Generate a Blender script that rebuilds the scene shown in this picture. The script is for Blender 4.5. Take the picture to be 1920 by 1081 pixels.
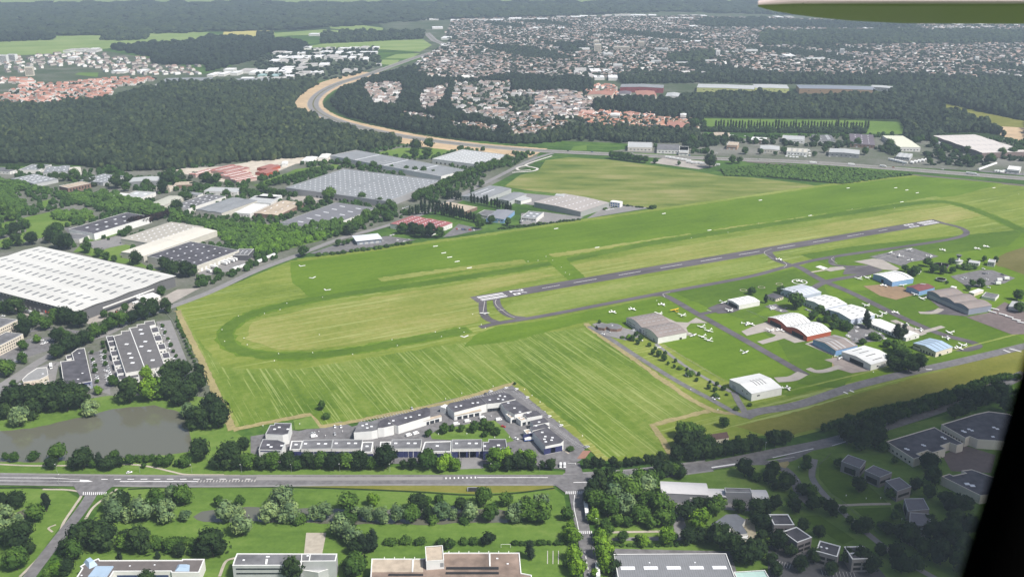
import bpy, math, random
import numpy as np
from math import radians, sin, cos, pi, atan2, hypot
from mathutils import Vector
for o in list(bpy.data.objects):
 bpy.data.objects.remove(o)
SC = bpy.context.scene
COL = SC.collection
random.seed(7)
RNG = np.random.default_rng(11)
# ------------------------------------------------------------------ camera, sky, sun, exposure
F, CX, CY, HC, TILT = 1844.0, 960.0, 540.5, 385.0, radians(19.28)
cam = bpy.data.objects.new("camera", bpy.data.cameras.new("camera"))
COL.objects.link(cam)
cam.location = (0, 0, HC)
cam.rotation_euler = (pi / 2 - TILT, 0, 0)
cam.data.sensor_width = 36
cam.data.lens = 36 * F / 1920
cam.data.clip_start = 0.05
cam.data.clip_end = 80000
SC.camera = cam
cam.data.dof.use_dof = True                       # a small real aperture: the post beside the seat is out of focus
cam.data.dof.focus_distance = 1200
cam.data.dof.aperture_fstop = 4.0
HAZE = 9e-5
CLX, CLY = 125, 170  # spread of the unseen shade mass added over the lower right
SUN_EL, SUN_AZ = radians(52), radians(128)      # azimuth clockwise from +Y: behind and right of the camera
w = bpy.data.worlds.new("World")
SC.world = w
w.use_nodes = True
nt = w.node_tree
sky = nt.nodes.new("ShaderNodeTexSky")
sky.sky_type = 'NISHITA'
sky.sun_disc = False
sky.sun_elevation = SUN_EL
sky.sun_rotation = SUN_AZ
sky.air_density = 1.0
sky.dust_density = 2.5
sky.ozone_density = 1.0
bg = nt.nodes["Background"]
bg.inputs[1].default_value = 0.07
nt.links.new(sky.outputs[0], bg.inputs[0])
sl = bpy.data.lights.new("sun", 'SUN')
sl.energy = 4.0
sl.angle = radians(6)
sl.color = (1.0, 0.96, 0.9)
sun = bpy.data.objects.new("sun", sl)
COL.objects.link(sun)
sd = Vector((sin(SUN_AZ) * cos(SUN_EL), cos(SUN_AZ) * cos(SUN_EL), sin(SUN_EL)))
sun.rotation_euler = sd.to_track_quat('Z', 'Y').to_euler()
sun.location = (0, 0, 900)
SC.view_settings.view_transform = 'Standard'
SC.view_settings.look = 'None'
SC.view_settings.gamma = 1
SC.view_settings.exposure = 0.66
SC.cycles.use_denoising = True
SC.cycles.max_bounces = 4
SC.cycles.diffuse_bounces = 2
SC.cycles.glossy_bounces = 2
SC.cycles.volume_bounces = 0
SC.cycles.transparent_max_bounces = 8
# ------------------------------------------------------------------ picture point -> point of the ground (or of a level above it)
ST, CT = sin(TILT), cos(TILT)
TILES = {k + 1: (480 * (k % 4), (0, 270, 540, 811)[k // 4], 4.0) for k in range(16)}
TILES.update(A=(480, 715, 6), B=(800, 715, 6), C=(1080, 500, 6), D=(1400, 520, 6), E=(1600, 460, 6), F=(1600, 600, 6),
   G=(1380, 400, 6), H=(840, 500, 8), I=(100, 1000, 6), J=(400, 990, 6), K=(680, 1000, 5.647), L=(1600, 760, 6),
   M=(0, 560, 4.914), N=(1140, 840, 6), O=(1280, 190, 6), R=(1600, 190, 6), P=(0, 0, 1))
def P(px, py, z=0.0):
 u = (px - CX) / F
 v = (CY - py) / F
 k = (HC - z) / (ST - v * CT)
 return Vector((u * k, (CT + v * ST) * k))
def Q(t, *c):
 ox, oy, s = TILES[t]
 return [(ox + c[i] / s, oy + c[i + 1] / s) for i in range(0, len(c), 2)]
def mpp(px, py):                                  # metres per picture pixel at a ground point
 v = (CY - py) / F
 return HC / (ST - v * CT) / F * math.sqrt(1 + v * v) * 1.0
# ------------------------------------------------------------------ objects
def mk(name, verts, faces, mats, fm=None, parent=None, smooth=False):
 me = bpy.data.meshes.new(name)
 me.from_pydata([tuple(v) for v in verts], [], faces)
 for m in (mats if isinstance(mats, (list, tuple)) else [mats]):
  me.materials.append(m)
 if fm is not None:
  me.polygons.foreach_set("material_index", fm)
 if smooth:
  me.polygons.foreach_set("use_smooth", [True] * len(faces))
 me.update()
 return link(name, me, parent)
def link(name, me, parent=None):
 o = bpy.data.objects.new(name, me)
 COL.objects.link(o)
 if parent is not None:
  o.parent = parent
 return o
def tag(o, label=None, cat=None, group=None, kind=None):
 if label: o["label"] = label
 if cat: o["category"] = cat
 if group: o["group"] = group
 if kind: o["kind"] = kind
 return o
def thing(name, label, cat, loc, rz=0.0, group=None):
 o = bpy.data.objects.new(name, None)
 COL.objects.link(o)
 o.empty_display_size = 1
 o.location = loc
 o.rotation_euler = (0, 0, rz)
 return tag(o, label, cat, group)
class MB:
 """collects shapes, builds ONE mesh object"""
 def __init__(s):
  s.v, s.f, s.m = [], [], []
 def add(s, v, f, m=0):
  n = len(s.v)
  s.v += [tuple(x) for x in v]
  s.f += [tuple(i + n for i in q) for q in f]
  s.m += [m] * len(f)
  return s
 def box(s, x0, x1, y0, y1, z0, z1, m=0):
  return s.add([(x0, y0, z0), (x1, y0, z0), (x1, y1, z0), (x0, y1, z0), (x0, y0, z1), (x1, y0, z1), (x1, y1, z1), (x0, y1, z1)],
     [(3, 2, 1, 0), (4, 5, 6, 7), (0, 1, 5, 4), (1, 2, 6, 5), (2, 3, 7, 6), (3, 0, 4, 7)], m)
 def loft(s, rings, m=0, caps=True):
  n = len(rings[0])
  v = [p for r in rings for p in r]
  f = [(i * n + j, i * n + (j + 1) % n, (i + 1) * n + (j + 1) % n, (i + 1) * n + j) for i in range(len(rings) - 1) for j in range(n)]
  if caps:
   f += [tuple(range(n - 1, -1, -1)), tuple(range((len(rings) - 1) * n, len(rings) * n))]
  return s.add(v, f, m)
 def tube(s, pts, rad, n=8, m=0):
  """round section along a list of points; rad a number or one per point"""
  pts = [Vector(p) for p in pts]
  rr = rad if isinstance(rad, (list, tuple)) else [rad] * len(pts)
  rings = []
  for i, p in enumerate(pts):
   d = (pts[min(i + 1, len(pts) - 1)] - pts[max(i - 1, 0)]).normalized()
   a = d.cross(Vector((0, 0, 1)))
   a = Vector((1, 0, 0)) if a.length < 1e-3 else a.normalized()
   b = d.cross(a)
   rings.append([p + a * (rr[i] * cos(2 * pi * k / n)) + b * (rr[i] * sin(2 * pi * k / n)) for k in range(n)])
  return s.loft(rings, m)
 def prism(s, pts, z0, z1, m=0, mtop=None):
  n = len(pts)
  area = sum(pts[i][0] * pts[(i + 1) % n][1] - pts[(i + 1) % n][0] * pts[i][1] for i in range(n))
  if area < 0: pts = pts[::-1]
  v = [(p[0], p[1], z0) for p in pts] + [(p[0], p[1], z1) for p in pts]
  k = len(s.v)
  s.v += v
  s.f += [tuple(k + i for i in range(n - 1, -1, -1))] + [(k + i, k + (i + 1) % n, k + n + (i + 1) % n, k + n + i) for i in range(n)] + [tuple(k + n + i for i in range(n))]
  s.m += [m] * (n + 1) + [m if mtop is None else mtop]
  return s
 def mesh(s, name, mats, smooth=False):
  me = bpy.data.meshes.new(name)
  me.from_pydata(s.v, [], s.f)
  for m in (mats if isinstance(mats, (list, tuple)) else [mats]):
   me.materials.append(m)
  me.polygons.foreach_set("material_index", s.m)
  if smooth: me.polygons.foreach_set("use_smooth", [True] * len(s.f))
  me.update()
  return me
 def build(s, name, mats, parent=None, smooth=False):
  return link(name, s.mesh(name, mats, smooth), parent)
# ------------------------------------------------------------------ materials
MATS = {}
def lin(c):
 return tuple(x / 12.92 if x <= 0.04045 else ((x + 0.055) / 1.055) ** 2.4 for x in c)
class NT:
 def __init__(s, name):
  s.mat = bpy.data.materials.new(name)
  s.mat.use_nodes = True
  s.t = s.mat.node_tree
  s.b = s.t.nodes["Principled BSDF"]
  s.tc = None
 def n(s, kind, **k):
  x = s.t.nodes.new(kind)
  for a, b in k.items(): setattr(x, a, b)
  return x
 def l(s, a, b):
  s.t.links.new(a, b)
 def coords(s):
  if s.tc is None: s.tc = s.n("ShaderNodeTexCoord")
  return s.tc.outputs["Object"]
 def noise(s, scale, detail=3, stretch=1.0, rot=0.0, rough=0.55, off=0.0):
  mp = s.n("ShaderNodeMapping", vector_type='TEXTURE')
  mp.inputs["Rotation"].default_value = (0, 0, rot)
  mp.inputs["Location"].default_value = (off, off * 1.7, 0)
  mp.inputs["Scale"].default_value = (stretch, 1, 1)
  s.l(s.coords(), mp.inputs[0])
  nz = s.n("ShaderNodeTexNoise")
  nz.inputs["Scale"].default_value = scale
  nz.inputs["Detail"].default_value = detail
  nz.inputs["Roughness"].default_value = rough
  s.l(mp.outputs[0], nz.inputs["Vector"])
  return nz.outputs["Fac"]
 def math(s, op, a, b=0.5, c=None):
  m = s.n("ShaderNodeMath", operation=op)
  for i, x in enumerate((a, b) if c is None else (a, b, c)):
   if hasattr(x, "is_output"): s.l(x, m.inputs[i])
   else: m.inputs[i].default_value = x
  return m.outputs[0]
 def ramp(s, fac, stops):
  r = s.n("ShaderNodeValToRGB")
  e = r.color_ramp.elements
  while len(e) < len(stops): e.new(0.5)
  for i, (p, c) in enumerate(stops):
   e[i].position = p
   e[i].color = (*c, 1)
  s.l(fac, r.inputs[0])
  return r.outputs[0]
 def mix(s, fac, a, b, mode='MIX'):
  m = s.n("ShaderNodeMix", data_type='RGBA', blend_type=mode)
  for x, i in ((fac, 0), (a, 6), (b, 7)):
   if hasattr(x, "is_output"): s.l(x, m.inputs[i])
   else: m.inputs[i].default_value = x if i == 0 else (*x, 1)
  return m.outputs[2]
def sat(c, k):
 return tuple(min(1, x * k) for x in c)
def mat(name, c, rough=0.8, var=0.25, scale=0.3, metal=0.0, big=0.02, rnd=0.0, stretch=1.0, rot=0.0, spec=0.3, lines=None):
 """plain surface: its colour broken by a fine and a broad noise; lines=(spacing m, angle, strength) adds sheet or plank joints"""
 if name in MATS: return MATS[name]
 t = NT(name)
 n1 = t.noise(scale, 5, stretch, rot)
 n2 = t.noise(big, 3, off=31)
 f = t.math('MULTIPLY_ADD', n1, 0.6, t.math('MULTIPLY', n2, 0.4))
 col = t.ramp(f, [(0.3, sat(c, 1 - var)), (0.52, c), (0.72, sat(c, 1 + var * 0.8))])
 if lines:
  mp = t.n("ShaderNodeMapping")
  mp.inputs["Rotation"].default_value = (0, 0, lines[1])
  t.l(t.coords(), mp.inputs[0])
  wv = t.n("ShaderNodeTexWave", wave_type='BANDS', bands_direction='X', wave_profile='SIN')
  wv.inputs["Scale"].default_value = 0.314159 / lines[0]
  t.l(mp.outputs[0], wv.inputs[0])
  g = t.ramp(wv.outputs["Fac"], [(0.0, (1 - lines[2],) * 3), (0.25, (1, 1, 1))])
  col = t.mix(1.0, col, g, 'MULTIPLY')
 if rnd:
  oi = t.n("ShaderNodeObjectInfo")
  col = t.mix(1.0, col, t.ramp(oi.outputs["Random"], [(0, (1 - rnd, 1 - rnd, 1 - rnd)), (1, (1 + rnd, 1 + rnd * 0.9, 1 + rnd * 0.6))]), 'MULTIPLY')
 t.l(col, t.b.inputs["Base Color"])
 t.b.inputs["Roughness"].default_value = rough
 t.b.inputs["Metallic"].default_value = metal
 t.b.inputs["Specular IOR Level"].default_value = spec
 MATS[name] = t.mat
 return t.mat
def grass(name, lo, mid, hi, rot=0.0, stretch=10.0, across=0.12, mixw=(0.24, 0.42, 0.34), streak=None, lo_p=0.38, hi_p=0.62):
 """turf: long mowing streaks, broad patches, fine tufts; streak=(angle, spacing 1/m, threshold, colour) adds lines of cut hay"""
 if name in MATS: return MATS[name]
 t = NT(name)
 a = t.noise(across, 4, stretch, rot)
 b = t.noise(0.011, 4, 1.6, rot, off=90)
 c = t.noise(0.16, 6, 1.0, 0, rough=0.75)
 f = t.math('MULTIPLY_ADD', a, mixw[0], t.math('MULTIPLY_ADD', b, mixw[1], t.math('MULTIPLY', c, mixw[2])))
 col = t.ramp(f, [(lo_p, lo), (0.5 * (lo_p + hi_p), mid), (hi_p, hi)])
 if streak:
  s1 = t.noise(streak[1], 2, 70, streak[0], off=13)
  s2 = t.noise(0.02, 2, 2, streak[0], off=55)
  s3 = t.noise(0.35, 3, 6, streak[0], off=5)
  k = t.math('MULTIPLY_ADD', s1, 0.8, t.math('MULTIPLY_ADD', s2, 0.12, t.math('MULTIPLY', s3, 0.16)))
  m = t.ramp(k, [(streak[2], (0, 0, 0)), (streak[2] + 0.03, (1, 1, 1))])
  col = t.mix(t.math('MULTIPLY', m, 0.42), col, streak[3])
 t.l(col, t.b.inputs["Base Color"])
 t.b.inputs["Roughness"].default_value = 0.95
 t.b.inputs["Specular IOR Level"].default_value = 0.1
 MATS[name] = t.mat
 return t.mat
def leaf(name, lo, mid, hi, rnd=0.42, scale=0.6):
 if name in MATS: return MATS[name]
 t = NT(name)
 n1 = t.noise(scale, 4)
 col = t.ramp(n1, [(0.32, lo), (0.5, mid), (0.7, hi)])
 oi = t.n("ShaderNodeObjectInfo")
 col = t.mix(1.0, col, t.ramp(oi.outputs["Random"], [(0, (1 - rnd, 1 - rnd * .8, 1 - rnd)), (1, (1 + rnd, 1 + rnd * .8, 1 + rnd * .3))]), 'MULTIPLY')
 at = t.n("ShaderNodeAttribute", attribute_name="tint")
 col = t.mix(1.0, col, t.ramp(at.outputs["Fac"], [(0, (1, 1, 1)), (0.01, (0.55, 0.6, 0.62)), (0.5, (0.95, 0.95, 0.9)), (1, (1.5, 1.35, 1.0))]), 'MULTIPLY')
 t.l(col, t.b.inputs["Base Color"])
 t.b.inputs["Roughness"].default_value = 0.85
 t.b.inputs["Specular IOR Level"].default_value = 0.15
 MATS[name] = t.mat
 return t.mat
d0, d1 = P(893, 561.6), P(1762, 414.3)
RW = (d1 - d0).normalized()                       # runway direction
RWN = Vector((-RW.y, RW.x))                       # across it, away from the camera's left
RA = atan2(RW.y, RW.x)
white = mat("white_sheet", (0.7, 0.7, 0.68), 0.5, 0.1, 0.2)
ribbed = mat("white_ribbed_roof", (0.58, 0.575, 0.545), 0.6, 0.16, 0.06, stretch=8, lines=(4.2, 0, 0.22))
cream = mat("cream_render", (0.62, 0.56, 0.46), 0.85, 0.1, 0.2)
offwhite = mat("off_white_wall", (0.66, 0.65, 0.62), 0.8, 0.12, 0.25)
beige = mat("beige_sheet", (0.5, 0.48, 0.42), 0.7, 0.14, 0.15)
palegrey = mat("pale_grey_sheet", (0.42, 0.43, 0.43), 0.6, 0.14, 0.2)
midgrey = mat("mid_grey_sheet", (0.24, 0.25, 0.26), 0.6, 0.2, 0.15)
grey = mat("grey_felt", (0.15, 0.15, 0.158), 0.9, 0.5, 0.14, big=0.06)
darkroof = mat("dark_felt", (0.083, 0.08, 0.092), 0.9, 0.6, 0.14, big=0.06)
tanroof = mat("tan_gravel_roof", (0.43, 0.36, 0.28), 0.95, 0.35, 0.2)
redroof = mat("rust_gravel_roof", (0.235, 0.175, 0.14), 0.95, 0.6, 0.1)
pinkred = mat("faded_red_sheet", (0.32, 0.12, 0.12), 0.7, 0.25, 0.2)
orange = mat("brick_red_paint", (0.36, 0.085, 0.045), 0.7, 0.15, 0.3)
bluewall = mat("light_blue_sheet", (0.2, 0.34, 0.55), 0.6, 0.12, 0.3)
blueroof = mat("pale_blue_roof", (0.33, 0.43, 0.54), 0.5, 0.12, 0.2)
navy = mat("navy_blue_panel", (0.035, 0.04, 0.12), 0.6, 0.3, 0.3)
brown = mat("brown_brick", (0.2, 0.13, 0.1), 0.9, 0.25, 0.4)
fibro = mat("weathered_fibre_cement", (0.24, 0.205, 0.19), 0.95, 0.25, 0.12, stretch=4)
glass = mat("window_glass", (0.03, 0.035, 0.045), 0.12, 0.4, 0.5, spec=0.6)
dome = mat("skylight_white", (0.75, 0.76, 0.78), 0.35, 0.08)
dimsky = mat("skylight_grey", (0.3, 0.31, 0.32), 0.4, 0.1)
dark = mat("painted_dark_panel", (0.02, 0.02, 0.022), 0.9, 0.3)  # near-black paints the unlit inside of openings; also plain dark panels
seam = mat("roof_seam", (0.12, 0.12, 0.12), 0.8, 0.2)
limegreen = mat("yellow_green_sheet", (0.5, 0.52, 0.2), 0.7, 0.12)
mint = mat("mint_sheet", (0.4, 0.55, 0.5), 0.7, 0.12)
olivewall = mat("ochre_sheet", (0.3, 0.2, 0.12), 0.8, 0.15)
steel = mat("galvanised_steel", (0.4, 0.41, 0.42), 0.4, 0.15, metal=0.4)
asphalt = mat("asphalt", (0.15, 0.145, 0.148), 0.92, 0.42, 0.25, big=0.07)
tarmac = mat("runway_tarmac", (0.1, 0.09, 0.098), 0.92, 0.45, 0.12, stretch=12, rot=RA, big=0.03)
paleroad = mat("worn_road_asphalt", (0.21, 0.203, 0.2), 0.92, 0.2, 0.2, big=0.04)
concrete = mat("concrete_apron", (0.33, 0.3, 0.27), 0.9, 0.25, 0.1)
gravelm = mat("pale_gravel", (0.38, 0.34, 0.28), 0.95, 0.25, 0.3)
dirt = mat("dirt_track", (0.28, 0.24, 0.11), 0.98, 0.35, 0.3)
sand = mat("earthworks_sand", (0.46, 0.34, 0.21), 0.98, 0.3, 0.05, big=0.01)
paint = mat("white_road_paint", (0.68, 0.67, 0.67), 0.7, 0.2, 0.6)
oldpaint = mat("worn_road_paint", (0.42, 0.4, 0.38), 0.8, 0.25, 0.6)
plain = grass("meadow_base", (0.022, 0.05, 0.01), (0.045, 0.1, 0.014), (0.1, 0.17, 0.03), 0, 1.5, 0.05)
STRAW = (0.36, 0.4, 0.16)
CUT = RA + radians(90)
g_base = grass("airfield_turf", (0.09, 0.14, 0.013), (0.145, 0.195, 0.025), (0.22, 0.245, 0.055), RA, 9, 0.1, streak=(RA, 0.3, 0.63, STRAW))
g_green = grass("grass_runway_turf", (0.066, 0.122, 0.005), (0.092, 0.16, 0.008), (0.125, 0.195, 0.016), RA, 9, 0.1)
g_deep = grass("deep_green_turf", (0.05, 0.098, 0.006), (0.07, 0.127, 0.009), (0.1, 0.16, 0.016), RA, 6, 0.1)
g_dry = grass("dry_turf", (0.125, 0.175, 0.022), (0.2, 0.222, 0.048), (0.28, 0.265, 0.09), RA, 12, 0.16, streak=(RA, 0.35, 0.61, STRAW))
g_light = grass("light_turf", (0.11, 0.17, 0.02), (0.17, 0.22, 0.042), (0.25, 0.265, 0.085), RA, 10, 0.12)
g_cut = grass("cut_hay_field", (0.066, 0.122, 0.009), (0.118, 0.178, 0.021), (0.19, 0.23, 0.055), CUT, 10, 0.1, streak=(CUT, 0.6, 0.6, STRAW))
g_rough = grass("rough_meadow", (0.075, 0.12, 0.018), (0.15, 0.18, 0.04), (0.24, 0.23, 0.09), RA - 0.5, 4, 0.045, mixw=(0.5, 0.35, 0.15))
g_olive = grass("olive_meadow", (0.1, 0.115, 0.014), (0.145, 0.15, 0.025), (0.19, 0.185, 0.045), RA, 3, 0.05)
g_brown = grass("fallow_plot", (0.09, 0.09, 0.022), (0.12, 0.112, 0.035), (0.16, 0.14, 0.055), RA, 3, 0.05)
g_lawn = grass("park_lawn", (0.06, 0.115, 0.017), (0.1, 0.17, 0.028), (0.15, 0.215, 0.05), 0, 5, 0.1)
g_field = grass("far_crop", (0.13, 0.2, 0.05), (0.18, 0.25, 0.075), (0.24, 0.29, 0.11), 0.3, 8, 0.01)
g_yellow = grass("ripe_crop", (0.32, 0.3, 0.1), (0.42, 0.38, 0.13), (0.5, 0.42, 0.16), 0.3, 8, 0.01)
g_town = grass("town_gardens", (0.03, 0.055, 0.02), (0.065, 0.085, 0.045), (0.15, 0.15, 0.13), 0, 1.5, 0.02, mixw=(0.3, 0.3, 0.4))
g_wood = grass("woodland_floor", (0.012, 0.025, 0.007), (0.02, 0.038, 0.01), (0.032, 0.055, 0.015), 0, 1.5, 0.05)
g_yard = grass("trading_estate_ground", (0.06, 0.085, 0.035), (0.125, 0.13, 0.105), (0.2, 0.195, 0.18), 0, 1.5, 0.02)
l_dark = leaf("leaves_dark", (0.006, 0.014, 0.006), (0.019, 0.04, 0.013), (0.051, 0.093, 0.022))
l_mid = leaf("leaves_green", (0.019, 0.045, 0.010), (0.048, 0.099, 0.019), (0.096, 0.176, 0.032))
l_lime = leaf("leaves_lime", (0.045, 0.098, 0.009), (0.098, 0.188, 0.018), (0.165, 0.285, 0.038))
l_will = leaf("leaves_willow", (0.053, 0.088, 0.044), (0.116, 0.179, 0.095), (0.210, 0.294, 0.158))
l_pop = leaf("leaves_poplar", (0.007, 0.017, 0.008), (0.017, 0.036, 0.016), (0.036, 0.060, 0.024))
l_con = leaf("needles_dark", (0.007, 0.014, 0.009), (0.016, 0.031, 0.018), (0.031, 0.055, 0.033))
l_purp = leaf("leaves_purple", (0.01, 0.006, 0.008), (0.02, 0.012, 0.016), (0.04, 0.025, 0.03))
l_wood = leaf("forest_leaves", (0.005, 0.011, 0.007), (0.014, 0.026, 0.014), (0.04, 0.058, 0.028), scale=0.12)
bark = mat("bark", (0.07, 0.055, 0.04), 0.95, 0.4, 1.0)
# ------------------------------------------------------------------ ground sheets
def smooth_path(pts, n=6):
 if len(pts) < 3: return [Vector(p) for p in pts]
 q = [Vector(p) for p in pts]
 q = [2 * q[0] - q[1]] + q + [2 * q[-1] - q[-2]]
 out = []
 for i in range(1, len(q) - 2):
  for k in range(n):
   t = k / n
   a, b, c, d = q[i - 1], q[i], q[i + 1], q[i + 2]
   out.append(0.5 * ((2 * b) + (c - a) * t + (2 * a - 5 * b + 4 * c - d) * t * t + (3 * b - a - 3 * c + d) * t ** 3))
 out.append(q[-2])
 return out
def side_pts(path, off):
 out = []
 for i, p in enumerate(path):
  d = (path[min(i + 1, len(path) - 1)] - path[max(i - 1, 0)]).normalized()
  out.append(p + Vector((-d.y, d.x)) * off)
 return out
LAY, LCOUNT = 0.06, {}
def lz(layer):                                    # every sheet a little above the one before, so that no two lie in one plane
 LCOUNT[layer] = LCOUNT.get(layer, 0) + 1
 return LAY * layer + 0.0018 * LCOUNT[layer]
FOOT = []                                         # ground that is taken: yards, lawns, buildings
def sheet(name, px, m, layer, kind="structure", rough_edge=0.0):
 w_ = [P(*p) for p in px]
 if rough_edge:
  out = []
  for i, a in enumerate(w_):
   b = w_[(i + 1) % len(w_)]
   n = max(1, int((b - a).length / (rough_edge * 5)))
   for k in range(n):
    p = a.lerp(b, k / n)
    out.append(p + Vector((random.uniform(-1, 1), random.uniform(-1, 1))) * rough_edge)
  w_ = out
 if name in ('yard', 'lawn', 'pond', 'estate_road'): FOOT.append([tuple(p) for p in w_])
 z = lz(layer)
 o = mk(name, [(p.x, p.y, z) for p in w_], [tuple(range(len(w_)))], m)
 if o.data.polygons[0].normal.z < 0: o.data.flip_normals()
 return tag(o, kind=kind)
def ribbon(name, px, width, m, layer, kind="structure", off=0.0, curve=True, world=False, rag=0.0):
 pth = [Vector(p) for p in px] if world else [P(*p) for p in px]
 if curve: pth = smooth_path(pth)
 if rag:
  q = []
  for i in range(len(pth) - 1):
   k = max(1, int((pth[i + 1] - pth[i]).length / 4))
   q += [pth[i].lerp(pth[i + 1], j / k) for j in range(k)]
  pth = q + [pth[-1]]
 a, b = side_pts(pth, off + width / 2), side_pts(pth, off - width / 2)
 if rag: a, b = ([p + Vector((random.uniform(-1, 1), random.uniform(-1, 1))) * rag for p in e] for e in (a, b))
 n = len(pth)
 z = lz(layer)
 o = mk(name, [(p.x, p.y, z) for p in b + a], [(i, i + 1, n + i + 1, n + i) for i in range(n - 1)], m)
 return tag(o, kind=kind)
def dashes(name, px, width, m, layer, on, gap, off=0.0):
 pth = smooth_path([P(*p) for p in px], 10)
 if off: pth = side_pts(pth, off)
 b = MB()
 z = lz(layer)
 acc = 0.0
 for i in range(len(pth) - 1):
  a, c = pth[i], pth[i + 1]
  L = (c - a).length
  d = (c - a) / L
  nn = Vector((-d.y, d.x)) * width / 2
  s = -acc
  while s < L:
   e0, e1 = max(s, 0), min(s + on, L)
   if e1 - e0 > 0.2:
    p, q = a + d * e0, a + d * e1
    b.add([(*(p - nn), z), (*(q - nn), z), (*(q + nn), z), (*(p + nn), z)], [(0, 1, 2, 3)])
   s += on + gap
  acc = (acc + L) % (on + gap)
 return tag(b.build(name, m), kind="structure")
# ------------------------------------------------------------------ the ground and what lies flat on it
G0 = 29000
tag(mk("ground", [(-G0, -3000, 0), (G0, -3000, 0), (G0, G0, 0), (-G0, G0, 0)], [(0, 1, 2, 3)], plain), kind="structure")
# woods' floors and town ground, far to near
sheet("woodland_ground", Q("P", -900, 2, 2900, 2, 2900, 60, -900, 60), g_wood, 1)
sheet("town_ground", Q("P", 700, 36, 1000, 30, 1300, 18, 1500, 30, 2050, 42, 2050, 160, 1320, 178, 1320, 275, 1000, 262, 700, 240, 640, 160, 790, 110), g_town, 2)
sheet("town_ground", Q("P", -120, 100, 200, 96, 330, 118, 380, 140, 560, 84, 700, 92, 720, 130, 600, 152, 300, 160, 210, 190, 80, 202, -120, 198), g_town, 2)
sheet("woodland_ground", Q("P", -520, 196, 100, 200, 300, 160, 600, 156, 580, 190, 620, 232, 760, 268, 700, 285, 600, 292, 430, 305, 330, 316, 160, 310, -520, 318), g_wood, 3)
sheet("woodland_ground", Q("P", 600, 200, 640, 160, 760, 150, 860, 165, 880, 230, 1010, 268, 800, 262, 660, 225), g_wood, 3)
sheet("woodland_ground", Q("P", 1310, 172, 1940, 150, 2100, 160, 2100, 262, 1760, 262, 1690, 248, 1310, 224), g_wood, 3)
sheet("estate_ground", Q("P", -150, 330, 160, 312, 600, 296, 770, 270, 1010, 288, 1000, 306, 860, 380, 560, 480, 330, 570, 330, 600, 438, 800, 300, 900, -300, 880, -300, 420), g_yard, 3)
sheet("estate_ground", Q("P", 1140, 284, 1320, 262, 1700, 250, 1940, 262, 2060, 330, 1920, 326, 1400, 296), g_yard, 3)
# far fields
FLD = [(g_field, Q(1, -600, 330, 400, 302, 405, 272, 830, 262, 750, 300, 1090, 298, 1125, 240, 1540, 242, 1660, 265, 1920, 275, 1920, 300, 1560, 292, 1480, 320, 830, 362, 480, 402, -600, 445)),
 (g_yellow, Q(1, 1680, 236, 2050, 230, 2060, 252, 1925, 272, 1670, 265)),
 (g_field, Q(2, 0, 270, 130, 250, 500, 222, 750, 235, 750, 245, 500, 262, 250, 268, 150, 278)),
 (g_field, Q(2, 560, 215, 540, 178, 620, 168, 955, 210, 945, 250, 760, 232)),
 (g_field, Q(2, 190, 380, 500, 330, 1250, 295, 1320, 340, 1230, 390, 1000, 375, 730, 360, 430, 385)),
 (g_field, Q(2, 960, 440, 1050, 408, 1230, 400, 1160, 440)), (g_field, Q(2, 890, 480, 920, 447, 1080, 450, 1040, 490)),
 (g_field, Q(1, -900, -50, 3200, -50, 3000, 14, 1900, 25, 1000, 10, 400, 30, -900, 25)),
 (g_field, Q(1, -900, 75, 300, 68, 1000, 50, 1700, 48, 2000, 40, 1600, 36, 900, 40, -900, 62)),
 (g_field, Q(3, -400, -30, 3000, -30, 2600, 6, 1000, 8, 600, 14, 0, 25)),
 (g_field, Q(3, 1520, 170, 1680, 135, 1850, 140, 1820, 175)), (g_field, Q(4, 40, 290, 170, 285, 150, 300, 40, 312)),
 (g_lawn, Q(1, 560, 560, 590, 545, 740, 545, 730, 580)),
 (g_lawn, Q("P", 1313, 222, 1600, 226, 1690, 229, 1700, 252, 1600, 250, 1330, 243)),
 (g_olive, Q("R", 860, 20, 1080, 32, 1500, 135, 1960, 230, 1960, 300, 1600, 295, 1380, 250, 1000, 110)),
 (sand, Q("R", 1480, 280, 1700, 285, 1960, 300, 1960, 470, 1800, 445, 1560, 335)),
 (g_lawn, Q("R", 50, 650, 200, 575, 440, 600, 380, 690)), (g_lawn, Q(7, 460, 20, 560, 10, 560, 50, 440, 52))]
for m_, q_ in FLD: sheet("field", q_, m_, 4)
sheet("reservoir", Q(2, 90, 320, 200, 308, 345, 312, 330, 328, 140, 332), mat("bright_water", (0.5, 0.52, 0.55), 0.2, 0.1), 5)
for q_ in (Q(6, -20, 310, 300, 190, 600, 150, 650, 175, 300, 230, 60, 330), Q(6, 880, 70, 1080, 30, 1480, 25, 1500, 40, 1320, 110, 1080, 100),
  Q(5, 150, 560, 420, 500, 700, 520, 720, 560, 420, 640, 330, 700, 0, 780, -60, 740, 200, 660), Q(5, 760, 800, 930, 745, 1010, 760, 890, 830, 1200, 950, 1150, 950, 560, 810, 610, 755),
  Q(5, 640, 715, 900, 655, 890, 680, 690, 735), Q(5, 280, 440, 420, 400, 330, 480), Q(5, 0, 600, 120, 560, 140, 620, 0, 640), Q(6, 0, 620, 300, 640, 620, 680, 430, 740, 0, 850)):
 sheet("lawn", q_, g_lawn, 4, rough_edge=2)
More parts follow.
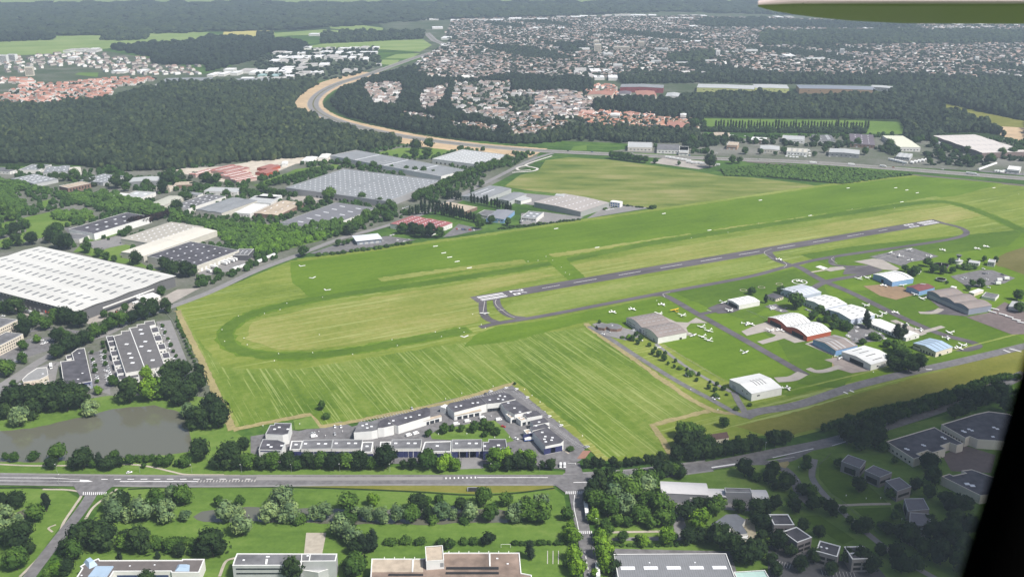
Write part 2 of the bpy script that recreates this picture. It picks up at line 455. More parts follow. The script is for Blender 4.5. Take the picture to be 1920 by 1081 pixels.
# pond, canal and the park south of the main road
water = NT("pond_water")
water.b.inputs["Base Color"].default_value = (0.115, 0.115, 0.085, 1)
water.b.inputs["Roughness"].default_value = 0.07
water.b.inputs["Specular IOR Level"].default_value = 1.0
bp = water.n("ShaderNodeBump")
bp.inputs["Strength"].default_value = 0.06
bp.inputs["Distance"].default_value = 0.3
water.l(water.noise(0.6, 3), bp.inputs["Height"])
water.l(bp.outputs[0], water.b.inputs["Normal"])
water = water.mat
sheet("lawn", Q("P", -60, 780, 30, 770, 200, 742, 330, 740, 390, 745, 440, 808, 470, 830, 470, 890, -60, 890), g_lawn, 4)
sheet("pond", Q("P", -90, 812, 20, 806, 60, 803, 110, 792, 160, 780, 190, 772, 230, 764, 290, 760, 335, 772, 350, 790, 358, 815, 360, 835, 352, 848, 310, 852, 200, 860, 110, 864, 60, 866, -90, 866), water, 5, rough_edge=1.2)
sheet("lawn", Q("P", -60, 912, 120, 917, 150, 935, 60, 1060, 20, 1100, -60, 1100), g_lawn, 4)
sheet("lawn", Q("P", 205, 930, 240, 914, 500, 908, 760, 908, 900, 915, 1030, 908, 1058, 930, 1085, 1100, 90, 1100, 130, 1020, 165, 985), g_lawn, 4)
sheet("verge", Q("P", 240, 912, 600, 908, 760, 907, 900, 905, 1035, 905, 1040, 918, 890, 926, 780, 920, 560, 914, 330, 914), g_olive, 5)
sheet("canal", Q("P", 360, 968, 380, 958, 480, 950, 560, 952, 700, 955, 850, 950, 960, 958, 975, 966, 960, 978, 800, 983, 640, 982, 480, 978, 380, 979), water, 6, rough_edge=1.0)
sheet("canal", Q(13, 60, 620, 200, 570, 260, 570, 260, 600, 200, 650, 80, 670), water, 6)
sheet("sand_court", Q("J", 1045, 52, 1272, 52, 1225, 290, 1020, 290), gravelm, 6)
for k in range(3): ribbon("pitch_marking", Q(15, 267 + 41 * k, 885, 266 + 41 * k, 985), 0.5, oldpaint, 6, curve=False)
ribbon("ditch", Q("P", 240, 917, 330, 913, 500, 913, 640, 916, 780, 922, 880, 928, 960, 925, 1040, 915), 2.2, g_wood, 6)
ribbon("ditch", Q("P", -20, 915, 60, 914, 110, 917), 2.5, g_wood, 6)
ribbon("footpath", Q(13, -40, 235, 200, 247, 480, 247, 800, 240, 1000, 240, 1150, 260, 1300, 295, 1420, 315, 1800, 316), 2.0, gravelm, 6)
ribbon("footpath", Q(13, 640, 650, 700, 560, 800, 480, 880, 420), 2.0, gravelm, 6)
ribbon("footpath", Q(13, 150, 1080, 300, 930, 440, 760, 480, 670, 560, 550, 610, 460, 520, 430, 320, 425), 2.0, gravelm, 6)
ribbon("footpath", Q(13, 420, 690, 365, 715, 395, 745), 1.5, gravelm, 6)
# the motorway with its earthworks
MW = Q("P", 800, 62, 815, 76, 832, 84, 820, 95, 780, 108, 740, 122, 690, 140, 640, 155, 605, 172, 588, 190, 592, 206, 620, 222, 680, 240, 770, 258, 880, 272, 1000, 282, 1140, 289, 1300, 296, 1500, 304, 1700, 318, 1960, 338)
ribbon("earthworks", Q("P", 700, 136, 640, 152, 595, 170, 572, 190, 576, 206, 610, 225, 680, 243, 770, 261, 880, 276, 1010, 287), 92, sand, 4, rag=2)
ribbon("motorway", MW, 30, paleroad, 6)
ribbon("motorway_verge", MW, 3, g_brown, 7)
ribbon("motorway_edge", MW, 1.3, gravelm, 7, off=14)
ribbon("motorway_edge", MW, 1.3, gravelm, 7, off=-14)
dashes("lane_marking", MW[14:], 0.5, paint, 8, 8, 14, off=7)
dashes("lane_marking", MW[14:], 0.5, paint, 8, 8, 14, off=-7)
ribbon("embankment", Q("P", 1400, 303, 1700, 327, 1960, 352), 12, mat("bare_bank", (0.12, 0.1, 0.09), 0.95, 0.3), 5)
# the airfield
sheet("airfield_ground", Q("P", 330, 575, 400, 548, 545, 489, 640, 479, 700, 468, 940, 434, 1100, 410, 1235, 390, 1300, 378, 1560, 344, 1722, 328, 1925, 347, 2080, 362, 2080, 690, 1925, 700, 1690, 760, 1545, 806, 1480, 822, 1440, 815, 1255, 840, 1255, 866, 1130, 864, 1050, 790, 966, 722, 840, 757, 665, 792, 600, 802, 583, 780, 440, 808), g_base, 4)
sheet("rough_field", Q(7, -60, 320, 60, 235, 200, 200, 250, 125, 420, 100, 720, 118, 1350, 200, 1560, 240, 1820, 255, 2200, 300, 2350, 330, 2330, 345, 1880, 385, 1100, 492, 830, 456, 330, 372, 130, 350), g_rough, 4)
sheet("grass_runway", Q("P", 545, 492, 700, 470, 940, 437, 1180, 402, 1560, 347, 1722, 330, 1880, 344, 1800, 366, 1560, 402, 1300, 440, 1150, 462, 1060, 482, 900, 505, 690, 543, 585, 560, 548, 530), g_green, 5, rough_edge=1.5)
ribbon("grass_band", Q("P", 712, 525, 830, 508, 985, 490), 15, g_dry, 6, curve=False, rag=2.0)
ribbon("grass_band", Q("P", 1032, 480, 1160, 461, 1300, 440), 14, g_dry, 6, curve=False, rag=2.0)
ribbon("grass_band", Q("P", 1340, 433, 1450, 418, 1560, 402), 14, g_dry, 6, curve=False, rag=2.0)
ribbon("grass_band", Q("P", 1590, 397, 1690, 382, 1760, 370), 14, g_light, 6, curve=False, rag=2.0)
ribbon("grass_edge", Q("P", 560, 488, 700, 469, 940, 436, 1180, 401, 1560, 346, 1720, 330), 12, g_base, 6, curve=False, rag=1.5)
sheet("dry_grass", Q("P", 470, 605, 560, 582, 700, 558, 880, 530, 1000, 510, 1040, 516, 905, 548, 890, 556, 905, 575, 900, 602, 760, 632, 600, 655, 510, 655, 462, 635), g_dry, 6, rough_edge=2)
sheet("dry_grass", Q("P", 1075, 497, 1250, 466, 1450, 435, 1700, 396, 1800, 384, 1860, 400, 1780, 418, 1690, 420, 1440, 463, 1240, 497, 1070, 527), g_dry, 6, rough_edge=2)
sheet("dry_grass", Q("P", 945, 580, 960, 566, 1200, 524, 1430, 485, 1445, 496, 1240, 540, 1030, 585, 970, 594), g_light, 6, rough_edge=1)
sheet("dry_grass", Q("P", 1480, 483, 1700, 446, 1790, 432, 1795, 438, 1690, 456, 1500, 488), g_base, 6, rough_edge=1)
sheet("hay_field", Q("P", 338, 600, 420, 690, 560, 692, 870, 642, 1100, 614, 1220, 700, 1318, 768, 1215, 795, 1250, 850, 1120, 858, 1050, 790, 966, 722, 840, 757, 665, 790, 600, 800, 585, 775, 442, 802, 385, 690), g_cut, 5, rough_edge=1)
sheet("green_apron", Q("P", 890, 628, 930, 612, 1010, 602, 1245, 556, 1300, 598, 1400, 650, 1490, 702, 1470, 712, 1375, 720, 1200, 620, 1110, 600, 960, 640, 870, 650), g_green, 6, rough_edge=1)
sheet("green_apron", Q("P", 1256, 545, 1400, 525, 1490, 504, 1540, 530, 1560, 560, 1450, 570, 1400, 600, 1330, 578), g_deep, 6, rough_edge=1)
sheet("green_apron", Q("P", 1640, 560, 1600, 545, 1760, 540, 1925, 640, 1890, 670, 1700, 700, 1580, 560), g_deep, 6, rough_edge=1)
sheet("green_apron", Q("P", 1500, 478, 1600, 462, 1815, 440, 1925, 430, 1890, 462, 1740, 480, 1640, 490, 1560, 500), g_deep, 6, rough_edge=1)
sheet("green_apron", Q("P", 1390, 600, 1440, 590, 1600, 700, 1580, 730, 1500, 720, 1460, 640), g_deep, 6, rough_edge=1)
sheet("green_apron", Q("P", 1250, 549, 1490, 502, 1600, 466, 1815, 441, 1925, 431, 1925, 635, 1700, 695, 1480, 742, 1375, 722, 1300, 640), g_green, 5, rough_edge=1)
sheet("olive_meadow", Q("P", 1380, 800, 1480, 775, 1700, 712, 1925, 652, 1925, 705, 1690, 760, 1545, 800, 1470, 820, 1420, 812), g_olive, 6, rough_edge=1)
sheet("fallow_plot", Q("E", 1560, 170, 1720, 85, 1960, 10, 1960, 345, 1700, 250, 1620, 235), g_brown, 7)
RING = Q("P", 1960, 452, 1850, 402, 1780, 380, 1720, 381, 1600, 398, 1400, 428, 1200, 460, 1000, 500, 820, 528, 640, 553, 530, 573, 455, 597, 425, 622, 432, 648, 480, 664, 560, 668, 660, 658, 760, 640, 880, 618)
ribbon("mown_track", RING, 21, g_green, 7, rag=2.2)
ribbon("mown_track", RING, 15, g_deep, 7, rag=1.8)
ribbon("mown_track", Q("P", 1040, 482, 1062, 505, 1090, 530), 24, g_green, 7, rag=1.2)
ribbon("runway", Q("P", 888, 562.4, 1760, 414.6), 21, tarmac, 8, curve=False)
TW = [([905, 558, 906, 585, 915, 598, 935, 606], 12), ([930, 552, 934, 574, 955, 592, 990, 598], 11),
 ([900, 614, 935, 606, 1010, 594, 1100, 577, 1245, 549, 1400, 520, 1480, 499, 1560, 482, 1700, 462, 1785, 448, 1812, 438, 1800, 427, 1755, 416], 11),
 ([1225, 553, 1250, 556, 1310, 590, 1400, 640, 1512, 704], 12), ([1436, 466, 1450, 484, 1475, 495, 1500, 502, 1540, 525, 1600, 551, 1690, 595, 1760, 625, 1830, 645, 1815, 655, 1790, 655], 13),
 ([1500, 560, 1545, 530, 1620, 515, 1650, 506], 12), ([1560, 483, 1562, 496, 1600, 500, 1650, 498], 10), ([1310, 590, 1360, 580, 1400, 575], 9)]
for q_, w_ in TW: ribbon("taxiway", Q("P", *q_), w_ * .76, tarmac, 8)
ribbon("perimeter_road", Q("P", 1395, 782, 1420, 772, 1500, 758, 1600, 725, 1700, 700, 1800, 678, 1960, 640), 12, asphalt, 8)
ribbon("service_road", Q("P", 1105, 612, 1145, 636, 1200, 672, 1270, 715, 1335, 750, 1375, 772, 1400, 782), 6, asphalt, 8)
ribbon("service_road", Q("P", 1376, 735, 1384, 752, 1395, 770, 1400, 782), 6, asphalt, 8)
ribbon("service_path", Q("P", 1230, 645, 1290, 690, 1370, 735), 4, paleroad, 8, rag=0.4)
sheet("apron", Q("E", 180, 130, 640, 25, 960, 125, 830, 165, 640, 190, 560, 240, 330, 170), asphalt, 9)
sheet("apron", Q("E", 10, 185, 220, 150, 330, 165, 520, 265, 480, 285, 330, 275, 180, 225), concrete, 9)
sheet("apron", Q("E", -80, 230, 180, 230, 320, 275, 210, 320, -120, 330), tarmac, 9)
sheet("bare_earth", Q("E", 110, 460, 330, 440, 560, 470, 680, 560, 480, 615, 300, 570), mat("bare_earth", (0.25, 0.17, 0.1), 0.95, 0.25, 0.2), 9)
sheet("apron", Q("E", 840, 600, 1340, 770, 1270, 800, 740, 760, 980, 710), tarmac, 9)
sheet("apron", Q("E", 1270, 810, 1520, 760, 1700, 640, 1980, 760, 1980, 1000, 1780, 1005), mat("brown_apron", (0.15, 0.12, 0.115), 0.9, 0.3, 0.2), 9)
sheet("car_park", Q("E", 1090, 350, 1420, 280, 1560, 280, 1820, 370, 1700, 430, 1300, 480), asphalt, 9)
sheet("apron", Q("C", 1480, 470, 1600, 420, 1720, 400, 1860, 480, 1760, 520, 1600, 530), tarmac, 9)
sheet("apron", Q("C", 985, 560, 1130, 625, 1260, 630, 1350, 575, 1480, 635, 1290, 640, 1240, 690, 1260, 740, 1360, 770, 1230, 780), concrete, 9)
sheet("apron", Q("D", -60, 610, 100, 540, 240, 500, 430, 560, 690, 690, 660, 720, 540, 740, 420, 690, 180, 755, 115, 725, 310, 670, 330, 650, 210, 610, 0, 660), concrete, 9)
sheet("apron", Q("D", 655, 750, 740, 720, 980, 860, 960, 880), concrete, 9)
sheet("apron", Q("D", 870, 930, 1080, 890, 1330, 990, 1400, 1050, 1180, 1080, 1010, 1030, 960, 960), mat("pink_apron", (0.27, 0.23, 0.21), 0.9, 0.25, 0.2), 9)
ribbon("apron_path", Q("D", 690, 1025, 780, 1060, 900, 1050, 1060, 1000), 7, concrete, 9)
ribbon("apron_path", Q(12, 60, 690, 180, 680, 260, 640), 11, concrete, 9)
ribbon("apron_path", Q("E", 740, 760, 900, 760, 990, 715), 7, concrete, 9)
ribbon("apron_path", Q("F", 760, 145, 1010, 75), 6, concrete, 9)
sheet("apron", Q("F", 410, 10, 480, 0, 830, 155, 760, 180), concrete, 9)
sheet("car_park", Q("D", 1150, 560, 1290, 520, 1560, 660, 1500, 720, 1200, 740, 1130, 660), asphalt, 9)
sheet("car_park", Q("D", 200, 330, 330, 300, 480, 390, 400, 400), asphalt, 9)
sheet("car_park", Q("C", 180, 650, 260, 625, 540, 690, 660, 720, 740, 790, 560, 830, 350, 780), paleroad, 9)
sheet("bare_earth", Q("P", 1560, 668, 1640, 690, 1600, 700, 1560, 690), dirt, 8)
ribbon("fence_path", Q("P", 1470, 735, 1650, 692, 1925, 622), 2.5, g_light, 8, rag=0.4)
ribbon("dirt_track", Q("P", 333, 582, 385, 690, 437, 806), 7, dirt, 7, curve=False, rag=0.9)
ribbon("dirt_track", Q("P", 437, 806, 510, 790, 580, 777, 600, 800, 665, 790, 840, 755, 966, 718), 6, dirt, 7, curve=False, rag=0.9)
ribbon("dirt_track", Q("P", 966, 720, 1050, 788, 1090, 820, 1135, 864), 7, g_dry, 7, curve=False, rag=0.9)
ribbon("dirt_track", Q("P", 1100, 606, 1108, 616, 1170, 660, 1320, 762, 1420, 777), 6, dirt, 7, rag=0.9)
ribbon("dirt_track", Q("P", 1258, 852, 1240, 820, 1222, 797, 1330, 770), 6, dirt, 7, curve=False, rag=0.9)
ribbon("mown_edge", Q("P", 341, 585, 394, 690, 446, 800), 2.2, g_light, 8, curve=False, rag=0.6)
# runway paint: digits, threshold stripes, centre line, taxi lines
RO = P(893, 561.6)
def RP(s, t, z):
 p = RO + RW * s + RWN * t
 return (p.x, p.y, z)
def rs(px, py):
 d = P(px, py) - RO
 return d.dot(RW), d.dot(RWN)
def runway_paint(name, polys, layer=9):
 b = MB()
 z = lz(layer)
 for q in polys: b.add([RP(s, t, z) for s, t in q], [tuple(range(len(q)))])
 o = b.build(name, paint)
 for p in o.data.polygons:
  if p.normal.z < 0: p.flip()
 return tag(o, kind="structure")
def bar(s0, s1, t0, t1): return [(s0, t0), (s1, t0), (s1, t1), (s0, t1)]
_, tc = rs(1300, 492.6)
tc = 0.0
sA, sB = rs(893, 558)[0] + 1, rs(946, 552)[0]
runway_paint("threshold_stripes", [bar(sA, sB, tc + o_, tc + o_ + 2.0) for o_ in (-7.4, -3.8, 1.4, 5.0)])
LEN = rs(1762, 414.3)[0]
runway_paint("threshold_stripes", [bar(LEN - 40, LEN - 9, tc + o_, tc + o_ + 2.0) for o_ in (-7.4, -3.8, 1.4, 5.0)])
DIG = {"2": [bar(0, 2.2, 0, 5.5), [(2.2, 0), (2.2, 2), (12.4, 5.5), (12.4, 3.5)], bar(12.4, 14.8, 4.1, 5.5), bar(14.8, 17, .5, 5.5), bar(12.6, 14.8, 0, 1.5)],
 "6": [bar(0, 13.5, 0, 1.4), bar(0, 2.2, 1.4, 5.5), bar(2.2, 6, 4.1, 5.5), bar(6, 8.2, 1.4, 5.5), [(13.5, 0), (13.5, 1.5), (17, 4.6), (17, 2.4)]],
 "0": [bar(0, 17, 0, 1.4), bar(0, 17, 4.1, 5.5), bar(0, 2.2, 1.4, 4.1), bar(14.8, 17, 1.4, 4.1)],
 "8": [bar(0, 17, 0, 1.4), bar(0, 17, 4.1, 5.5), bar(0, 2.2, 1.4, 4.1), bar(7.4, 9.6, 1.4, 4.1), bar(14.8, 17, 1.4, 4.1)]}
def digit(ch, s0, t0, k):                        # k=+1 read from the near end, -1 from the far end; digit x runs to the reader's right
 return [[(s0 + k * a, t0 - k * b) for a, b in q] for q in DIG[ch]]
s26 = rs(958, 549)[0]
runway_paint("runway_number", digit("2", s26, 8.0, 1) + digit("6", s26, -1.9, 1))
s08 = LEN - 50
runway_paint("runway_number", digit("0", s08, -8.0, -1) + digit("8", s08, 1.9, -1))
cl = []
for t_, *q_ in ((7, 215, 1075, 350, 1055), (7, 455, 1038, 625, 1008), (7, 790, 980, 950, 950), (7, 1100, 925, 1260, 897), (7, 1405, 877, 1560, 848), (7, 1690, 828, 1840, 800),
    (8, 60, 780, 195, 758), (8, 330, 735, 455, 715), (8, 585, 692, 710, 672), (8, 830, 655, 900, 645)):
 a_, b_ = Q(t_, *q_)
 cl.append(bar(rs(*a_)[0], rs(*b_)[0], tc - 0.4, tc + 0.4))
runway_paint("centre_line", cl)
for q_ in (Q("H", 552, 520, 525, 690), Q("H", 725, 492, 708, 540, 740, 600, 810, 655, 900, 720, 1000, 765), Q("G", 400, 402, 330, 430, 325, 460, 420, 515), Q("G", 530, 540, 570, 580, 540, 610),
  Q("G", 1100, 495, 1075, 520, 1140, 570), Q("C", 1060, 290, 980, 310, 1000, 345)):
 ribbon("taxi_line", q_, 0.7, oldpaint, 9)
ribbon("hold_line", Q("H", 750, 662, 850, 645), 1.0, oldpaint, 9)
ribbon("hold_line", Q("C", 1470, 487, 1525, 507), 1.0, oldpaint, 9)
for q_ in ((1290, 790, 1340, 770), (1580, 776, 1605, 782), (1605, 770, 1640, 778)):
 pass
for a_, b_ in ((Q(12, 565, 780), Q(12, 600, 795)), (Q(12, 612, 768), Q(12, 645, 782)), (Q(12, 1765, 465), Q(12, 1815, 485)), (Q(12, 1810, 455), Q(12, 1900, 480)), (Q(12, 1185, 612), Q(12, 1230, 612))):
 ribbon("road_marking", a_ + b_, 1.6, paint, 9, curve=False)
for a_, b_ in ((Q("E", 280, 100), Q("E", 640, 190)), (Q("E", 380, 85), Q("E", 740, 170)), (Q("E", 500, 60), Q("E", 830, 150)), (Q("E", 250, 160), Q("E", 600, 60)), (Q("E", 20, 250), Q("E", 160, 235))):
 ribbon("apron_line", a_ + b_, 0.5, oldpaint, 10, curve=False)
# main road and its branches
MR = Q("P", -600, 891, -60, 897, 150, 900, 400, 902, 700, 899, 1000, 899, 1085, 897, 1200, 889, 1330, 873, 1450, 850, 1560, 828, 1690, 790, 1800, 752, 1925, 700)
MRW = Q("P", -600, 891, -60, 897, 150, 900, 400, 902, 700, 899, 1000, 899, 1085, 897, 1200, 889, 1330, 873)
ribbon("main_road", MR, 13, asphalt, 7)
ribbon("main_road", MRW, 18, paleroad, 6)
ribbon("side_road", Q("P", 170, 903, 172, 925, 150, 960, 110, 1010, 60, 1075, 45, 1100), 8.5, asphalt, 8)
sheet("road_mouth", Q("P", 135, 906, 215, 909, 195, 925, 150, 930), asphalt, 8)
ribbon("side_road", Q("P", 1072, 900, 1078, 920, 1090, 980, 1105, 1050, 1112, 1100), 10, asphalt, 8)
sheet("road_mouth", Q("P", 1035, 906, 1110, 905, 1100, 925, 1062, 925), asphalt, 8)
ribbon("slip_road", Q("P", 1390, 868, 1440, 868, 1470, 880, 1490, 900, 1500, 925, 1520, 945), 8, asphalt, 8)
ribbon("slip_road", Q("P", 1460, 866, 1485, 858, 1520, 840, 1560, 832), 8, asphalt, 8)
sheet("traffic_island", Q(16, 40, 235, 150, 215, 160, 235, 130, 270), dirt, 9)
ribbon("lane", Q(16, 350, 200, 330, 330, 400, 440, 520, 560, 700, 720, 860, 850, 1000, 950, 1300, 1120), 5, paleroad, 8)
ribbon("lane", Q(16, 500, 550, 700, 540, 920, 535), 3, gravelm, 8)
ribbon("lane", Q("M", 560, 610, 500, 600, 300, 670, 130, 770, -60, 890), 8, paleroad, 8)
sheet("road_edge_line", Q("P", 0, 895.5, 100, 896, 165, 900.5, 175, 903.5, 160, 904, 100, 902.5, 0, 902, -60, 901.8, -60, 901.1, 0, 901.2, 150, 902.8, 150, 899.8, 100, 897, 0, 896.2, -60, 895.8), paint, 9)
ribbon("road_edge_line", Q("P", 225, 903, 370, 903), 1.0, paint, 9, curve=False)
dashes("lane_marking", Q("P", 190, 899, 470, 898.5), 0.9, paint, 9, 5, 5)
dashes("hatched_median", Q("P", 370, 902.7, 480, 901.5), 3.2, oldpaint, 9, 0.8, 1.6)
ribbon("worn_lane", Q("P", 480, 897, 600, 898, 830, 897), 5, mat("polished_road", (0.24, 0.23, 0.225), 0.9, 0.15, 0.2, stretch=10), 8, curve=False)
dashes("hatched_median", Q("P", 835, 897, 895, 895.5), 2.6, paint, 9, 1.0, 2.2)
ribbon("road_edge_line", Q("P", 895, 895.6, 1027, 895.6), 0.9, paint, 9, curve=False)
ribbon("road_edge_line", Q("P", 1075, 905, 1112, 904), 0.9, paint, 9, curve=False)
ribbon("road_edge_line", Q("P", 1107, 897.5, 1168, 894), 0.9, paint, 9, curve=False)
dashes("hatched_median", Q("P", 1170, 893.5, 1225, 888), 3.0, paint, 9, 1.2, 2.4)
ribbon("road_edge_line", Q("N", 1165, 222, 1615, 155), 1.8, paint, 9, curve=False)
ribbon("road_edge_line", Q(16, 35, 190, 340, 122), 0.9, paint, 9, curve=False)
ribbon("road_edge_line", Q("P", 1560, 836, 1640, 812), 0.7, paint, 9, curve=False)
ribbon("kerb_line", Q(16, 0, 215, 200, 185), 0.7, oldpaint, 9, curve=False)
for t_, x0, x1, y_, n_ in ((13, 625, 795, 458, 12), (15, 405, 545, 452, 11), (15, 480, 595, 750, 9)):
 bz = MB()
 zz = lz(9)
 for k in range(n_):
  xa = x0 + (x1 - x0) * k / (n_ - 1)
  q_ = [P(*p) for p in Q(t_, xa - 3.5, y_ + 11, xa + 3, y_ + 11, xa + 5, y_ - 11, xa - 1, y_ - 11)]
  bz.add([(p.x, p.y, zz) for p in q_], [(0, 1, 2, 3)])
 tag(bz.build("zebra_crossing", paint), kind="structure")
ribbon("road_edge_line", Q(15, 470, 470, 465, 560, 490, 680, 510, 790), 0.5, paint, 9)
dashes("lane_marking", Q(15, 545, 890, 580, 1075), 0.5, paint, 9, 3, 3)
ribbon("road_edge_line", Q(15, 600, 760, 640, 1000), 0.4, oldpaint, 9, curve=False)
# trading estate roads and yards
pathm = mat("pale_path", (.5, .48, .44), .9, .15)
works = mat("works_yard", (.48, .43, .36), .95, .3, .08)
ER = Q("P", -30, 745, 40, 700, 92, 668, 150, 640, 195, 628, 250, 600, 330, 572, 400, 545, 480, 508, 560, 478, 640, 447, 720, 425, 800, 398, 880, 358, 940, 328, 985, 305, 1020, 292, 1036, 288)
ribbon("estate_road", ER[:10], 11, paleroad, 6)
ribbon("estate_road", ER[9:], 10, paleroad, 6)
ribbon("estate_road", Q("P", 195, 628, 140, 622, 95, 617, 50, 622), 7, asphalt, 7)
ribbon("looping_path", Q(7, 0, 215, 150, 205, 190, 185, 110, 165, 130, 145, 300, 90), 5, pathm, 7)
ribbon("looping_path", Q(7, 110, 160, 40, 180, 60, 200, 140, 195), 5, pathm, 7)
for q_, m_ in ((Q(9, 740, 470, 760, 780, 830, 800, 800, 600, 790, 450), paleroad), (Q(9, 1170, 250, 1280, 240, 1440, 640, 1320, 640), paleroad), (Q(9, 660, 480, 850, 470, 900, 730, 700, 790), asphalt),
   (Q(9, 0, 90, 120, 130, 250, 170, 600, 240, 640, 280, 350, 190, 180, 220, 0, 150), concrete), (Q(9, 620, 230, 900, 110, 1200, 80, 1330, 10, 1500, 0, 1260, 130, 1000, 200, 660, 270), concrete),
   (Q(9, 350, 590, 390, 560, 440, 570, 390, 830, 290, 830), paleroad), (Q(9, 210, 380, 420, 360, 390, 460, 60, 560, 0, 570, 0, 500), asphalt),
   (Q(5, 1480, 920, 1780, 830, 1840, 880, 1830, 930, 1500, 1000), paleroad), (Q(5, 640, 740, 900, 690, 1010, 740, 720, 800), paleroad), (Q(5, 480, 630, 580, 620, 640, 700, 560, 740), asphalt),
   (Q(6, 400, 820, 640, 740, 980, 690, 1200, 720, 960, 760, 560, 830), asphalt), (Q(6, 1400, 700, 1520, 600, 1700, 640, 1480, 690), asphalt), (Q(6, 250, 400, 500, 380, 680, 410, 480, 440, 360, 470), concrete),
   (Q(6, -60, 130, 200, 100, 560, 70, 560, 130, 300, 150, 60, 250, -60, 260), works), (Q(5, 1300, 190, 1650, 170, 1920, 130, 1920, 270, 1700, 290, 1400, 230), works),
   (Q(7, 60, 620, 70, 520, 240, 510, 540, 550, 480, 570), paleroad), (Q(7, 560, 560, 700, 470, 830, 455, 1040, 480, 700, 535), paleroad), (Q(7, 100, 370, 320, 390, 160, 460, -60, 430), paleroad),
   (Q(7, 1030, 140, 1150, 100, 1440, 130, 1560, 160, 1400, 190), concrete), (Q("R", 400, 690, 560, 590, 880, 600, 820, 720), asphalt), (Q("R", 1400, 790, 1700, 680, 1960, 700, 1960, 840), asphalt),
   (Q("P", 1160, 268, 1300, 262, 1700, 262, 1940, 280, 1940, 326, 1400, 294), g_yard)):
 sheet("yard", q_, m_, 5)
# business court north of the main road
sheet("court_paving", Q("P", 470, 818, 545, 806, 560, 808, 640, 790, 660, 800, 800, 760, 955, 722, 975, 722, 1100, 830, 1090, 862, 1060, 880, 940, 870, 470, 868), asphalt, 6)
sheet("court_garden", Q("B", 40, 600, 200, 500, 330, 510, 560, 460, 760, 440, 840, 500, 940, 620, 980, 670, 900, 690, 60, 650), g_lawn, 8)
ribbon("path", Q("B", 1540, 770, 1600, 815), 1.5, gravelm, 8)
sheet("verge", Q("P", 420, 872, 940, 878, 1060, 884, 1055, 890, 420, 890), g_lawn, 6)
sheet("drive", Q("B", 1560, 920, 1720, 920, 1760, 1040, 1560, 1040), asphalt, 8)
sheet("drive", Q("B", 400, 850, 620, 850, 640, 980, 380, 990), paleroad, 8)
sheet("court_lawn", Q("A", 420, 440, 620, 390, 720, 530, 440, 545), g_lawn, 8)
sheet("brown_bay", Q("B", 1760, 780, 1850, 780, 1780, 870, 1690, 870), mat("red_paving", (0.26, 0.14, 0.1), 0.95, 0.2), 8)
def bays(a, b, n, L, side):
 pa, pb = P(*a), P(*b)
 d = (pb - pa).normalized()
 nn = Vector((-d.y, d.x)) * side
 bb = MB()
 z = lz(9)
 for k in range(n):
  p = pa.lerp(pb, k / (n - 1))
  q = p + nn * L
  e = d * 0.09
  bb.add([(*(p - e), z), (*(p + e), z), (*(q + e), z), (*(q - e), z)], [(0, 1, 2, 3)] if side > 0 else [(3, 2, 1, 0)])
 tag(bb.build("parking_bays", paint), kind="structure")
bays(*Q("B", 1010, 105, 1350, 370), 24, 5, -1)
bays(*Q("B", 1400, 470, 1760, 730), 24, 5, -1)
bays(*Q("A", 1180, 440, 1860, 300), 22, 5, -1)
bays(*Q("B", 300, 215, 860, 105), 22, 5, -1)
# ground right of the grove, with the office park
sheet("park_lawn", Q("P", 1360, 880, 1500, 850, 1800, 770, 1960, 800, 1960, 1100, 1120, 1100, 1120, 900, 1200, 895), g_lawn, 4)
sheet("paving", Q("N", 640, 590, 1330, 600, 1830, 610, 1800, 720, 1400, 700, 1000, 660, 900, 680, 760, 800), paleroad, 6)
ribbon("paving", Q("N", 720, 680, 800, 850, 830, 1040), 9, paleroad, 7)
ribbon("path", Q(15, 640, 750, 900, 745, 1220, 740), 2.5, gravelm, 7)
sheet("paving", Q(15, 750, 790, 1100, 780, 1100, 810, 750, 810), paleroad, 7)
sheet("yard", Q(15, 760, 870, 1640, 890, 1700, 1100, 760, 1100), asphalt, 6)
sheet("lawn", Q(16, 380, 230, 470, 190, 560, 290, 760, 400, 900, 530, 600, 535, 480, 460, 380, 340), g_deep, 7)
sheet("lawn", Q(16, 640, 570, 920, 560, 950, 700, 840, 740), g_deep, 7)
sheet("lawn", Q(16, 240, 630, 380, 620, 650, 800, 560, 840), g_deep, 7)
sheet("car_park", Q("L", 1000, 560, 1250, 450, 1600, 560, 1550, 760, 1100, 740), mat("brown_yard", (0.13, 0.1, 0.09), 0.95, 0.3, 0.2), 6)
sheet("yard", Q(16, 0, 850, 200, 800, 350, 950, 800, 980, 900, 1100, 0, 1100), mat("dark_asphalt", (0.08, 0.08, 0.085), 0.9, 0.25), 6)  # asphalt in a darker grey than the other yards
bays(*Q(16, 400, 1035, 640, 1050), 10, 6, -1)
bays(*Q(16, 70, 960, 170, 985), 6, 6, -1)
sheet("scrub_ground", Q(8, -400, 200, 0, 150, 1100, 230, 560, 305, 0, 250), g_wood, 5)
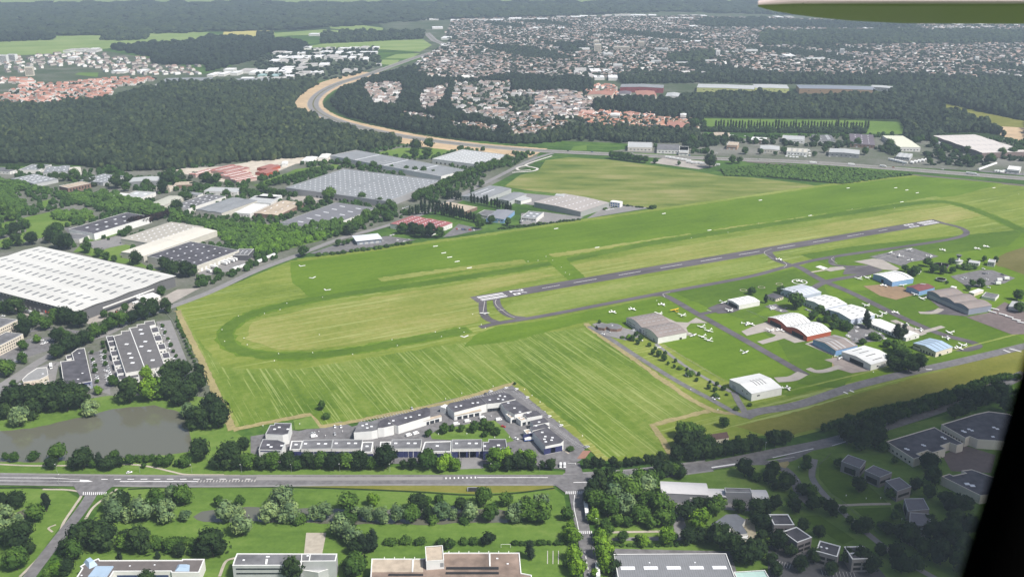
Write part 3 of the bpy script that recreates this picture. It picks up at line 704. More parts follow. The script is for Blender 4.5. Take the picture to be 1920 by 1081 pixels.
# ------------------------------------------------------------------ buildings
rooflight = mat("grey_rooflight", (0.15, 0.155, 0.16), .5, .2)
def profile(kind, rise, n=1):
 if kind == 'flat': return [(0, 0), (1, 0)]
 if kind == 'shed': return [(0, 0), (1, rise)]
 out = []
 for i in range(n):
  if kind == 'gable': pts = [(0, 0), (.5, rise), (1, 0)]
  else: pts = [(k / 8, rise * sin(pi * k / 8)) for k in range(9)]
  out += [((i + t) / n, z) for t, z in pts[(1 if i else 0):]]
 return out
def pz(prof, t):
 for (a, za), (b, zb) in zip(prof, prof[1:]):
  if t <= b + 1e-9: return za + (zb - za) * (t - a) / (b - a), (zb - za) / (b - a)
 return prof[-1][1], 0
def put(me, name, parent, loc, rot=(0, 0, 0)):
 o = link(name, me, parent)
 o.location = loc
 o.rotation_euler = rot
 return o
def box_mesh(name, lx, ly, lz, m):
 return MB().box(-lx / 2, lx / 2, -ly / 2, ly / 2, -lz / 2, lz / 2).mesh(name, m)
WM = {}
def wall_items(root, name, p0, p1, n, w_, h_, zc, m, a0=0.06, a1=0.94, depth=0.14):
 """n equal panes or doors set along one wall from p0 to p1 (local ground points, the wall's outside on the right)"""
 d = p1 - p0
 L = d.length
 d /= L
 nn = Vector((d.y, -d.x))
 key = (name, round(w_, 2), round(h_, 2), m.name)
 if key not in WM: WM[key] = MB().box(-w_ / 2, w_ / 2, -depth / 2, depth / 2, -h_ / 2, h_ / 2).mesh(name, m)
 for k in range(n):
  t = a0 + (a1 - a0) * ((k + 0.5) / n)
  p = p0 + d * (L * t)
  put(WM[key], name, root, (p.x, p.y, zc), (0, 0, atan2(d.y, d.x)))
def hall(name, label, cat, q, H, wall, roof, prof='flat', rise=0.0, n=1, rim=None, sky=(), win=(), group=None, eave=0.25, base=None):
 p = [P(a[0], a[1], H) for a in q]
 if len(p) == 3: p.append(p[0] + p[2] - p[1])
 c = (p[0] + p[1] + p[2] + p[3]) / 4
 ux = ((p[1] - p[0]) + (p[2] - p[3])).normalized()
 L = ((p[1] - p[0]) + (p[2] - p[3])).length / 2
 perp = Vector((-ux.y, ux.x))
 W = ((p[3] - p[0]) + (p[2] - p[1])).dot(perp) / 2
 flip = W < 0
 if flip: ux, perp, W = -ux, -perp, -W
 rz = atan2(ux.y, ux.x)
 root = thing(name, label, cat, (c.x, c.y, 0), rz, group)
 pr = profile(prof, rise, n)
 hx, hy = L / 2, W / 2
 FOOT.append([tuple(c + ux * (a * (hx + 4)) + perp * (b * (hy + 4))) for a, b in ((-1, -1), (1, -1), (1, 1), (-1, 1))])
 top = H + (0.45 if prof == 'flat' and rim else 0.0)
 # walls
 b = MB()
 b.add([(-hx, -hy, 0), (hx, -hy, 0), (hx, -hy, top), (-hx, -hy, top)], [(0, 1, 2, 3)])
 zb = H + pr[-1][1] if prof != 'flat' else top
 b.add([(hx, hy, 0), (-hx, hy, 0), (-hx, hy, zb), (hx, hy, zb)], [(0, 1, 2, 3)])
 ts = [(t, (H + z if prof != 'flat' else top)) for t, z in pr]
 b.add([(hx, -hy, 0)] + [(hx, hy, 0)] + [(hx, -hy + W * t, z) for t, z in ts[::-1]], [tuple(range(2 + len(ts)))])
 b.add([(-hx, hy, 0)] + [(-hx, -hy, 0)] + [(-hx, -hy + W * t, z) for t, z in ts], [tuple(range(2 + len(ts)))])
 b.build("wall", wall, root)
 if base:
  hb, mb_ = base
  e = 0.06
  bb = MB()
  bb.add([(-hx - e, -hy - e, 0), (hx + e, -hy - e, 0), (hx + e, hy + e, 0), (-hx - e, hy + e, 0), (-hx - e, -hy - e, hb), (hx + e, -hy - e, hb), (hx + e, hy + e, hb), (-hx - e, hy + e, hb)],
   [(0, 1, 5, 4), (1, 2, 6, 5), (2, 3, 7, 6), (3, 0, 4, 7)])
  bb.build("wall_base", mb_, root)
 # roof
 if prof == 'flat':
  i_ = 0.3 if rim else -eave
  ro = MB().box(-hx + i_, hx - i_, -hy + i_, hy - i_, H - 0.3, H).build("roof", roof, root)
  if rim:
   r_, e = MB(), 0.1
   for x0, x1, y0, y1 in ((-hx - e, hx + e, -hy - e, -hy + 0.4), (-hx - e, hx + e, hy - 0.4, hy + e), (-hx - e, -hx + 0.4, -hy + 0.4, hy - 0.4), (hx - 0.4, hx + e, -hy + 0.4, hy - 0.4)):
    r_.box(x0, x1, y0, y1, top - 0.12, top + 0.12)
   r_.build("parapet", rim, ro)
 else:
  r_ = MB()
  pp = [(-eave / W if i == 0 else (1 + eave / W if i == len(pr) - 1 else t), z) for i, (t, z) in enumerate(pr)]
  vt = [(s * (hx + eave), -hy + W * t, H + z + 0.22) for s in (-1, 1) for t, z in pp]
  vb = [(x, y, z - 0.2) for x, y, z in vt]
  k = len(pp)
  f = [(i, k + i, k + i + 1, i + 1) for i in range(k - 1)]
  f += [tuple(j + 2 * k for j in reversed(q_)) for q_ in f]
  f += [(i, i + 1, i + 1 + 2 * k, i + 2 * k) for i in range(k - 1)] + [(k + i + 1, k + i, k + i + 2 * k, k + i + 1 + 2 * k) for i in range(k - 1)]
  f += [(0, 2 * k, 3 * k, k), (2 * k - 1, 4 * k - 1, 3 * k - 1, k - 1)]
  r_.add(vt + vb, f)
  ro = r_.build("roof", roof, root)
 zoff = 0.0 if prof == 'flat' else 0.22
 for s in sky:
  if s[0] == 'grid':
   _, nu, nv, lu, lv, u0, u1, v0, v1, m = s[:10]
   nm = s[10] if len(s) > 10 else "skylight"
   th = 0.5 if prof == 'flat' else 0.2
   me = box_mesh(nm, lu, lv, th, m)
   cnt = 0
   rest = MB()
   for i in range(nu):
    for j in range(nv):
     u = u0 + (u1 - u0) * (i + .5) / nu
     v = v0 + (v1 - v0) * (j + .5) / nv
     if flip: u, v = 1 - u, 1 - v
     z, dz = pz(pr, v)
     x, y, zz = -hx + L * u, -hy + W * v, H + z + zoff + 0.04
     cnt += 1
     if cnt <= 98: put(me, nm, ro, (x, y, zz), (math.atan2(dz, W), 0, 0) if prof != 'flat' else (0, 0, 0))
     else: rest.box(x - lu / 2, x + lu / 2, y - lv / 2, y + lv / 2, zz - th / 2, zz + th / 2)
   if rest.v: tag(rest.build(nm + "_field", m, ro), kind="stuff")
  elif s[0] == 'strip':                    # across the slope at one place along the building
   _, u, wd, v0, v1, m, nm = s
   if flip: u, v0, v1 = 1 - u, 1 - v1, 1 - v0
   ks = [v0 + (v1 - v0) * i / 12 for i in range(13)]
   x0, x1 = -hx + L * u - wd / 2, -hx + L * u + wd / 2
   vt = [(x, -hy + W * v, H + pz(pr, v)[0] + zoff + 0.07) for x in (x0, x1) for v in ks]
   vb = [(x, y, z - 0.1) for x, y, z in vt]
   f = [(i, 13 + i, 14 + i, i + 1) for i in range(12)] + [(i, i + 1, i + 27, i + 26) for i in range(12)] + [(14 + i, 13 + i, 39 + i, 40 + i) for i in range(12)] + [(0, 26, 39, 13), (25, 51, 38, 12)]
   mk(nm, vt + vb, f, m, None, ro)
 cr = [Vector((-hx, -hy)), Vector((hx, -hy)), Vector((hx, hy)), Vector((-hx, hy))]
 sides = [(cr[i], cr[(i + 1) % 4]) for i in range(4)]
 nrm = []
 for a, b_ in sides:
  d = (b_ - a).normalized()
  v = Vector((d.y, -d.x))
  nrm.append(Vector((v.x * cos(rz) - v.y * sin(rz), v.x * sin(rz) + v.y * cos(rz))))
 pick = {'F': Vector((0, -1)), 'L': Vector((-.8, -.6)), 'R': Vector((.8, -.6)), 'B': Vector((0, 1))}
 for it in win:
  sd_, nm, cnt, w_, h_, zc, m = it[:7]
  a0, a1 = it[7:9] if len(it) > 8 else (0.05, 0.95)
  i = max(range(4), key=lambda k: nrm[k].dot(pick[sd_]))
  wall_items(root, nm, sides[i][0], sides[i][1], cnt, w_, h_, zc, m, a0, a1)
 return root
def block(name, label, cat, q, H, wall, roof, rim=white, sky=(), skym=dome, skys=1.6, win=(), group=None, z0=0.0, rimw=0.45):
 p = [P(a[0], a[1], H) for a in q]
 n = len(p)
 if sum(p[i].x * p[(i + 1) % n].y - p[(i + 1) % n].x * p[i].y for i in range(n)) < 0: p = p[::-1]
 c = sum(p, Vector((0, 0))) / n
 root = thing(name, label, cat, (c.x, c.y, 0), 0, group)
 l_ = [a - c for a in p]
 top = H + (0.4 if rim else 0)
 b = MB()
 for i in range(n):
  a, e = l_[i], l_[(i + 1) % n]
  b.add([(a.x, a.y, z0), (e.x, e.y, z0), (e.x, e.y, top), (a.x, a.y, top)], [(0, 1, 2, 3)])
 b.build("wall", wall, root)
 ro = mk("roof", [(a.x, a.y, H) for a in l_], [tuple(range(n))], roof, None, root)
 if rim:
  ins = []
  for i in range(n):
   a, o_, e = l_[i - 1], l_[i], l_[(i + 1) % n]
   d1_, d2_ = (o_ - a).normalized(), (e - o_).normalized()
   n1, n2 = Vector((-d1_.y, d1_.x)), Vector((-d2_.y, d2_.x))
   m_ = n1 + n2
   m_ = m_ / max(0.5, m_.dot(n1)) if m_.length > 1e-3 else n1
   ins.append((o_ - m_ * 0.06, o_ + m_ * rimw))
  v = []
  for a, e in ins: v += [(a.x, a.y, top - .12), (a.x, a.y, top + .1), (e.x, e.y, top + .1), (e.x, e.y, H - .05)]
  f = []
  for i in range(n):
   k, j = 4 * i, 4 * ((i + 1) % n)
   f += [(k, j, j + 1, k + 1), (k + 1, j + 1, j + 2, k + 2), (k + 2, j + 2, j + 3, k + 3)]
  mk("parapet", v, f, rim, None, ro)
 if sky:
  me = box_mesh("skylight", skys, skys * .8, 0.5, skym)
  for a in sky:
   w_ = P(a[0], a[1], H) - c
   put(me, "skylight", ro, (w_.x, w_.y, H + .1), (0, 0, random.uniform(-.1, .1)))
 for it in win:                                # (picture point near the wall's foot, kind, n, w, h, z, material)
  pt, nm, cnt, w_, h_, zc, m = it[:7]
  wp = P(*pt) - c
  best = min(range(n), key=lambda i: ((l_[i] + l_[(i + 1) % n]) / 2 - wp).length)
  a, e = l_[best], l_[(best + 1) % n]
  a0, a1 = it[7:9] if len(it) > 8 else (0.05, 0.95)
  wall_items(root, nm, a, e, cnt, w_, h_, zc, m, a0, a1)
 return root
# --- airfield hangars; dark panels paint the unlit inside of open bays
hall("hangar", "long white hangar with two humps of weathered grey brown roofing beside the service road", "hangar", Q("C", 550, 575, 880, 520, 1240, 735, 940, 795), 7, offwhite, fibro, 'arch', 3.0, 2,
 sky=[('grid', 5, 4, 3.5, 0.7, .12, .95, .05, .45, dimsky), ('grid', 5, 4, 3.5, 0.7, .12, .95, .55, .95, dimsky)],
 win=[('L', 'window', 6, 1.4, 1.1, 4.6, glass, .03, .3), ('L', 'window', 6, 1.4, 1.1, 2.0, glass, .03, .3), ('L', 'door', 1, 4, 4.5, 2.3, midgrey, .42, .5), ('L', 'window', 2, 1.3, 1.1, 4.6, glass, .52, .68), ('L', 'window', 2, 1.3, 1.1, 2.0, glass, .52, .68), ('L', 'door', 1, 2.5, 3.5, 1.8, midgrey, .84, .92), ('R', 'door', 1, 3, 2.4, 1.2, dark, .75, .85)])
hall("hangar", "white corrugated hangar with dark wavy roof slots at the bend of the service road", "hangar", Q(11, 1625, 685, 1850, 640, 2030, 745, 1805, 790), 7.5, offwhite, white, 'gable', 2.2,
 sky=[('strip', u, .8, .3, .64, seam, "roof_slot") for u in (.4, .5, .6, .7)], win=[('L', 'door', 1, 5, 4.5, 2.3, palegrey, .1, .35), ('L', 'window', 2, 1.5, 1, 4.8, glass, .5, .9), ('R', 'window', 1, 3, 1.2, 4.6, glass, .1, .35)])
hall("hangar", "small white open hangar with gliders' black apron in front", "hangar", Q(11, 1620, 85, 1770, 58, 1860, 97, 1700, 130), 5.5, offwhite, white, 'gable', 1.2,
 sky=[('strip', u, .8, .05, .95, midgrey, "roof_seam") for u in (.25, .5, .75)], win=[('L', 'hangar_door_or_dark_bay', 1, 15, 4, 2.1, dark, .1, .9)])
hall("hangar", "orange hangar with twin white arched roofs and two open bays", "hangar", Q("D", 235, 452, 500, 395, 950, 605, 685, 660), 6, orange, white, 'arch', 3.2, 2,
 sky=[('strip', u, 1.0, .01, .99, seam, "roof_seam") for u in (.16, .33, .5, .67, .84)], win=[('L', 'hangar_door_or_dark_bay', 1, 17, 4.6, 2.4, dark, .06, .36), ('L', 'hangar_door_or_dark_bay', 1, 17, 4.6, 2.4, dark, .62, .92)])
hall("hangar", "blue walled hangar under a patched brown and grey ribbed roof", "hangar", Q("D", 740, 705, 970, 645, 1270, 765, 1010, 815), 6, bluewall, fibro, 'gable', 2.4,
 sky=[('strip', u, 1.6, .03, .97, palegrey, "roof_rib") for u in (.12, .3, .48, .9)], win=[('L', 'hangar_door_or_dark_bay', 5, 5, 4, 2.1, mat("pale_blue_door", (0.28, 0.4, 0.58), 0.6, .1))])
hall("hangar", "white open fronted hangar with four dark roof slots beside the big dark trees", "hangar", Q("D", 1055, 830, 1330, 772, 1650, 900, 1415, 985), 6.5, offwhite, white, 'gable', 2.0,
 sky=[('grid', 1, 4, 13, 1.0, .2, .75, .04, .96, seam, "roof_slot")], win=[('L', 'hangar_door_or_dark_bay', 1, 17, 4.6, 2.4, dark, .2, .85), ('R', 'window', 1, 2.4, 1.4, 3, dark, .2, .4)])
hall("hangar", "pale grey ribbed hangar, first of the line beside the cross taxiway", "hangar", Q("D", 385, 130, 600, 80, 860, 165, 600, 215), 7, mat("pale_blue_wall", (0.42, 0.47, 0.55), .7, .1), mat("pale_blue_grey_sheet", (0.5, 0.53, 0.58), .5, .1), 'gable', 1.8,
 sky=[('strip', u, .4, .03, .97, midgrey, "roof_seam") for u in (.2, .4, .6, .8)], win=[('L', 'window', 5, 2, 1.5, 2, glass)])
hall("hangar", "bright white roofed hangar with ten grey skylights, middle of the line", "hangar", Q("D", 635, 245, 870, 195, 1140, 295, 895, 345), 7, mat("white_blue_wall", (0.5, 0.55, 0.66), .7, .1), white, 'gable', 2.0,
 sky=[('grid', 2, 5, 4.5, 2, .2, .95, .05, .95, midgrey)], win=[('L', 'window', 8, 1.8, 1.5, 2, glass), ('L', 'door', 2, 3, 3, 1.6, white, .3, .8)])
hall("hangar", "bright white roofed hangar with skylights behind the tall dark conifers", "hangar", Q("D", 895, 360, 1170, 305, 1450, 415, 1190, 470), 7, mat("white_blue_wall", (0.5, 0.55, 0.66)), white, 'gable', 2.0,
 sky=[('grid', 2, 5, 4.5, 2, .2, .95, .05, .95, midgrey)], win=[('L', 'window', 7, 1.8, 1.5, 2, glass), ('L', 'door', 2, 3, 3, 1.6, white, .3, .8), ('R', 'window', 6, 1.2, 1.2, 2.2, glass)])
hall("clubhouse", "long white roofed club building with a row of windows behind the car park", "clubhouse", Q("D", 1375, 515, 1810, 685, 1930, 635, 1490, 462), 4.2, offwhite, white, 'gable', 2.4, win=[('L', 'window', 11, 1.8, 1.5, 2.1, glass), ('R', 'window', 2, 1.5, 1.5, 2.2, glass)])
hall("hangar", "pale blue roofed hangar with cream walls at the airfield corner", "hangar", Q("F", 665, 260, 860, 205, 1120, 300, 940, 355), 6, cream, blueroof, 'gable', 2.0,
 sky=[('strip', u, .8, .03, .97, seam, "roof_seam") for u in (.28, .52, .76)], win=[('L', 'window', 5, 1.5, 2.2, 1.9, glass, .3, .95), ('L', 'hangar_door_or_dark_bay', 1, 9, 1.0, 4, dark, .02, .3), ('R', 'window', 2, 1.5, 1.6, 2, glass)])
hall("hangar", "light blue hangar with a white ribbed arched roof near the fuel apron", "hangar", Q("E", 215, 325, 460, 285, 680, 370, 450, 408), 6.5, bluewall, white, 'arch', 2.0,
 sky=[('strip', u, .8, .02, .98, midgrey, "roof_seam") for u in (.2, .4, .6)] + [('strip', .84, 2.2, .05, .95, midgrey, "roof_strip")], win=[('L', 'hangar_door_or_dark_bay', 1, 4, 4.5, 2.4, dark, .42, .58)])
hall("hangar", "small blue hangar with a rusty red roof between the two larger hangars", "hangar", Q("E", 585, 470, 760, 425, 930, 470, 755, 510), 6, bluewall, mat("rust_roof", (0.17, 0.06, 0.06), .8, .25), 'gable', 1.6, sky=[('strip', .85, 3, .55, .95, palegrey, "roof_patch")])
hall("hangar", "very long grey hangar with three weathered roof humps and a pale sliding front", "hangar", Q("E", 790, 515, 1080, 485, 1560, 665, 1345, 715), 7.5, mat("slate_blue_wall", (0.22, 0.24, 0.3), .8, .12), fibro, 'arch', 2.2, 3,
 sky=[('strip', u, .5, .01, .99, midgrey, "roof_seam") for u in (.33, .66)], win=[('L', 'hangar_door_or_dark_bay', 9, 7, 4.6, 2.4, palegrey, .05, .99)])
hall("office", "small cream office with a dark roof among conifers by the car park", "office", Q("D", 215, 200, 310, 170, 405, 215, 325, 240), 4, cream, darkroof, rim=None, win=[('L', 'window', 3, 1.6, 1.3, 2.2, glass), ('R', 'window', 3, 1.6, 1.3, 2.2, glass)])
hall("hut", "small cream block hut beside the long grey hangar", "hut", Q("E", 1300, 520, 1410, 485, 1465, 500, 1360, 540), 4, cream, offwhite, win=[('L', 'window', 1, 1.2, 1, 2.2, glass)])
hall("hut", "low white walled compound hut with a grey lid near the long hangar", "hut", Q("E", 1440, 575, 1490, 530, 1640, 555, 1600, 600), 3, offwhite, grey, rim=white)
hall("hut", "pale roofed shed under dark trees at the right edge of the airfield", "shed", Q("E", 1720, 690, 1800, 645, 1960, 640, 1960, 720), 4, offwhite, palegrey, 'gable', 1)
hall("hut", "small pale hut with a flat lid behind the blue hangar", "hut", Q("E", 605, 290, 640, 262, 770, 270, 750, 295), 3, offwhite, palegrey)
hall("hut", "tiny cream shed at the edge of the grass by the blue hangar", "hut", Q("E", 1092, 465, 1110, 455, 1165, 462, 1150, 475), 2.6, cream, white)
block("clubhouse", "brick clubhouse with a rounded grey roof beside the white twin hangar", "clubhouse", Q("C", 225, 650, 290, 635, 350, 640, 400, 630, 470, 640, 520, 665, 510, 690, 460, 700, 380, 695, 345, 670, 320, 690, 250, 680), 3.6, brown, grey, rim=None, sky=Q("C", 410, 660), win=[(Q("C", 290, 700)[0], "window", 4, 1.4, 1.2, 2, glass)])
hall("hut", "small white hut with a pale roof among shrubs beside the path", "hut", Q(11, 1297, 632, 1325, 627, 1352, 640, 1325, 648), 3, offwhite, palegrey, 'gable', .8)
# control tower and the round terrace beside it
ct = P(*Q("E", 1175, 205)[0])
t = thing("control_tower", "control tower with a round glazed cab above a white terrace building", "control tower", (ct.x, ct.y, 0))
MB().prism([(5.5 * cos(k * pi / 8) , 4.5 * sin(k * pi / 8)) for k in range(16)], 0, 4).build("wall", offwhite, t)
MB().prism([(6.2 * cos(k * pi / 8), 5.2 * sin(k * pi / 8)) for k in range(16)], 4, 4.4).build("terrace", palegrey, t)
MB().tube([(0, 0, 4.4), (0, 0, 9)], [1.7, 1.4], 12).build("shaft", offwhite, t)
MB().tube([(0, 0, 9), (0, 0, 11.4)], [2.4, 3.1], 10).build("cab_glazing", glass, t)
MB().tube([(0, 0, 11.4), (0, 0, 11.8)], [3.6, 3.6], 12).build("roof", grey, t)
MB().tube([(0, 0, 11.8), (0, 0, 15)], .07, 5).build("antenna", steel, t)
c_ = P(*Q("E", 985, 250)[0])
t = thing("restaurant", "round low pavilion with a dark dished roof and white mast among shrubs", "pavilion", (c_.x, c_.y, 0))
MB().prism([(8 * cos(k * pi / 12), 8 * sin(k * pi / 12)) for k in range(24)], 0, 3.6).build("wall", brown, t)
MB().tube([(0, 0, 3.6), (0, 0, 4.1), (0, 0, 4.1), (0, 0, 3.75)], [9.4, 9.4, 8.6, .5], 28).build("roof", grey, t)
MB().tube([(0, 0, 3.7), (0, 0, 6.5)], [.5, .35], 8).build("mast", offwhite, t)
c_ = P(*Q("E", 985, 400)[0])
t = thing("shelter", "open ring shaped pale shelter on the grass below the round pavilion", "shelter", (c_.x, c_.y, 0))
MB().tube([(0, 0, 2.3), (0, 0, 2.8), (0, 0, 2.8), (0, 0, 2.6)], [6, 6, 5.4, .2], 24).build("roof", palegrey, t)
for k in range(8): MB().tube([(5.4 * cos(k * pi / 4), 5.4 * sin(k * pi / 4), 0), (5.4 * cos(k * pi / 4), 5.4 * sin(k * pi / 4), 2.35)], .12, 6).build("post", steel, t)
hall("tower_annex", "low white annex with a pale roof beside the control tower", "annex", Q("E", 1290, 190, 1310, 168, 1430, 172, 1420, 200), 4, offwhite, palegrey, win=[('F', 'window', 4, 1.5, 1.2, 2.2, glass)])
hall("office", "square grey office with a flat roof at the end of the tower buildings", "office", Q("E", 1510, 185, 1530, 155, 1605, 165, 1590, 195), 6, palegrey, palegrey, rim=white, win=[('F', 'window', 3, 1.4, 1.2, 3.5, glass)])
# --- the big white warehouse and the offices beside the pond
hall("white_warehouse", "huge white roofed warehouse with rows of grey skylights and red trailers at its docks", "warehouse", [(70, 461), (322, 517), (151, 584), (-110, 519)], 13, mat("dark_grey_cladding", (0.12, 0.12, 0.125), .7, .15), ribbed, 'gable', 1.2, 3, eave=1.2,
 sky=[('grid', 19, 2, 3.0, 9.0, .02, .97, .03, .31, rooflight), ('grid', 19, 2, 3.0, 9.0, .02, .97, .36, .64, rooflight), ('grid', 19, 2, 3.0, 9.0, .02, .97, .69, .97, rooflight)],
 win=[('L', 'dock_door', 26, 3, 3.2, 2.4, palegrey, .1, .95), ('L', 'window', 40, 1.6, .9, 10.5, white, .02, .98), ('R', 'white_band', 1, 72, 1.6, 6.5, white), ('R', 'window', 1, 66, 2.2, 2.6, glass)])
for a, b_ in ((9, (1010, 70, 1150, 28, 1195, 60, 1080, 88)),):
 hall("canopy_building", "small bright white roofed gatehouse in the warehouse yard", "gatehouse", Q(a, *b_), 5, offwhite, white, win=[('L', 'window', 3, 1.5, 1.2, 2, glass), ('R', 'window', 4, 1.5, 1.2, 2, glass)])
hall("office_block", "tall cream office block with square windows left of the estate road, larger of two", "office", [(35, 598.7), (-40, 633.5), (-90, 629), (-15, 595)], 15, cream, grey, rim=offwhite,
 win=[('R', 'window', 18, 1.5, 1.3, z, glass) for z in (2.5, 6, 9.5, 12.6)])
hall("office_block", "lower cream office wing with square windows beside the tree hung lawn", "office", [(38.7, 627), (-42, 671), (-70, 661), (16, 622)], 10, cream, grey, rim=offwhite,
 win=[('R', 'window', 18, 1.5, 1.3, z, glass) for z in (2.2, 5.2, 8.2)])
block("office", "stepped grey roofed office with navy fascia and white front by the lime green lawn", "office", Q("M", 715, 460, 780, 455, 848, 760, 590, 805, 557, 580, 680, 565, 660, 500), 7, mat("navy_trim_wall", (0.28, 0.3, 0.38), .8, .1), darkroof, rim=offwhite, sky=Q("M", 730, 500, 760, 685, 720, 740),
 win=[(Q("M", 720, 850)[0], "window_band", 2, 9, 2.6, 1.8, palegrey), (Q("M", 720, 850)[0], "fascia", 1, 21, 1.5, 6, navy)])
block("annex", "small navy fronted annex of the stepped office with a dark flat roof", "annex", Q("M", 605, 525, 660, 512, 672, 545, 615, 560), 5, offwhite, darkroof, rim=offwhite)
block("workshop", "cream wedge shaped workshop beside the estate road", "workshop", Q("M", 205, 745, 255, 695, 340, 640, 432, 632, 445, 705, 365, 745, 215, 768), 8, cream, mat("pale_felt", (0.25, 0.25, 0.25), .9, .2), rim=offwhite, sky=Q("M", 395, 690), win=[(Q("M", 420, 800)[0], "window", 3, 2, 1.5, 3, palegrey)])
block("workshop", "low pink roofed link between the wedge workshop and the office", "annex", Q("M", 205, 775, 360, 748, 370, 800, 220, 825), 5, cream, mat("pink_felt", (0.3, 0.22, 0.2), .9, .2), rim=None)
block("office", "low L shaped white office with dark roof and small skylights by the trees", "office", Q("M", 25, 905, 105, 895, 100, 848, 215, 835, 355, 800, 370, 878, 225, 905, 222, 925, 30, 965), 5, offwhite, darkroof, rim=offwhite, sky=Q("M", 60, 930, 150, 890, 155, 900, 200, 880, 175, 855, 295, 820, 300, 850, 265, 885, 300, 880),
 win=[(Q("M", 300, 920)[0], "window", 6, 1.8, 1.5, 2.6, glass), (Q("M", 130, 960)[0], "window", 5, 1.8, 1.5, 2.6, glass)])
cb = block("business_centre", "large grey roofed business centre with stepped sides between two tree lined car parks", "office", Q(9, 850, 360, 910, 345, 908, 325, 968, 318, 966, 300, 1028, 292, 1026, 275, 1085, 268, 1083, 252, 1158, 242, 1168, 275, 1125, 285, 1240, 590, 940, 640), 8, offwhite, mat("grey_felt_b", (0.125, 0.12, 0.122), .9, .25), rim=offwhite,
  sky=Q(9, 1055, 312, 1065, 342, 950, 420, 1090, 400, 970, 490, 985, 522, 995, 560, 1120, 470, 1145, 540, 1060, 437), skys=3.5)
mkx = [Vector(x) - Vector((cb.location.x, cb.location.y)) for x in (P(*Q(9, 975, 308)[0], 8), P(*Q(9, 1090, 612)[0], 8))]
dd = (mkx[1] - mkx[0]).normalized() * .4
nn_ = Vector((-dd.y, dd.x))
MB().add([(*(mkx[0] - nn_), 8.5), (*(mkx[1] - nn_), 8.5), (*(mkx[1] + nn_), 8.5), (*(mkx[0] + nn_), 8.5), (*(mkx[0] - nn_), 8), (*(mkx[1] - nn_), 8), (*(mkx[1] + nn_), 8), (*(mkx[0] + nn_), 8)],
  [(0, 1, 2, 3), (0, 4, 5, 1), (2, 6, 7, 3)]).build("roof_divider", white, cb)
for cx_, cy_ in ((825, 378), (838, 418), (856, 488), (876, 560), (898, 620)):
 block("office_bay", "small dark roofed office bay on the pond side car park front of the business centre", "office bay", Q(9, cx_ - 30, cy_ - 14, cx_ + 25, cy_ - 22, cx_ + 38, cy_ + 16, cx_ - 18, cy_ + 24), 5.5, offwhite, darkroof, rim=white, group="office bays on the left of the business centre",
  win=[(Q(9, cx_ + 10, cy_ + 50)[0], "window", 2, 1.6, 1.6, 3, glass)])
for cx_, cy_ in ((1160, 315), (1183, 378), (1212, 442), (1243, 508)):
 block("office_bay", "small dark roofed office bay on the airfield side of the business centre", "office bay", Q(9, cx_ - 32, cy_ - 20, cx_ + 22, cy_ - 28, cx_ + 36, cy_ + 14, cx_ - 20, cy_ + 22), 5.5, offwhite, darkroof, rim=white, group="office bays on the right of the business centre",
  win=[(Q(9, cx_ + 10, cy_ + 50)[0], "window", 2, 1.6, 1.6, 3, glass)])
for q_, lb in (((878, 655, 1035, 632, 1045, 668, 895, 690), "low white fronted wing of the business centre nearest the lime green tree"), ((1165, 630, 1165, 605, 1300, 560, 1318, 612, 1170, 642), "low white fronted wing of the business centre nearest the field path")):
 block("office_wing", lb, "office", Q(9, *q_), 5, offwhite, darkroof, rim=white, sky=[Q(9, (q_[0] + q_[4]) / 2, (q_[1] + q_[5]) / 2)[0]], win=[(Q(9, (q_[4] + q_[6]) / 2, (q_[5] + q_[7]) / 2 + 40)[0], "window", 6, 2, 2, 2.6, glass)])
# --- trading estate behind (tiles 5 to 8)
hall("warehouse", "dark roofed warehouse with long white side and scattered skylights by the park", "warehouse", Q(5, 580, 625, 945, 512, 1140, 548, 640, 690), 9, white, darkroof, rim=white, sky=[('grid', 5, 2, 4, 3, .1, .9, .1, .9, dome)])
hall("annex", "low grey annex with pipes at the end of the dark roofed warehouse", "annex", Q(5, 480, 690, 570, 655, 640, 700, 560, 730), 5, offwhite, grey, rim=white)
hall("warehouse", "flat beige roofed warehouse dotted with skylights", "warehouse", Q(5, 930, 695, 1310, 577, 1500, 625, 1130, 762), 8, beige, mat("beige_roof", (0.37, 0.35, 0.31), .9, .15), sky=[('grid', 9, 4, 3, 1.4, .05, .95, .08, .92, dome)])
hall("warehouse", "cream striped roof warehouse with a pale long side", "warehouse", Q(5, 900, 812, 1480, 620, 1615, 655, 1085, 838), 8, beige, mat("cream_roof", (0.6, 0.57, 0.5), .7, .1), 'gable', 1, sky=[('strip', .5, 1.2, .02, .98, beige, "roof_seam")])
hall("warehouse", "dark roofed depot with white dock doors and a row of white trailers", "warehouse", Q(5, 1090, 845, 1430, 730, 1790, 800, 1490, 910), 9, beige, darkroof, rim=white, sky=[('grid', 6, 4, 2.4, 1.8, .05, .95, .05, .95, dome)], win=[('R', 'dock_door', 9, 3.4, 4.5, 2.5, white), ('L', 'window', 1, 30, 1.0, 7, palegrey)])
hall("annex", "dark small annex block at the end of the depot", "annex", Q(5, 1760, 830, 1800, 775, 1900, 800, 1850, 840), 7, mat("dark_cladding", (0.09, 0.09, 0.1), .7, .15), grey, rim=white, sky=[('grid', 3, 2, 1.5, 1.5, .2, .8, .2, .8, dome)])
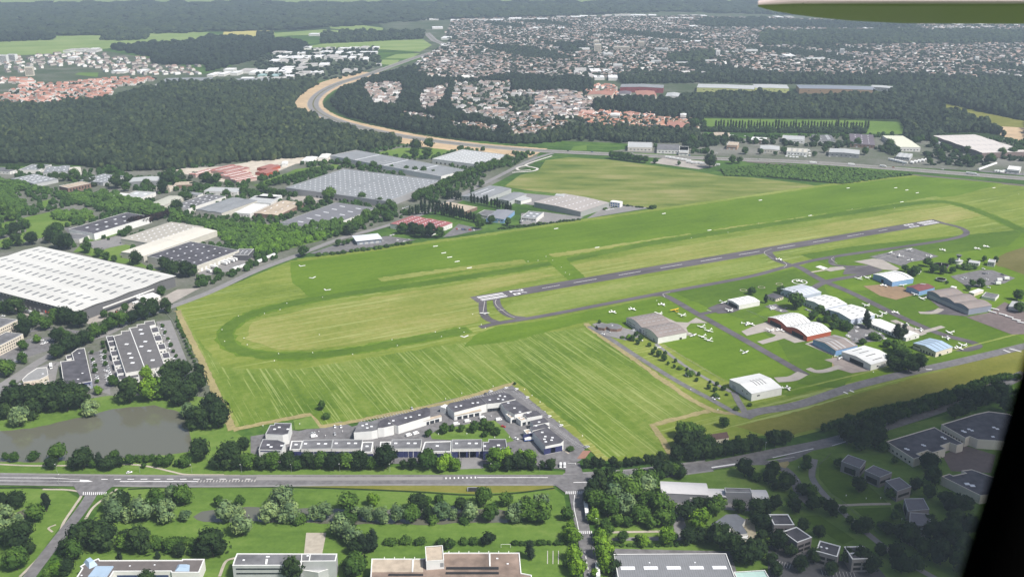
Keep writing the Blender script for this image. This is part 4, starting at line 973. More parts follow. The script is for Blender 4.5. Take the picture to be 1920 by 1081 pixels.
EST = [  # q tile, corners, H, wall, roof, profile, rise, n, skylights, label
 (5, (80, 262, 250, 225, 440, 265, 250, 300), 6, palegrey, midgrey, 'gable', 1, 3, ('grid', 4, 6, 6, 2, .05, .95, .05, .95, dome), "low grey shed with rows of roof lights in the wood's edge"),
 (5, (325, 205, 360, 165, 515, 170, 505, 220), 6, palegrey, midgrey, 'gable', 1, 2, ('grid', 2, 4, 5, 2, .05, .95, .05, .95, dome), "grey shed with ribbed roof lights against the forest"),
 (5, (520, 215, 520, 172, 600, 178, 615, 215), 6, offwhite, beige, 'gable', 1, 1, None, "small pale shed at the forest edge beside the grey ribbed shed"),
 (5, (130, 195, 240, 158, 390, 152, 300, 195), 6, offwhite, midgrey, 'flat', 0, 1, ('grid', 3, 2, 5, 2, .1, .9, .1, .9, dome), "white walled grey shed nearest the forest"),
 (5, (-60, 185, 40, 170, 120, 185, 60, 215), 6, offwhite, grey, 'flat', 0, 1, None, "grey shed half hidden by trees at the left edge of the estate"),
 (5, (390, 330, 560, 290, 735, 285, 560, 318), 9, brown, tanroof, 'flat', 0, 1, None, "brown brick office with tall dark window bays"),
 (5, (610, 270, 770, 222, 950, 240, 760, 292), 6, palegrey, midgrey, 'flat', 0, 1, ('grid', 6, 3, 4, 2, .05, .95, .05, .95, dome), "grey shed with white roof lights behind the brown office"),
 (5, (990, 275, 1000, 235, 1250, 262, 1200, 290), 8, midgrey, palegrey, 'gable', 1.5, 1, None, "tall pale grey shed between tree clumps"),
 (5, (1310, 300, 1330, 272, 1445, 292, 1430, 312), 6, brown, tanroof, 'flat', 0, 1, None, "small brick office with a tan roof below the red works"),
 (5, (1180, 320, 1240, 300, 1300, 320, 1260, 340), 6, cream, tanroof, 'flat', 0, 1, None, "small cream office among trees in the estate"),
 (5, (800, 385, 870, 362, 960, 372, 890, 402), 5, white, white, 'flat', 0, 1, None, "bright white flat roofed unit beside the tree belt"),
 (5, (895, 405, 1030, 345, 1160, 370, 1000, 425), 6, offwhite, palegrey, 'flat', 0, 1, ('grid', 2, 2, 7, 5, .05, .95, .05, .95, dome), "white unit with pale domes beside the tree belt"),
 (5, (1110, 445, 1290, 388, 1365, 398, 1225, 470), 6, beige, mat("pale_beige_sheet", (0.42, 0.42, 0.36), .8, .12), 'gable', 1, 1, None, "pale beige shed standing alone between tree belts"),
 (5, (1260, 475, 1560, 375, 1690, 395, 1420, 485), 7, offwhite, grey, 'flat', 0, 1, ('grid', 5, 3, 4, 2, .05, .95, .1, .9, dome), "grey roofed unit with oval roof lights"),
 (5, (1480, 485, 1750, 400, 1920, 425, 1650, 525), 8, beige, midgrey, 'gable', 1, 2, None, "wide grey ridged shed next to the oval light unit"),
 (5, (1540, 345, 1600, 318, 1820, 338, 1770, 372), 6, offwhite, palegrey, 'flat', 0, 1, None, "pale grey shed below the red brick works"),
 (5, (1390, 370, 1430, 358, 1520, 368, 1480, 385), 6, offwhite, midgrey, 'flat', 0, 1, None, "small grey shed beside dark conifers in the estate"),
 (5, (1770, 505, 1920, 440, 2000, 460, 1860, 535), 6, offwhite, white, 'flat', 0, 1, None, "white topped narrow unit beside the wide ridged shed"),
 (6, (0, 515, 180, 425, 370, 440, 150, 540), 6, brown, tanroof, 'gable', 1, 2, ('grid', 4, 2, 5, 1.5, .05, .95, .05, .95, dome), "brown roofed workshop with roof lights"),
 (6, (-80, 430, 0, 385, 190, 400, 100, 450), 6, offwhite, palegrey, 'flat', 0, 1, None, "pale flat unit behind the brown workshop"),
 (6, (0, 395, 60, 372, 190, 385, 130, 415), 6, offwhite, white, 'flat', 0, 1, None, "small bright white unit behind the brown workshop"),
]
for k, (t_, q_, H_, wl, rf, pf, rs_, n_, sk, lb) in enumerate(EST):
 hall("industrial_unit", lb, "industrial unit", Q(t_, *q_), H_, wl, rf, pf, rs_, n_, rim=white if pf == 'flat' and k % 2 else None, sky=[sk] if sk else (),
  win=[('R', 'window', 7, 2.5, 4, 5, dark, .05, .95)] if 'tall dark' in lb else [('R', 'door', 3, 3, 3, 1.6, palegrey), ('L', 'window', 5, 2, 1.2, 3, glass)])
hall("warehouse", "largest grey warehouse of the estate, its roof covered with small white roof lights", "warehouse", Q(6, 250, 320, 660, 185, 1390, 275, 960, 440), 10, mat("silver_cladding", (0.3, 0.3, 0.31), .6, .12), midgrey, rim=palegrey,
 sky=[('grid', 11, 9, 2.6, 1.5, .04, .97, .02, .48, dome), ('grid', 11, 9, 2.6, 1.5, .04, .97, .52, .98, dome)], win=[('L', 'dock_door', 12, 3, 3.4, 2.2, dark, .3, .75)])
hall("annex", "small dark annex with three roof lights at the corner of the largest warehouse", "annex", Q(6, 280, 350, 320, 335, 400, 345, 385, 362), 6, mat("dark_cladding", (0.09, 0.09, 0.1)), palegrey, sky=[('grid', 3, 1, 2, 3, .1, .9, .2, .8, dome)])
hall("warehouse", "grey warehouse with eleven white roof strips and a brick base", "warehouse", Q(6, 175, 595, 610, 435, 895, 485, 500, 635), 8, white, mat("grey_roof_b", (0.17, 0.17, 0.185), .8, .15), rim=palegrey, sky=[('grid', 6, 2, 2.2, 9, .06, .96, .1, .9, dome)], base=(4.5, brown),
 win=[('L', 'window', 26, 1.6, 2.4, 3, palegrey)])
hall("warehouse", "long low warehouse with three dark roof fields below the forest", "warehouse", Q(6, 540, 95, 690, 55, 1640, 185, 1400, 235), 9, white, midgrey, rim=offwhite, sky=[('grid', 14, 3, 4, 1.6, .03, .97, .1, .9, dome)] + [('grid', 1, 1, .8, 56, u - .01, u + .01, .05, .95, white, "roof_divider") for u in (.26, .45)])
hall("warehouse", "pale warehouse speckled with roof lights near the motorway", "warehouse", Q(6, 1350, 105, 1550, 40, 1900, 85, 1650, 165), 8, offwhite, palegrey, rim=white, sky=[('grid', 9, 8, 3, 2, .04, .96, .05, .95, dome)], win=[('L', 'dock_door', 10, 3, 3.2, 1.8, dark)])
hall("warehouse", "faded red roofed warehouse with pale roof lights behind the poplars", "warehouse", Q(6, 1030, 600, 1120, 545, 1520, 585, 1290, 650), 7, offwhite, pinkred, 'gable', .8, 3, sky=[('grid', 8, 6, 3, 1.2, .04, .96, .05, .95, dome)], win=[('R', 'window', 9, 1.2, 3, 3, palegrey)])
hall("canopy_building", "small filling station like building with a white canopy roof by the runway fence", "canopy building", Q(6, 735, 690, 915, 672, 930, 710, 750, 728), 6, mat("glazed_front", (0.25, 0.28, 0.33), .4, .2), mat("canopy_white", (0.62, 0.65, 0.68), .5, .1), 'gable', .6, win=[('F', 'window', 4, 4.5, 3, 2, palegrey)], eave=1.5)
EST2 = [
 (6, (1560, 385, 1770, 305, 1900, 342, 1690, 420), 7, palegrey, midgrey, 'gable', 1.2, 1, ('grid', 1, 2, 40, 1.2, .05, .95, .3, .9, dome), "grey gabled shed in front of the poplar screen"),
 (6, (1800, 415, 1940, 358, 2020, 375, 1900, 430), 7, palegrey, midgrey, 'gable', 1, 1, None, "second grey gabled shed beside the poplar screen"),
 (6, (1350, 465, 1460, 425, 1640, 480, 1560, 505), 5, brown, tanroof, 'flat', 0, 1, None, "low tan roofed building inside the poplar screen"),
 (6, (1650, 525, 1720, 495, 1800, 505, 1740, 545), 5, offwhite, grey, 'flat', 0, 1, None, "small dark unit beside the blue workshop"),
 (6, (1725, 555, 1810, 490, 1940, 502, 1860, 565), 6, bluewall, mat("slate_sheet", (0.22, 0.23, 0.26), .7, .12), 'gable', 1, 1, None, "blue walled workshop with a slate roof"),
 (7, (70, 548, 130, 500, 235, 518, 180, 560), 6, offwhite, midgrey, 'flat', 0, 1, ('grid', 2, 2, 4, 4, .1, .9, .1, .9, dome), "small white workshop with a grey roof by the runway fence"),
 (7, (0, 400, 60, 380, 140, 410, 40, 430), 6, offwhite, palegrey, 'flat', 0, 1, None, "small pale unit among trees by the track"),
 (7, (868, 30, 872, -15, 1052, -10, 1052, 22), 8, mat("warm_white", (0.55, 0.52, 0.47), .8, .1), palegrey, 'flat', 0, 1, None, "plain warm white block beyond the motorway"),
 (7, (1088, 40, 1092, -5, 1256, 8, 1252, 45), 8, offwhite, grey, 'flat', 0, 1, None, "white framed grey block beyond the motorway"),
 (7, (1256, 45, 1258, 15, 1325, 22, 1325, 52), 7, offwhite, midgrey, 'flat', 0, 1, None, "narrow white unit beyond the motorway"),
 ("O", (345, 390, 350, 352, 530, 355, 525, 392), 6, cream, tanroof, 'gable', 1, 1, None, "cream unit with a tan roof beneath the poplar row"),
 ("O", (480, 395, 530, 375, 610, 385, 590, 405), 5, white, white, 'flat', 0, 1, None, "bright white annex beneath the poplar row"),
 ("O", (765, 430, 790, 395, 945, 412, 940, 440), 7, brown, white, 'flat', 0, 1, None, "dark fronted unit with a white roof band"),
 ("O", (1110, 420, 1140, 375, 1360, 400, 1385, 440, ), 8, white, palegrey, 'flat', 0, 1, None, "large bright white unit with a grey roof"),
 ("O", (1430, 400, 1480, 375, 1640, 385, 1780, 480), 7, palegrey, grey, 'gable', 1, 2, ('grid', 8, 2, 2, 6, .05, .95, .05, .95, dome), "dark ribbed shed with pale roof stripes"),
 ("O", (490, 490, 530, 455, 630, 460, 620, 500), 9, mat("tan_brick", (0.4, 0.28, 0.2), .9, .15), tanroof, 'flat', 0, 1, None, "tan brick block beside the motorway"),
 ("O", (870, 530, 880, 495, 1085, 505, 1095, 560), 7, beige, palegrey, 'gable', 1.2, 1, None, "pale shed with a gravel yard beside the motorway"),
 ("O", (1160, 570, 1190, 525, 1400, 535, 1410, 575), 7, white, beige, 'flat', 0, 1, ('grid', 3, 3, 4, 4, .1, .9, .1, .9, midgrey), "white depot with vans parked along its front"),
 ("O", (1640, 580, 1660, 530, 1990, 550, 1990, 590), 8, midgrey, palegrey, 'gable', 1.2, 1, None, "dark grey fronted shed with a pale roof by the grass plot"),
 ("O", (-40, 560, -40, 510, 70, 510, 60, 580), 7, offwhite, palegrey, 'flat', 0, 1, None, "grey unit at the near end of the motorway row"),
 ("R", (-80, 470, 0, 370, 180, 368, 290, 500), 7, brown, mat("violet_felt", (0.13, 0.11, 0.13), .9, .25), 'flat', 0, 1, ('grid', 5, 3, 4, 2, .05, .95, .1, .9, dome), "brick unit with a dark roof beside the cream hall"),
 ("R", (285, 385, 525, 388, 790, 520, 560, 515), 9, offwhite, mat("cream_yellow_sheet", (0.62, 0.62, 0.5), .6, .08), 'gable', 1, 1, None, "long cream roofed hall with banded end wall"),
 ("R", (920, 378, 1440, 380, 1880, 560, 1420, 590), 11, mat("brown_cladding", (0.2, 0.15, 0.14), .8, .12), mat("pinkish_white_sheet", (0.56, 0.52, 0.49), .6, .08), 'gable', .7, 4, ('grid', 7, 4, 1, 14, .08, .95, .05, .95, palegrey), "vast pale roofed warehouse with a brown side wall"),
 ("R", (480, 610, 520, 582, 665, 590, 630, 650), 6, palegrey, palegrey, 'gable', .6, 3, None, "small pale ribbed shed beside the trailer yard"),
 ("R", (840, 420, 860, 405, 920, 410, 1200, 520), 5, offwhite, palegrey, 'flat', 0, 1, None, "low pale strip building along the vast warehouse"),
 ("R", (1740, 760, 1745, 725, 1900, 735, 1860, 785), 7, white, white, 'flat', 0, 1, None, "bright white hut in the yard at the right edge"),
]
for k, (t_, q_, H_, wl, rf, pf, rs_, n_, sk, lb) in enumerate(EST2):
 hall("industrial_unit", lb, "industrial unit", Q(t_, *q_), H_, wl, rf, pf, rs_, n_, rim=white if pf == 'flat' and k % 2 else None, sky=[sk] if sk else (),
  win=[('F', 'window', 6, 3, 1.5, 4, glass), ('F', 'door', 2, 3.5, 3.4, 1.8, palegrey)])
hall("warehouse", "long grey beige hall with rounded eaves and a blue and white office end", "warehouse", Q(7, 165, 445, 330, 378, 785, 432, 515, 498), 8, mat("green_grey_sheet", (0.3, 0.31, 0.3), .7, .1), mat("warm_grey_sheet", (0.36, 0.33, 0.31), .7, .12), 'gable', 1.2, sky=[('grid', 7, 4, 3, 1.6, .05, .95, .05, .95, dome)])
hall("office", "blue and white two storey office at the end of the grey beige hall", "office", Q(7, 745, 425, 760, 418, 825, 432, 800, 448), 8, white, white, win=[('F', 'window', 4, 2, 2, z, mat("blue_glass", (0.06, 0.14, 0.4), .3, .2)) for z in (2, 5.5)])
hall("office", "white office cube at the far corner of the grey beige hall", "office", Q(7, 322, 385, 335, 370, 400, 378, 385, 392), 9, white, palegrey, win=[('F', 'window', 3, 2, 2, 5, glass)])
# brick works: four red stacks of pipes and kiln sheds
for k, (q_, lb) in enumerate((((1420, 225, 1560, 185, 1600, 195, 1460, 235), "low red shed of the brick works nearest the road"), ((1520, 200, 1700, 160, 1900, 175, 1720, 215), "long red roofed shed of the brick works"), ((1620, 235, 1780, 200, 1900, 215, 1740, 250), "red roofed shed in the middle of the brick works"),
       ((1700, 262, 1850, 235, 1940, 250, 1790, 275), "red roofed shed at the edge of the brick works lawn"))):
 hall("brick_works_shed", lb, "shed", Q(5, *q_), 5, mat("pale_pink_wall", (0.5, 0.38, 0.34), .9, .15), mat("works_red", (0.3, 0.13, 0.11), .9, .3), 'gable', 1.2, 3, sky=[('grid', 1, 5, 40, 1.5, .1, .9, .05, .95, offwhite, "roof_strip")])
for k, (q_, lb) in enumerate((((20, 175, 110, 150, 170, 165, 80, 195), "red brick stack shed beside the sandy yard"), ((0, 210, 90, 185, 165, 195, 70, 225), "red brick stack shed at the lower side of the sandy yard"))):
 hall("brick_works_shed", lb, "shed", Q(6, *q_), 5, orange, mat("works_red", (0.3, 0.13, 0.11)), 'gable', 1.2, 2)
for k, (q_, lb) in enumerate((((330, 130, 380, 98, 460, 92, 430, 130), "pale open store in the sandy yard"), ((190, 150, 200, 130, 240, 130, 235, 152), "small white cabin in the sandy yard"), ((470, 100, 500, 70, 560, 78, 530, 110), "pale silo shed in the sandy yard"))):
 hall("yard_store", lb, "shed", Q(6, *q_), 5, offwhite, white, 'gable', .8)
# --- business court
COURT = [("A", (160, 490, 205, 490, 210, 468, 400, 470, 365, 590, 300, 605, 105, 595), 9, "square dark roofed corner office at the left end of the court, upper of two", (210, 535, 262, 514, 360, 535), (200, 640)),
 ("A", (75, 650, 240, 655, 330, 690, 290, 775, 30, 770), 9, "square dark roofed corner office at the left end of the court, lower of two", (138, 712, 170, 735, 290, 720), (160, 860))]
for t_, q_, H_, lb, sk, wp in COURT:
 block("court_office", lb, "office", Q(t_, *q_), H_, white, darkroof, rim=palegrey, sky=Q(t_, *sk), skys=2.2, win=[(Q(t_, *wp)[0], "window_band", 2, 5, 3.2, 4, offwhite), (Q(t_, *wp)[0], "fascia", 1, 16, .9, 8.2, navy)])
ROW = [("A", (400, 670, 530, 668, 500, 768, 378, 770), 7, 0, "end unit with white frame at the left of the navy fronted row"),
 ("A", (535, 660, 865, 655, 845, 755, 505, 762), 8, 3, "navy fronted unit with white pilasters, second in the row"),
 ("A", (868, 655, 1200, 655, 1180, 757, 850, 757), 8, 3, "navy fronted unit with white pilasters, third in the row"),
 ("A", (1195, 682, 1320, 680, 1300, 795, 1175, 800), 7, 0, "white framed low entrance unit left of the gap in the row"),
 ("A", (1400, 680, 1520, 678, 1505, 795, 1385, 800), 7, 0, "white framed low entrance unit right of the gap in the row"),
 ("A", (1530, 655, 1865, 652, 1850, 755, 1520, 757), 8, 3, "navy fronted unit with white pilasters right of the gap"),
 ("B", (-20, 680, 282, 672, 275, 790, -60, 795), 7, 0, "lower white edged unit behind the lime green trees"),
 ("B", (285, 655, 622, 652, 620, 755, 283, 760), 8, 3, "navy fronted unit with white pilasters near the right end of the row")]
for t_, q_, H_, nb, lb in ROW:
 xs, ys = q_[0::2], q_[1::2]
 sk = []
 for fx in ((.12, .55, .78) if nb else (.5,)): sk += [xs[3] + (xs[2] - xs[3]) * fx + 12, ys[0] * .62 + ys[3] * .38]
 fp = Q(t_, (xs[2] + xs[3]) / 2, ys[3] + 70)[0]
 r_ = block("row_unit", lb, "workshop unit", Q(t_, *q_), H_, offwhite, grey, rim=white if not nb else palegrey, sky=Q(t_, *sk), skys=2.4, rimw=.8 if not nb else .3,
   win=[(fp, "shopfront", max(nb, 1), 14.5 if nb else 11, 5.2, 3.2, navy, 0.0, 1.0)] + ([(fp, "pilaster", 6, .7, 7.4, 3.8, white, 0, 1)] if nb else []))
block("row_unit", "corner unit with stepped dark roof at the right end of the navy row", "workshop unit", Q("B", 635, 685, 695, 680, 697, 650, 890, 648, 905, 745, 835, 755, 830, 778, 635, 782), 8, navy, darkroof, rim=palegrey, sky=Q("B", 760, 740, 808, 716, 650, 725), skys=2.4)
UP = [("A", (1160, 450, 1385, 440, 1365, 540, 1300, 555, 1100, 570), 8, "grey roofed white workshop at the left end of the upper row", (1200, 495, 1245, 478, 1252, 522, 1300, 505), 8),
 ("A", (1388, 440, 1480, 405, 1550, 490, 1440, 515, 1370, 520), 9, "angled white house with two storeys joining the upper row", (1500, 470,), 9),
 ("A", (1490, 412, 1920, 285, 1955, 305, 1960, 385, 1600, 495, 1555, 485), 8, "long white workshop with dark roof and garage doors in the upper row", (1545, 440, 1685, 410, 1742, 398, 1838, 376), 8),
 ("B", (230, 270, 260, 240, 600, 172, 675, 250, 310, 345), 8, "white workshop with dark roof in the middle of the upper row", (330, 285, 385, 272, 520, 243, 575, 237), 8),
 ("B", (605, 172, 870, 120, 935, 140, 1000, 195, 830, 235, 680, 250), 8, "dark roofed workshop at the apex of the court", (710, 207, 805, 195, 858, 204, 825, 160, 880, 168), 8),
 ("B", (835, 240, 1000, 205, 1180, 330, 1075, 350, 990, 370, 950, 345, 890, 320), 8, "dark roofed workshop running down from the apex", (918, 240, 988, 298, 1050, 342), 8),
 ("B", (1080, 350, 1240, 322, 1300, 375, 1130, 405), 7, "dark flat roofed unit with a white return below the apex wing", (1142, 354,), 7),
 ("B", (890, 370, 940, 355, 1005, 395, 945, 415), 5, "small pale roofed porch block on the court side of the wing", (945, 380), 5),
 ("B", (1000, 400, 1060, 390, 1135, 425, 1060, 445), 5, "second small pale roofed porch block on the court side of the wing", (1065, 412), 5),
 ("B", (1165, 440, 1320, 405, 1380, 455, 1200, 490), 7, "dark flat roofed unit in the lower wing", (1265, 455,), 7),
 ("B", (1160, 510, 1330, 470, 1385, 505, 1190, 550), 7, "dark flat roofed unit with white corner in the lower wing", (1230, 497,), 7),
 ("B", (1190, 560, 1360, 510, 1540, 660, 1510, 690, 1335, 725), 8, "large dark roofed end unit with navy front and white side", (1300, 570, 1335, 618, 1325, 648, 1415, 630, 1405, 658, 1340, 676), 8),
 ("B", (1090, 550, 1150, 535, 1195, 580, 1130, 595), 5, "small tan roofed porch beside the end unit", (1160, 575), 5)]
for t_, q_, H_, lb, sk, _h in UP:
 n_ = len(q_) // 2
 fr = max(range(n_), key=lambda i: (q_[2 * i + 1] + q_[(2 * i + 3) % len(q_)]) / 2 - abs(0))
 fp = Q(t_, (q_[2 * fr] + q_[(2 * fr + 2) % len(q_)]) / 2, (q_[2 * fr + 1] + q_[(2 * fr + 3) % len(q_)]) / 2 + 60)[0]
 nv = "end unit" in lb
 block("court_workshop", lb, "workshop unit", Q(t_, *q_), H_, white, tanroof if "porch" in lb else (grey if "grey" in lb else darkroof), rim=None if "porch" not in lb else white, sky=Q(t_, *sk), skys=2.0,
  win=[(fp, "shopfront" if nv else "garage_door", 2 if nv else (1 if H_ == 5 else 4), 10 if nv else 3.4, 5 if nv else 3.2, 3.2 if nv else 1.7, navy if nv else glass)])
hall("garage_row", "low cream roofed garage front along the right half of the upper row", "garage row", Q("B", 300, 345, 590, 300, 612, 318, 318, 385), 5, white, tanroof, win=[('F', 'garage_door', 4, 4, 3.2, 1.7, glass)])
hall("garage_row", "low cream roofed garage front along the left half of the upper row", "garage row", Q("A", 1570, 500, 2000, 400, 2160, 360, 1575, 535), 5, white, tanroof, win=[('F', 'garage_door', 8, 4, 3.2, 1.7, glass)])
block("gable_shed", "small white gabled shed between the halves of the upper row", "shed", Q("B", 150, 280, 205, 252, 240, 262, 215, 300), 6, white, white, rim=None)
# --- foreground buildings along the bottom edge
fb = block("office_building", "brown roofed office with pale blue rooflights and white parapet at the lower left", "office", Q("I", 258, 500, 325, 390, 300, 372, 350, 340, 510, 280, 525, 302, 1105, 300, 1445, 300, 1452, 288, 1703, 288, 1640, 440, 1330, 440, 1320, 425, 680, 428, 600, 560), 8, offwhite, mat("brown_grey_felt", (0.13, 0.115, 0.11), .9, .2), rim=white, rimw=.7, sky=Q("I", 862, 362, 1140, 350, 318, 468), skys=1.0,
  win=[(Q("I", 1000, 500)[0], "window", 14, 2.6, 2.2, 4.5, mat("blue_window", (0.05, 0.07, 0.16), .2, .3)), (Q("I", 1480, 500)[0], "window", 1, 14, 1.5, 4, navy)])
for q_, z_ in (((338, 325, 425, 280, 500, 350, 405, 395), 11), ((385, 490, 480, 368, 680, 368, 600, 490), 8.7), ((1365, 420, 1400, 348, 1535, 348, 1530, 422), 9.6)):
 pp = [P(*a, 8) - Vector((fb.location.x, fb.location.y)) for a in Q("I", *q_)]
 cc = sum(pp, Vector((0, 0))) / 4
 v = [(p.x, p.y, 8.0) for p in pp] + [(*(cc + (p - cc) * (.55 if z_ > 9 else .96)), z_) for p in pp]
 o = mk("rooflight", v, [(3, 2, 1, 0), (4, 5, 6, 7), (0, 1, 5, 4), (1, 2, 6, 5), (2, 3, 7, 6), (3, 0, 4, 7)], blueroof, None, fb)
 bpy_n = o.data.polygons[1].normal.z
 if bpy_n < 0: o.data.flip_normals()
gb = block("office_building", "grey concrete office with white parapet and curved ramp, beside the sand court", "office", Q("J", 265, 285, 1395, 288, 1375, 372, 990, 375, 985, 420, 215, 422, 240, 345), 12, palegrey, grey, rim=white, rimw=.7, sky=Q("J", 342, 356, 1062, 308, 605, 318, 622, 318), skys=1.4,
  win=[(Q("J", 600, 560)[0], "window", 22, 2.2, 1.1, z, glass) for z in (9.8, 6.4, 3.0)])
for q_ in ((990, 290, 1000, 290, 995, 415, 985, 415), (1085, 292, 1097, 292, 1085, 370, 1073, 370), (590, 350, 615, 350, 605, 405, 582, 405)):
 pp = [P(*a, 12) - Vector((gb.location.x, gb.location.y)) for a in Q("J", *q_)]
 MB().prism([(p.x, p.y) for p in pp], 12, 12.7).build("roof_upstand", white, gb)
block("office_wing", "low grey sloping wing at the right end of the concrete office", "office", Q("J", 990, 420, 1380, 380, 1360, 440, 1180, 500, 990, 470), 6, palegrey, palegrey, rim=white)
ribbon("garden_wall_path", Q("J", 70, 546, 140, 380, 250, 335), 2.0, gravelm, 8)
rw = block("school_block", "tan and rust roofed institute with white edging and dark galleries", "institute", Q("K", 95, 268, 640, 268, 872, 205, 1660, 205, 1680, 420, 1790, 440, 1790, 520, 80, 520), 11, offwhite, redroof, rim=white, rimw=.6, sky=Q("K", 1425, 262, 1535, 318), skys=1.3)
for q_, m_, z_ in (((100, 275, 525, 275, 520, 405, 95, 405), tanroof, 11.12), ((545, 275, 640, 275, 640, 405, 535, 405), tanroof, 11.1)):
 pp = [P(*a, 11) - Vector((rw.location.x, rw.location.y)) for a in Q("K", *q_)]
 MB().prism([(p.x, p.y) for p in pp], 10.95, z_).build("roof_field", m_, rw)
for q_ in ((525, 270, 545, 270, 535, 405, 520, 405), (1335, 208, 1352, 208, 1355, 345, 1340, 345)):
 pp = [P(*a, 11) - Vector((rw.location.x, rw.location.y)) for a in Q("K", *q_)]
 MB().prism([(p.x, p.y) for p in pp], 11, 11.5).build("roof_divider", white, rw)
for q_ in ((885, 352, 1440, 352, 1440, 378, 882, 378), (880, 405, 1442, 405, 1442, 428, 878, 428), (275, 425, 640, 425, 640, 444, 270, 444)):
 pp = [P(*a, 11) - Vector((rw.location.x, rw.location.y)) for a in Q("K", *q_)]
 MB().prism([(p.x, p.y) for p in pp], 10.9, 11.25).build("gallery_slot", dark, rw)
for x_, y_ in ((228, 258), (335, 258), (440, 258), (548, 258), (912, 195), (1018, 195), (1124, 195), (1230, 195), (1335, 195), (1440, 195), (1546, 195)):
 p_ = P(*Q("K", x_, y_ + 8)[0], 11) - Vector((rw.location.x, rw.location.y))
 put(box_mesh("fin", .4, 1.6, 8, white), "fin", rw, (p_.x, p_.y + .8, 7.6))
hall("stair_tower", "tan topped lift tower with a white front rising from the institute roof", "tower", Q("K", 665, 290, 668, 130, 840, 140, 868, 290), 17, white, tanroof, rim=white, win=[('F', 'louvre', 1, 2.2, 3, 14, midgrey, .78, .98)])
ww = hall("warehouse", "long grey roofed warehouse with pale skylight bands at the bottom edge", "warehouse", Q(15, 790, 915, 1590, 905, 1720, 1180, 785, 1180), 8, palegrey, mat("grey_sheet_c", (0.2, 0.205, 0.215), .7, .12, lines=(1.5, 0, .25)), rim=white,
  sky=[('grid', 5, 1, 9, 3.2, .0, 1.0, .54, .68, dome)] + [('grid', 2, 1, .9, .9, .1, .9, .72, .8, dome, "roof_vent")])
hall("annex", "mint green roofed annex beside the grey warehouse at the bottom edge", "annex", Q(15, 1670, 1048, 1880, 1030, 1960, 1120, 1700, 1130), 6, offwhite, mint, rim=white)
# arched hall and its wing, right of the grove
hall("arched_hall", "grey hall with a pale curved roof beside the grove", "hall", Q("N", 575, 368, 1105, 400, 1125, 522, 610, 505), 8, mat("concrete_grey_wall", (0.26, 0.26, 0.28), .8, .1), mat("pale_roof_c", (0.52, 0.51, 0.51), .6, .06), 'arch', 1.6, win=[('F', 'sign', 1, 6, 1.0, 5, dark, .68, .84), ('F', 'door', 3, 4, 3.6, 1.9, mat("concrete_grey_wall", (0.26, 0.26, 0.28)), .1, .6), ('F', 'window', 2, 1.8, 1.2, 5, offwhite, .54, .94)])
hall("arched_wing", "lower pale roofed wing joining the arched hall and the grey block", "hall wing", Q("N", 1125, 455, 1310, 458, 1315, 558, 1125, 550), 5.5, mat("concrete_grey_wall", (0.26, 0.26, 0.28)), mat("pale_roof_c", (0.52, 0.51, 0.51)), 'arch', .8)
hall("grey_block", "dark grey cubic block with a flat roof amid the arched wings", "block", Q("N", 1310, 450, 1600, 455, 1620, 508, 1325, 495), 9, mat("concrete_grey_wall", (0.26, 0.26, 0.28)), grey, rim=palegrey, win=[('F', 'window', 5, 2, 1, 5.5, midgrey)])
hall("arched_wing", "last pale roofed wing at the right end behind the round trees", "hall wing", Q("N", 1610, 470, 1770, 468, 1815, 578, 1618, 570), 5.5, mat("concrete_grey_wall", (0.26, 0.26, 0.28)), mat("pale_roof_c", (0.52, 0.51, 0.51)), 'arch', 1.2)
block("pavilion", "fan shaped grey roofed pavilion with a pale terrace among dark trees", "pavilion", Q("N", 1165, 850, 1260, 790, 1330, 740, 1450, 738, 1545, 800, 1510, 860, 1570, 955, 1480, 965, 1390, 880, 1330, 930, 1200, 950), 5, offwhite, mat("blue_grey_felt", (0.16, 0.17, 0.19), .9, .2), rim=None, win=[(Q("N", 1180, 960)[0], "window", 4, 1.5, 1.8, 2, glass)])
sheet("terrace", Q("N", 1490, 850, 1560, 790, 1640, 830, 1670, 980, 1650, 1060, 1500, 1060, 1400, 1050, 1400, 980, 1480, 970, 1570, 950), mat("pale_paving", (0.45, 0.4, 0.28), .9, .3, .3), 8)
hall("kiosk", "small white kiosk on the pavilion terrace", "kiosk", Q("N", 1490, 1000, 1500, 965, 1570, 975, 1570, 1010), 3, white, white)
hall("house", "dark brown roofed cottage behind the trees at the hay field corner", "house", Q(15, 1420, 30, 1590, 0, 1625, 35, 1490, 55), 4, cream, mat("brown_tiles", (0.09, 0.055, 0.05), .9, .25), 'gable', 3, win=[('F', 'window', 3, 1.2, 1.2, 2, glass)])
# office cubes in the dark corner
dsl = mat("slate_roof", (0.14, 0.135, 0.15), .9, .2)
conc = mat("exposed_concrete", (0.24, 0.22, 0.22), .9, .2)
for q_, H_, lb in (((550, 215, 600, 165, 735, 212, 690, 268), 9, "slate roofed office cube nearest the bend of the lane"), ((725, 285, 790, 245, 930, 300, 840, 335), 9, "slate roofed office cube in the middle of its row"), ((880, 362, 985, 335, 1075, 405, 970, 440), 9, "slate roofed office cube at the lower end of its row"),
    ((1020, 495, 1165, 492, 1210, 575, 1050, 590), 8, "grey roofed office cube beside the square lawn"), ((1065, 598, 1215, 610, 1222, 700, 1060, 690), 8, "second grey roofed office cube beside the square lawn"), ((1060, 700, 1205, 735, 1150, 805, 1010, 745), 7, "sloping grey roofed office cube below the square lawn")):
 block("office_cube", lb, "office", Q(16, *q_), H_, conc, dsl, rim=palegrey, rimw=.25, win=[(Q(16, q_[6] * .5 + q_[4] * .5, q_[5] + 90)[0], "window_band", 1, 11, 2, 4.5, dark), (Q(16, q_[0] - 20, q_[7] + 60)[0], "window_band", 1, 9, 4.5, 3.8, dark)])
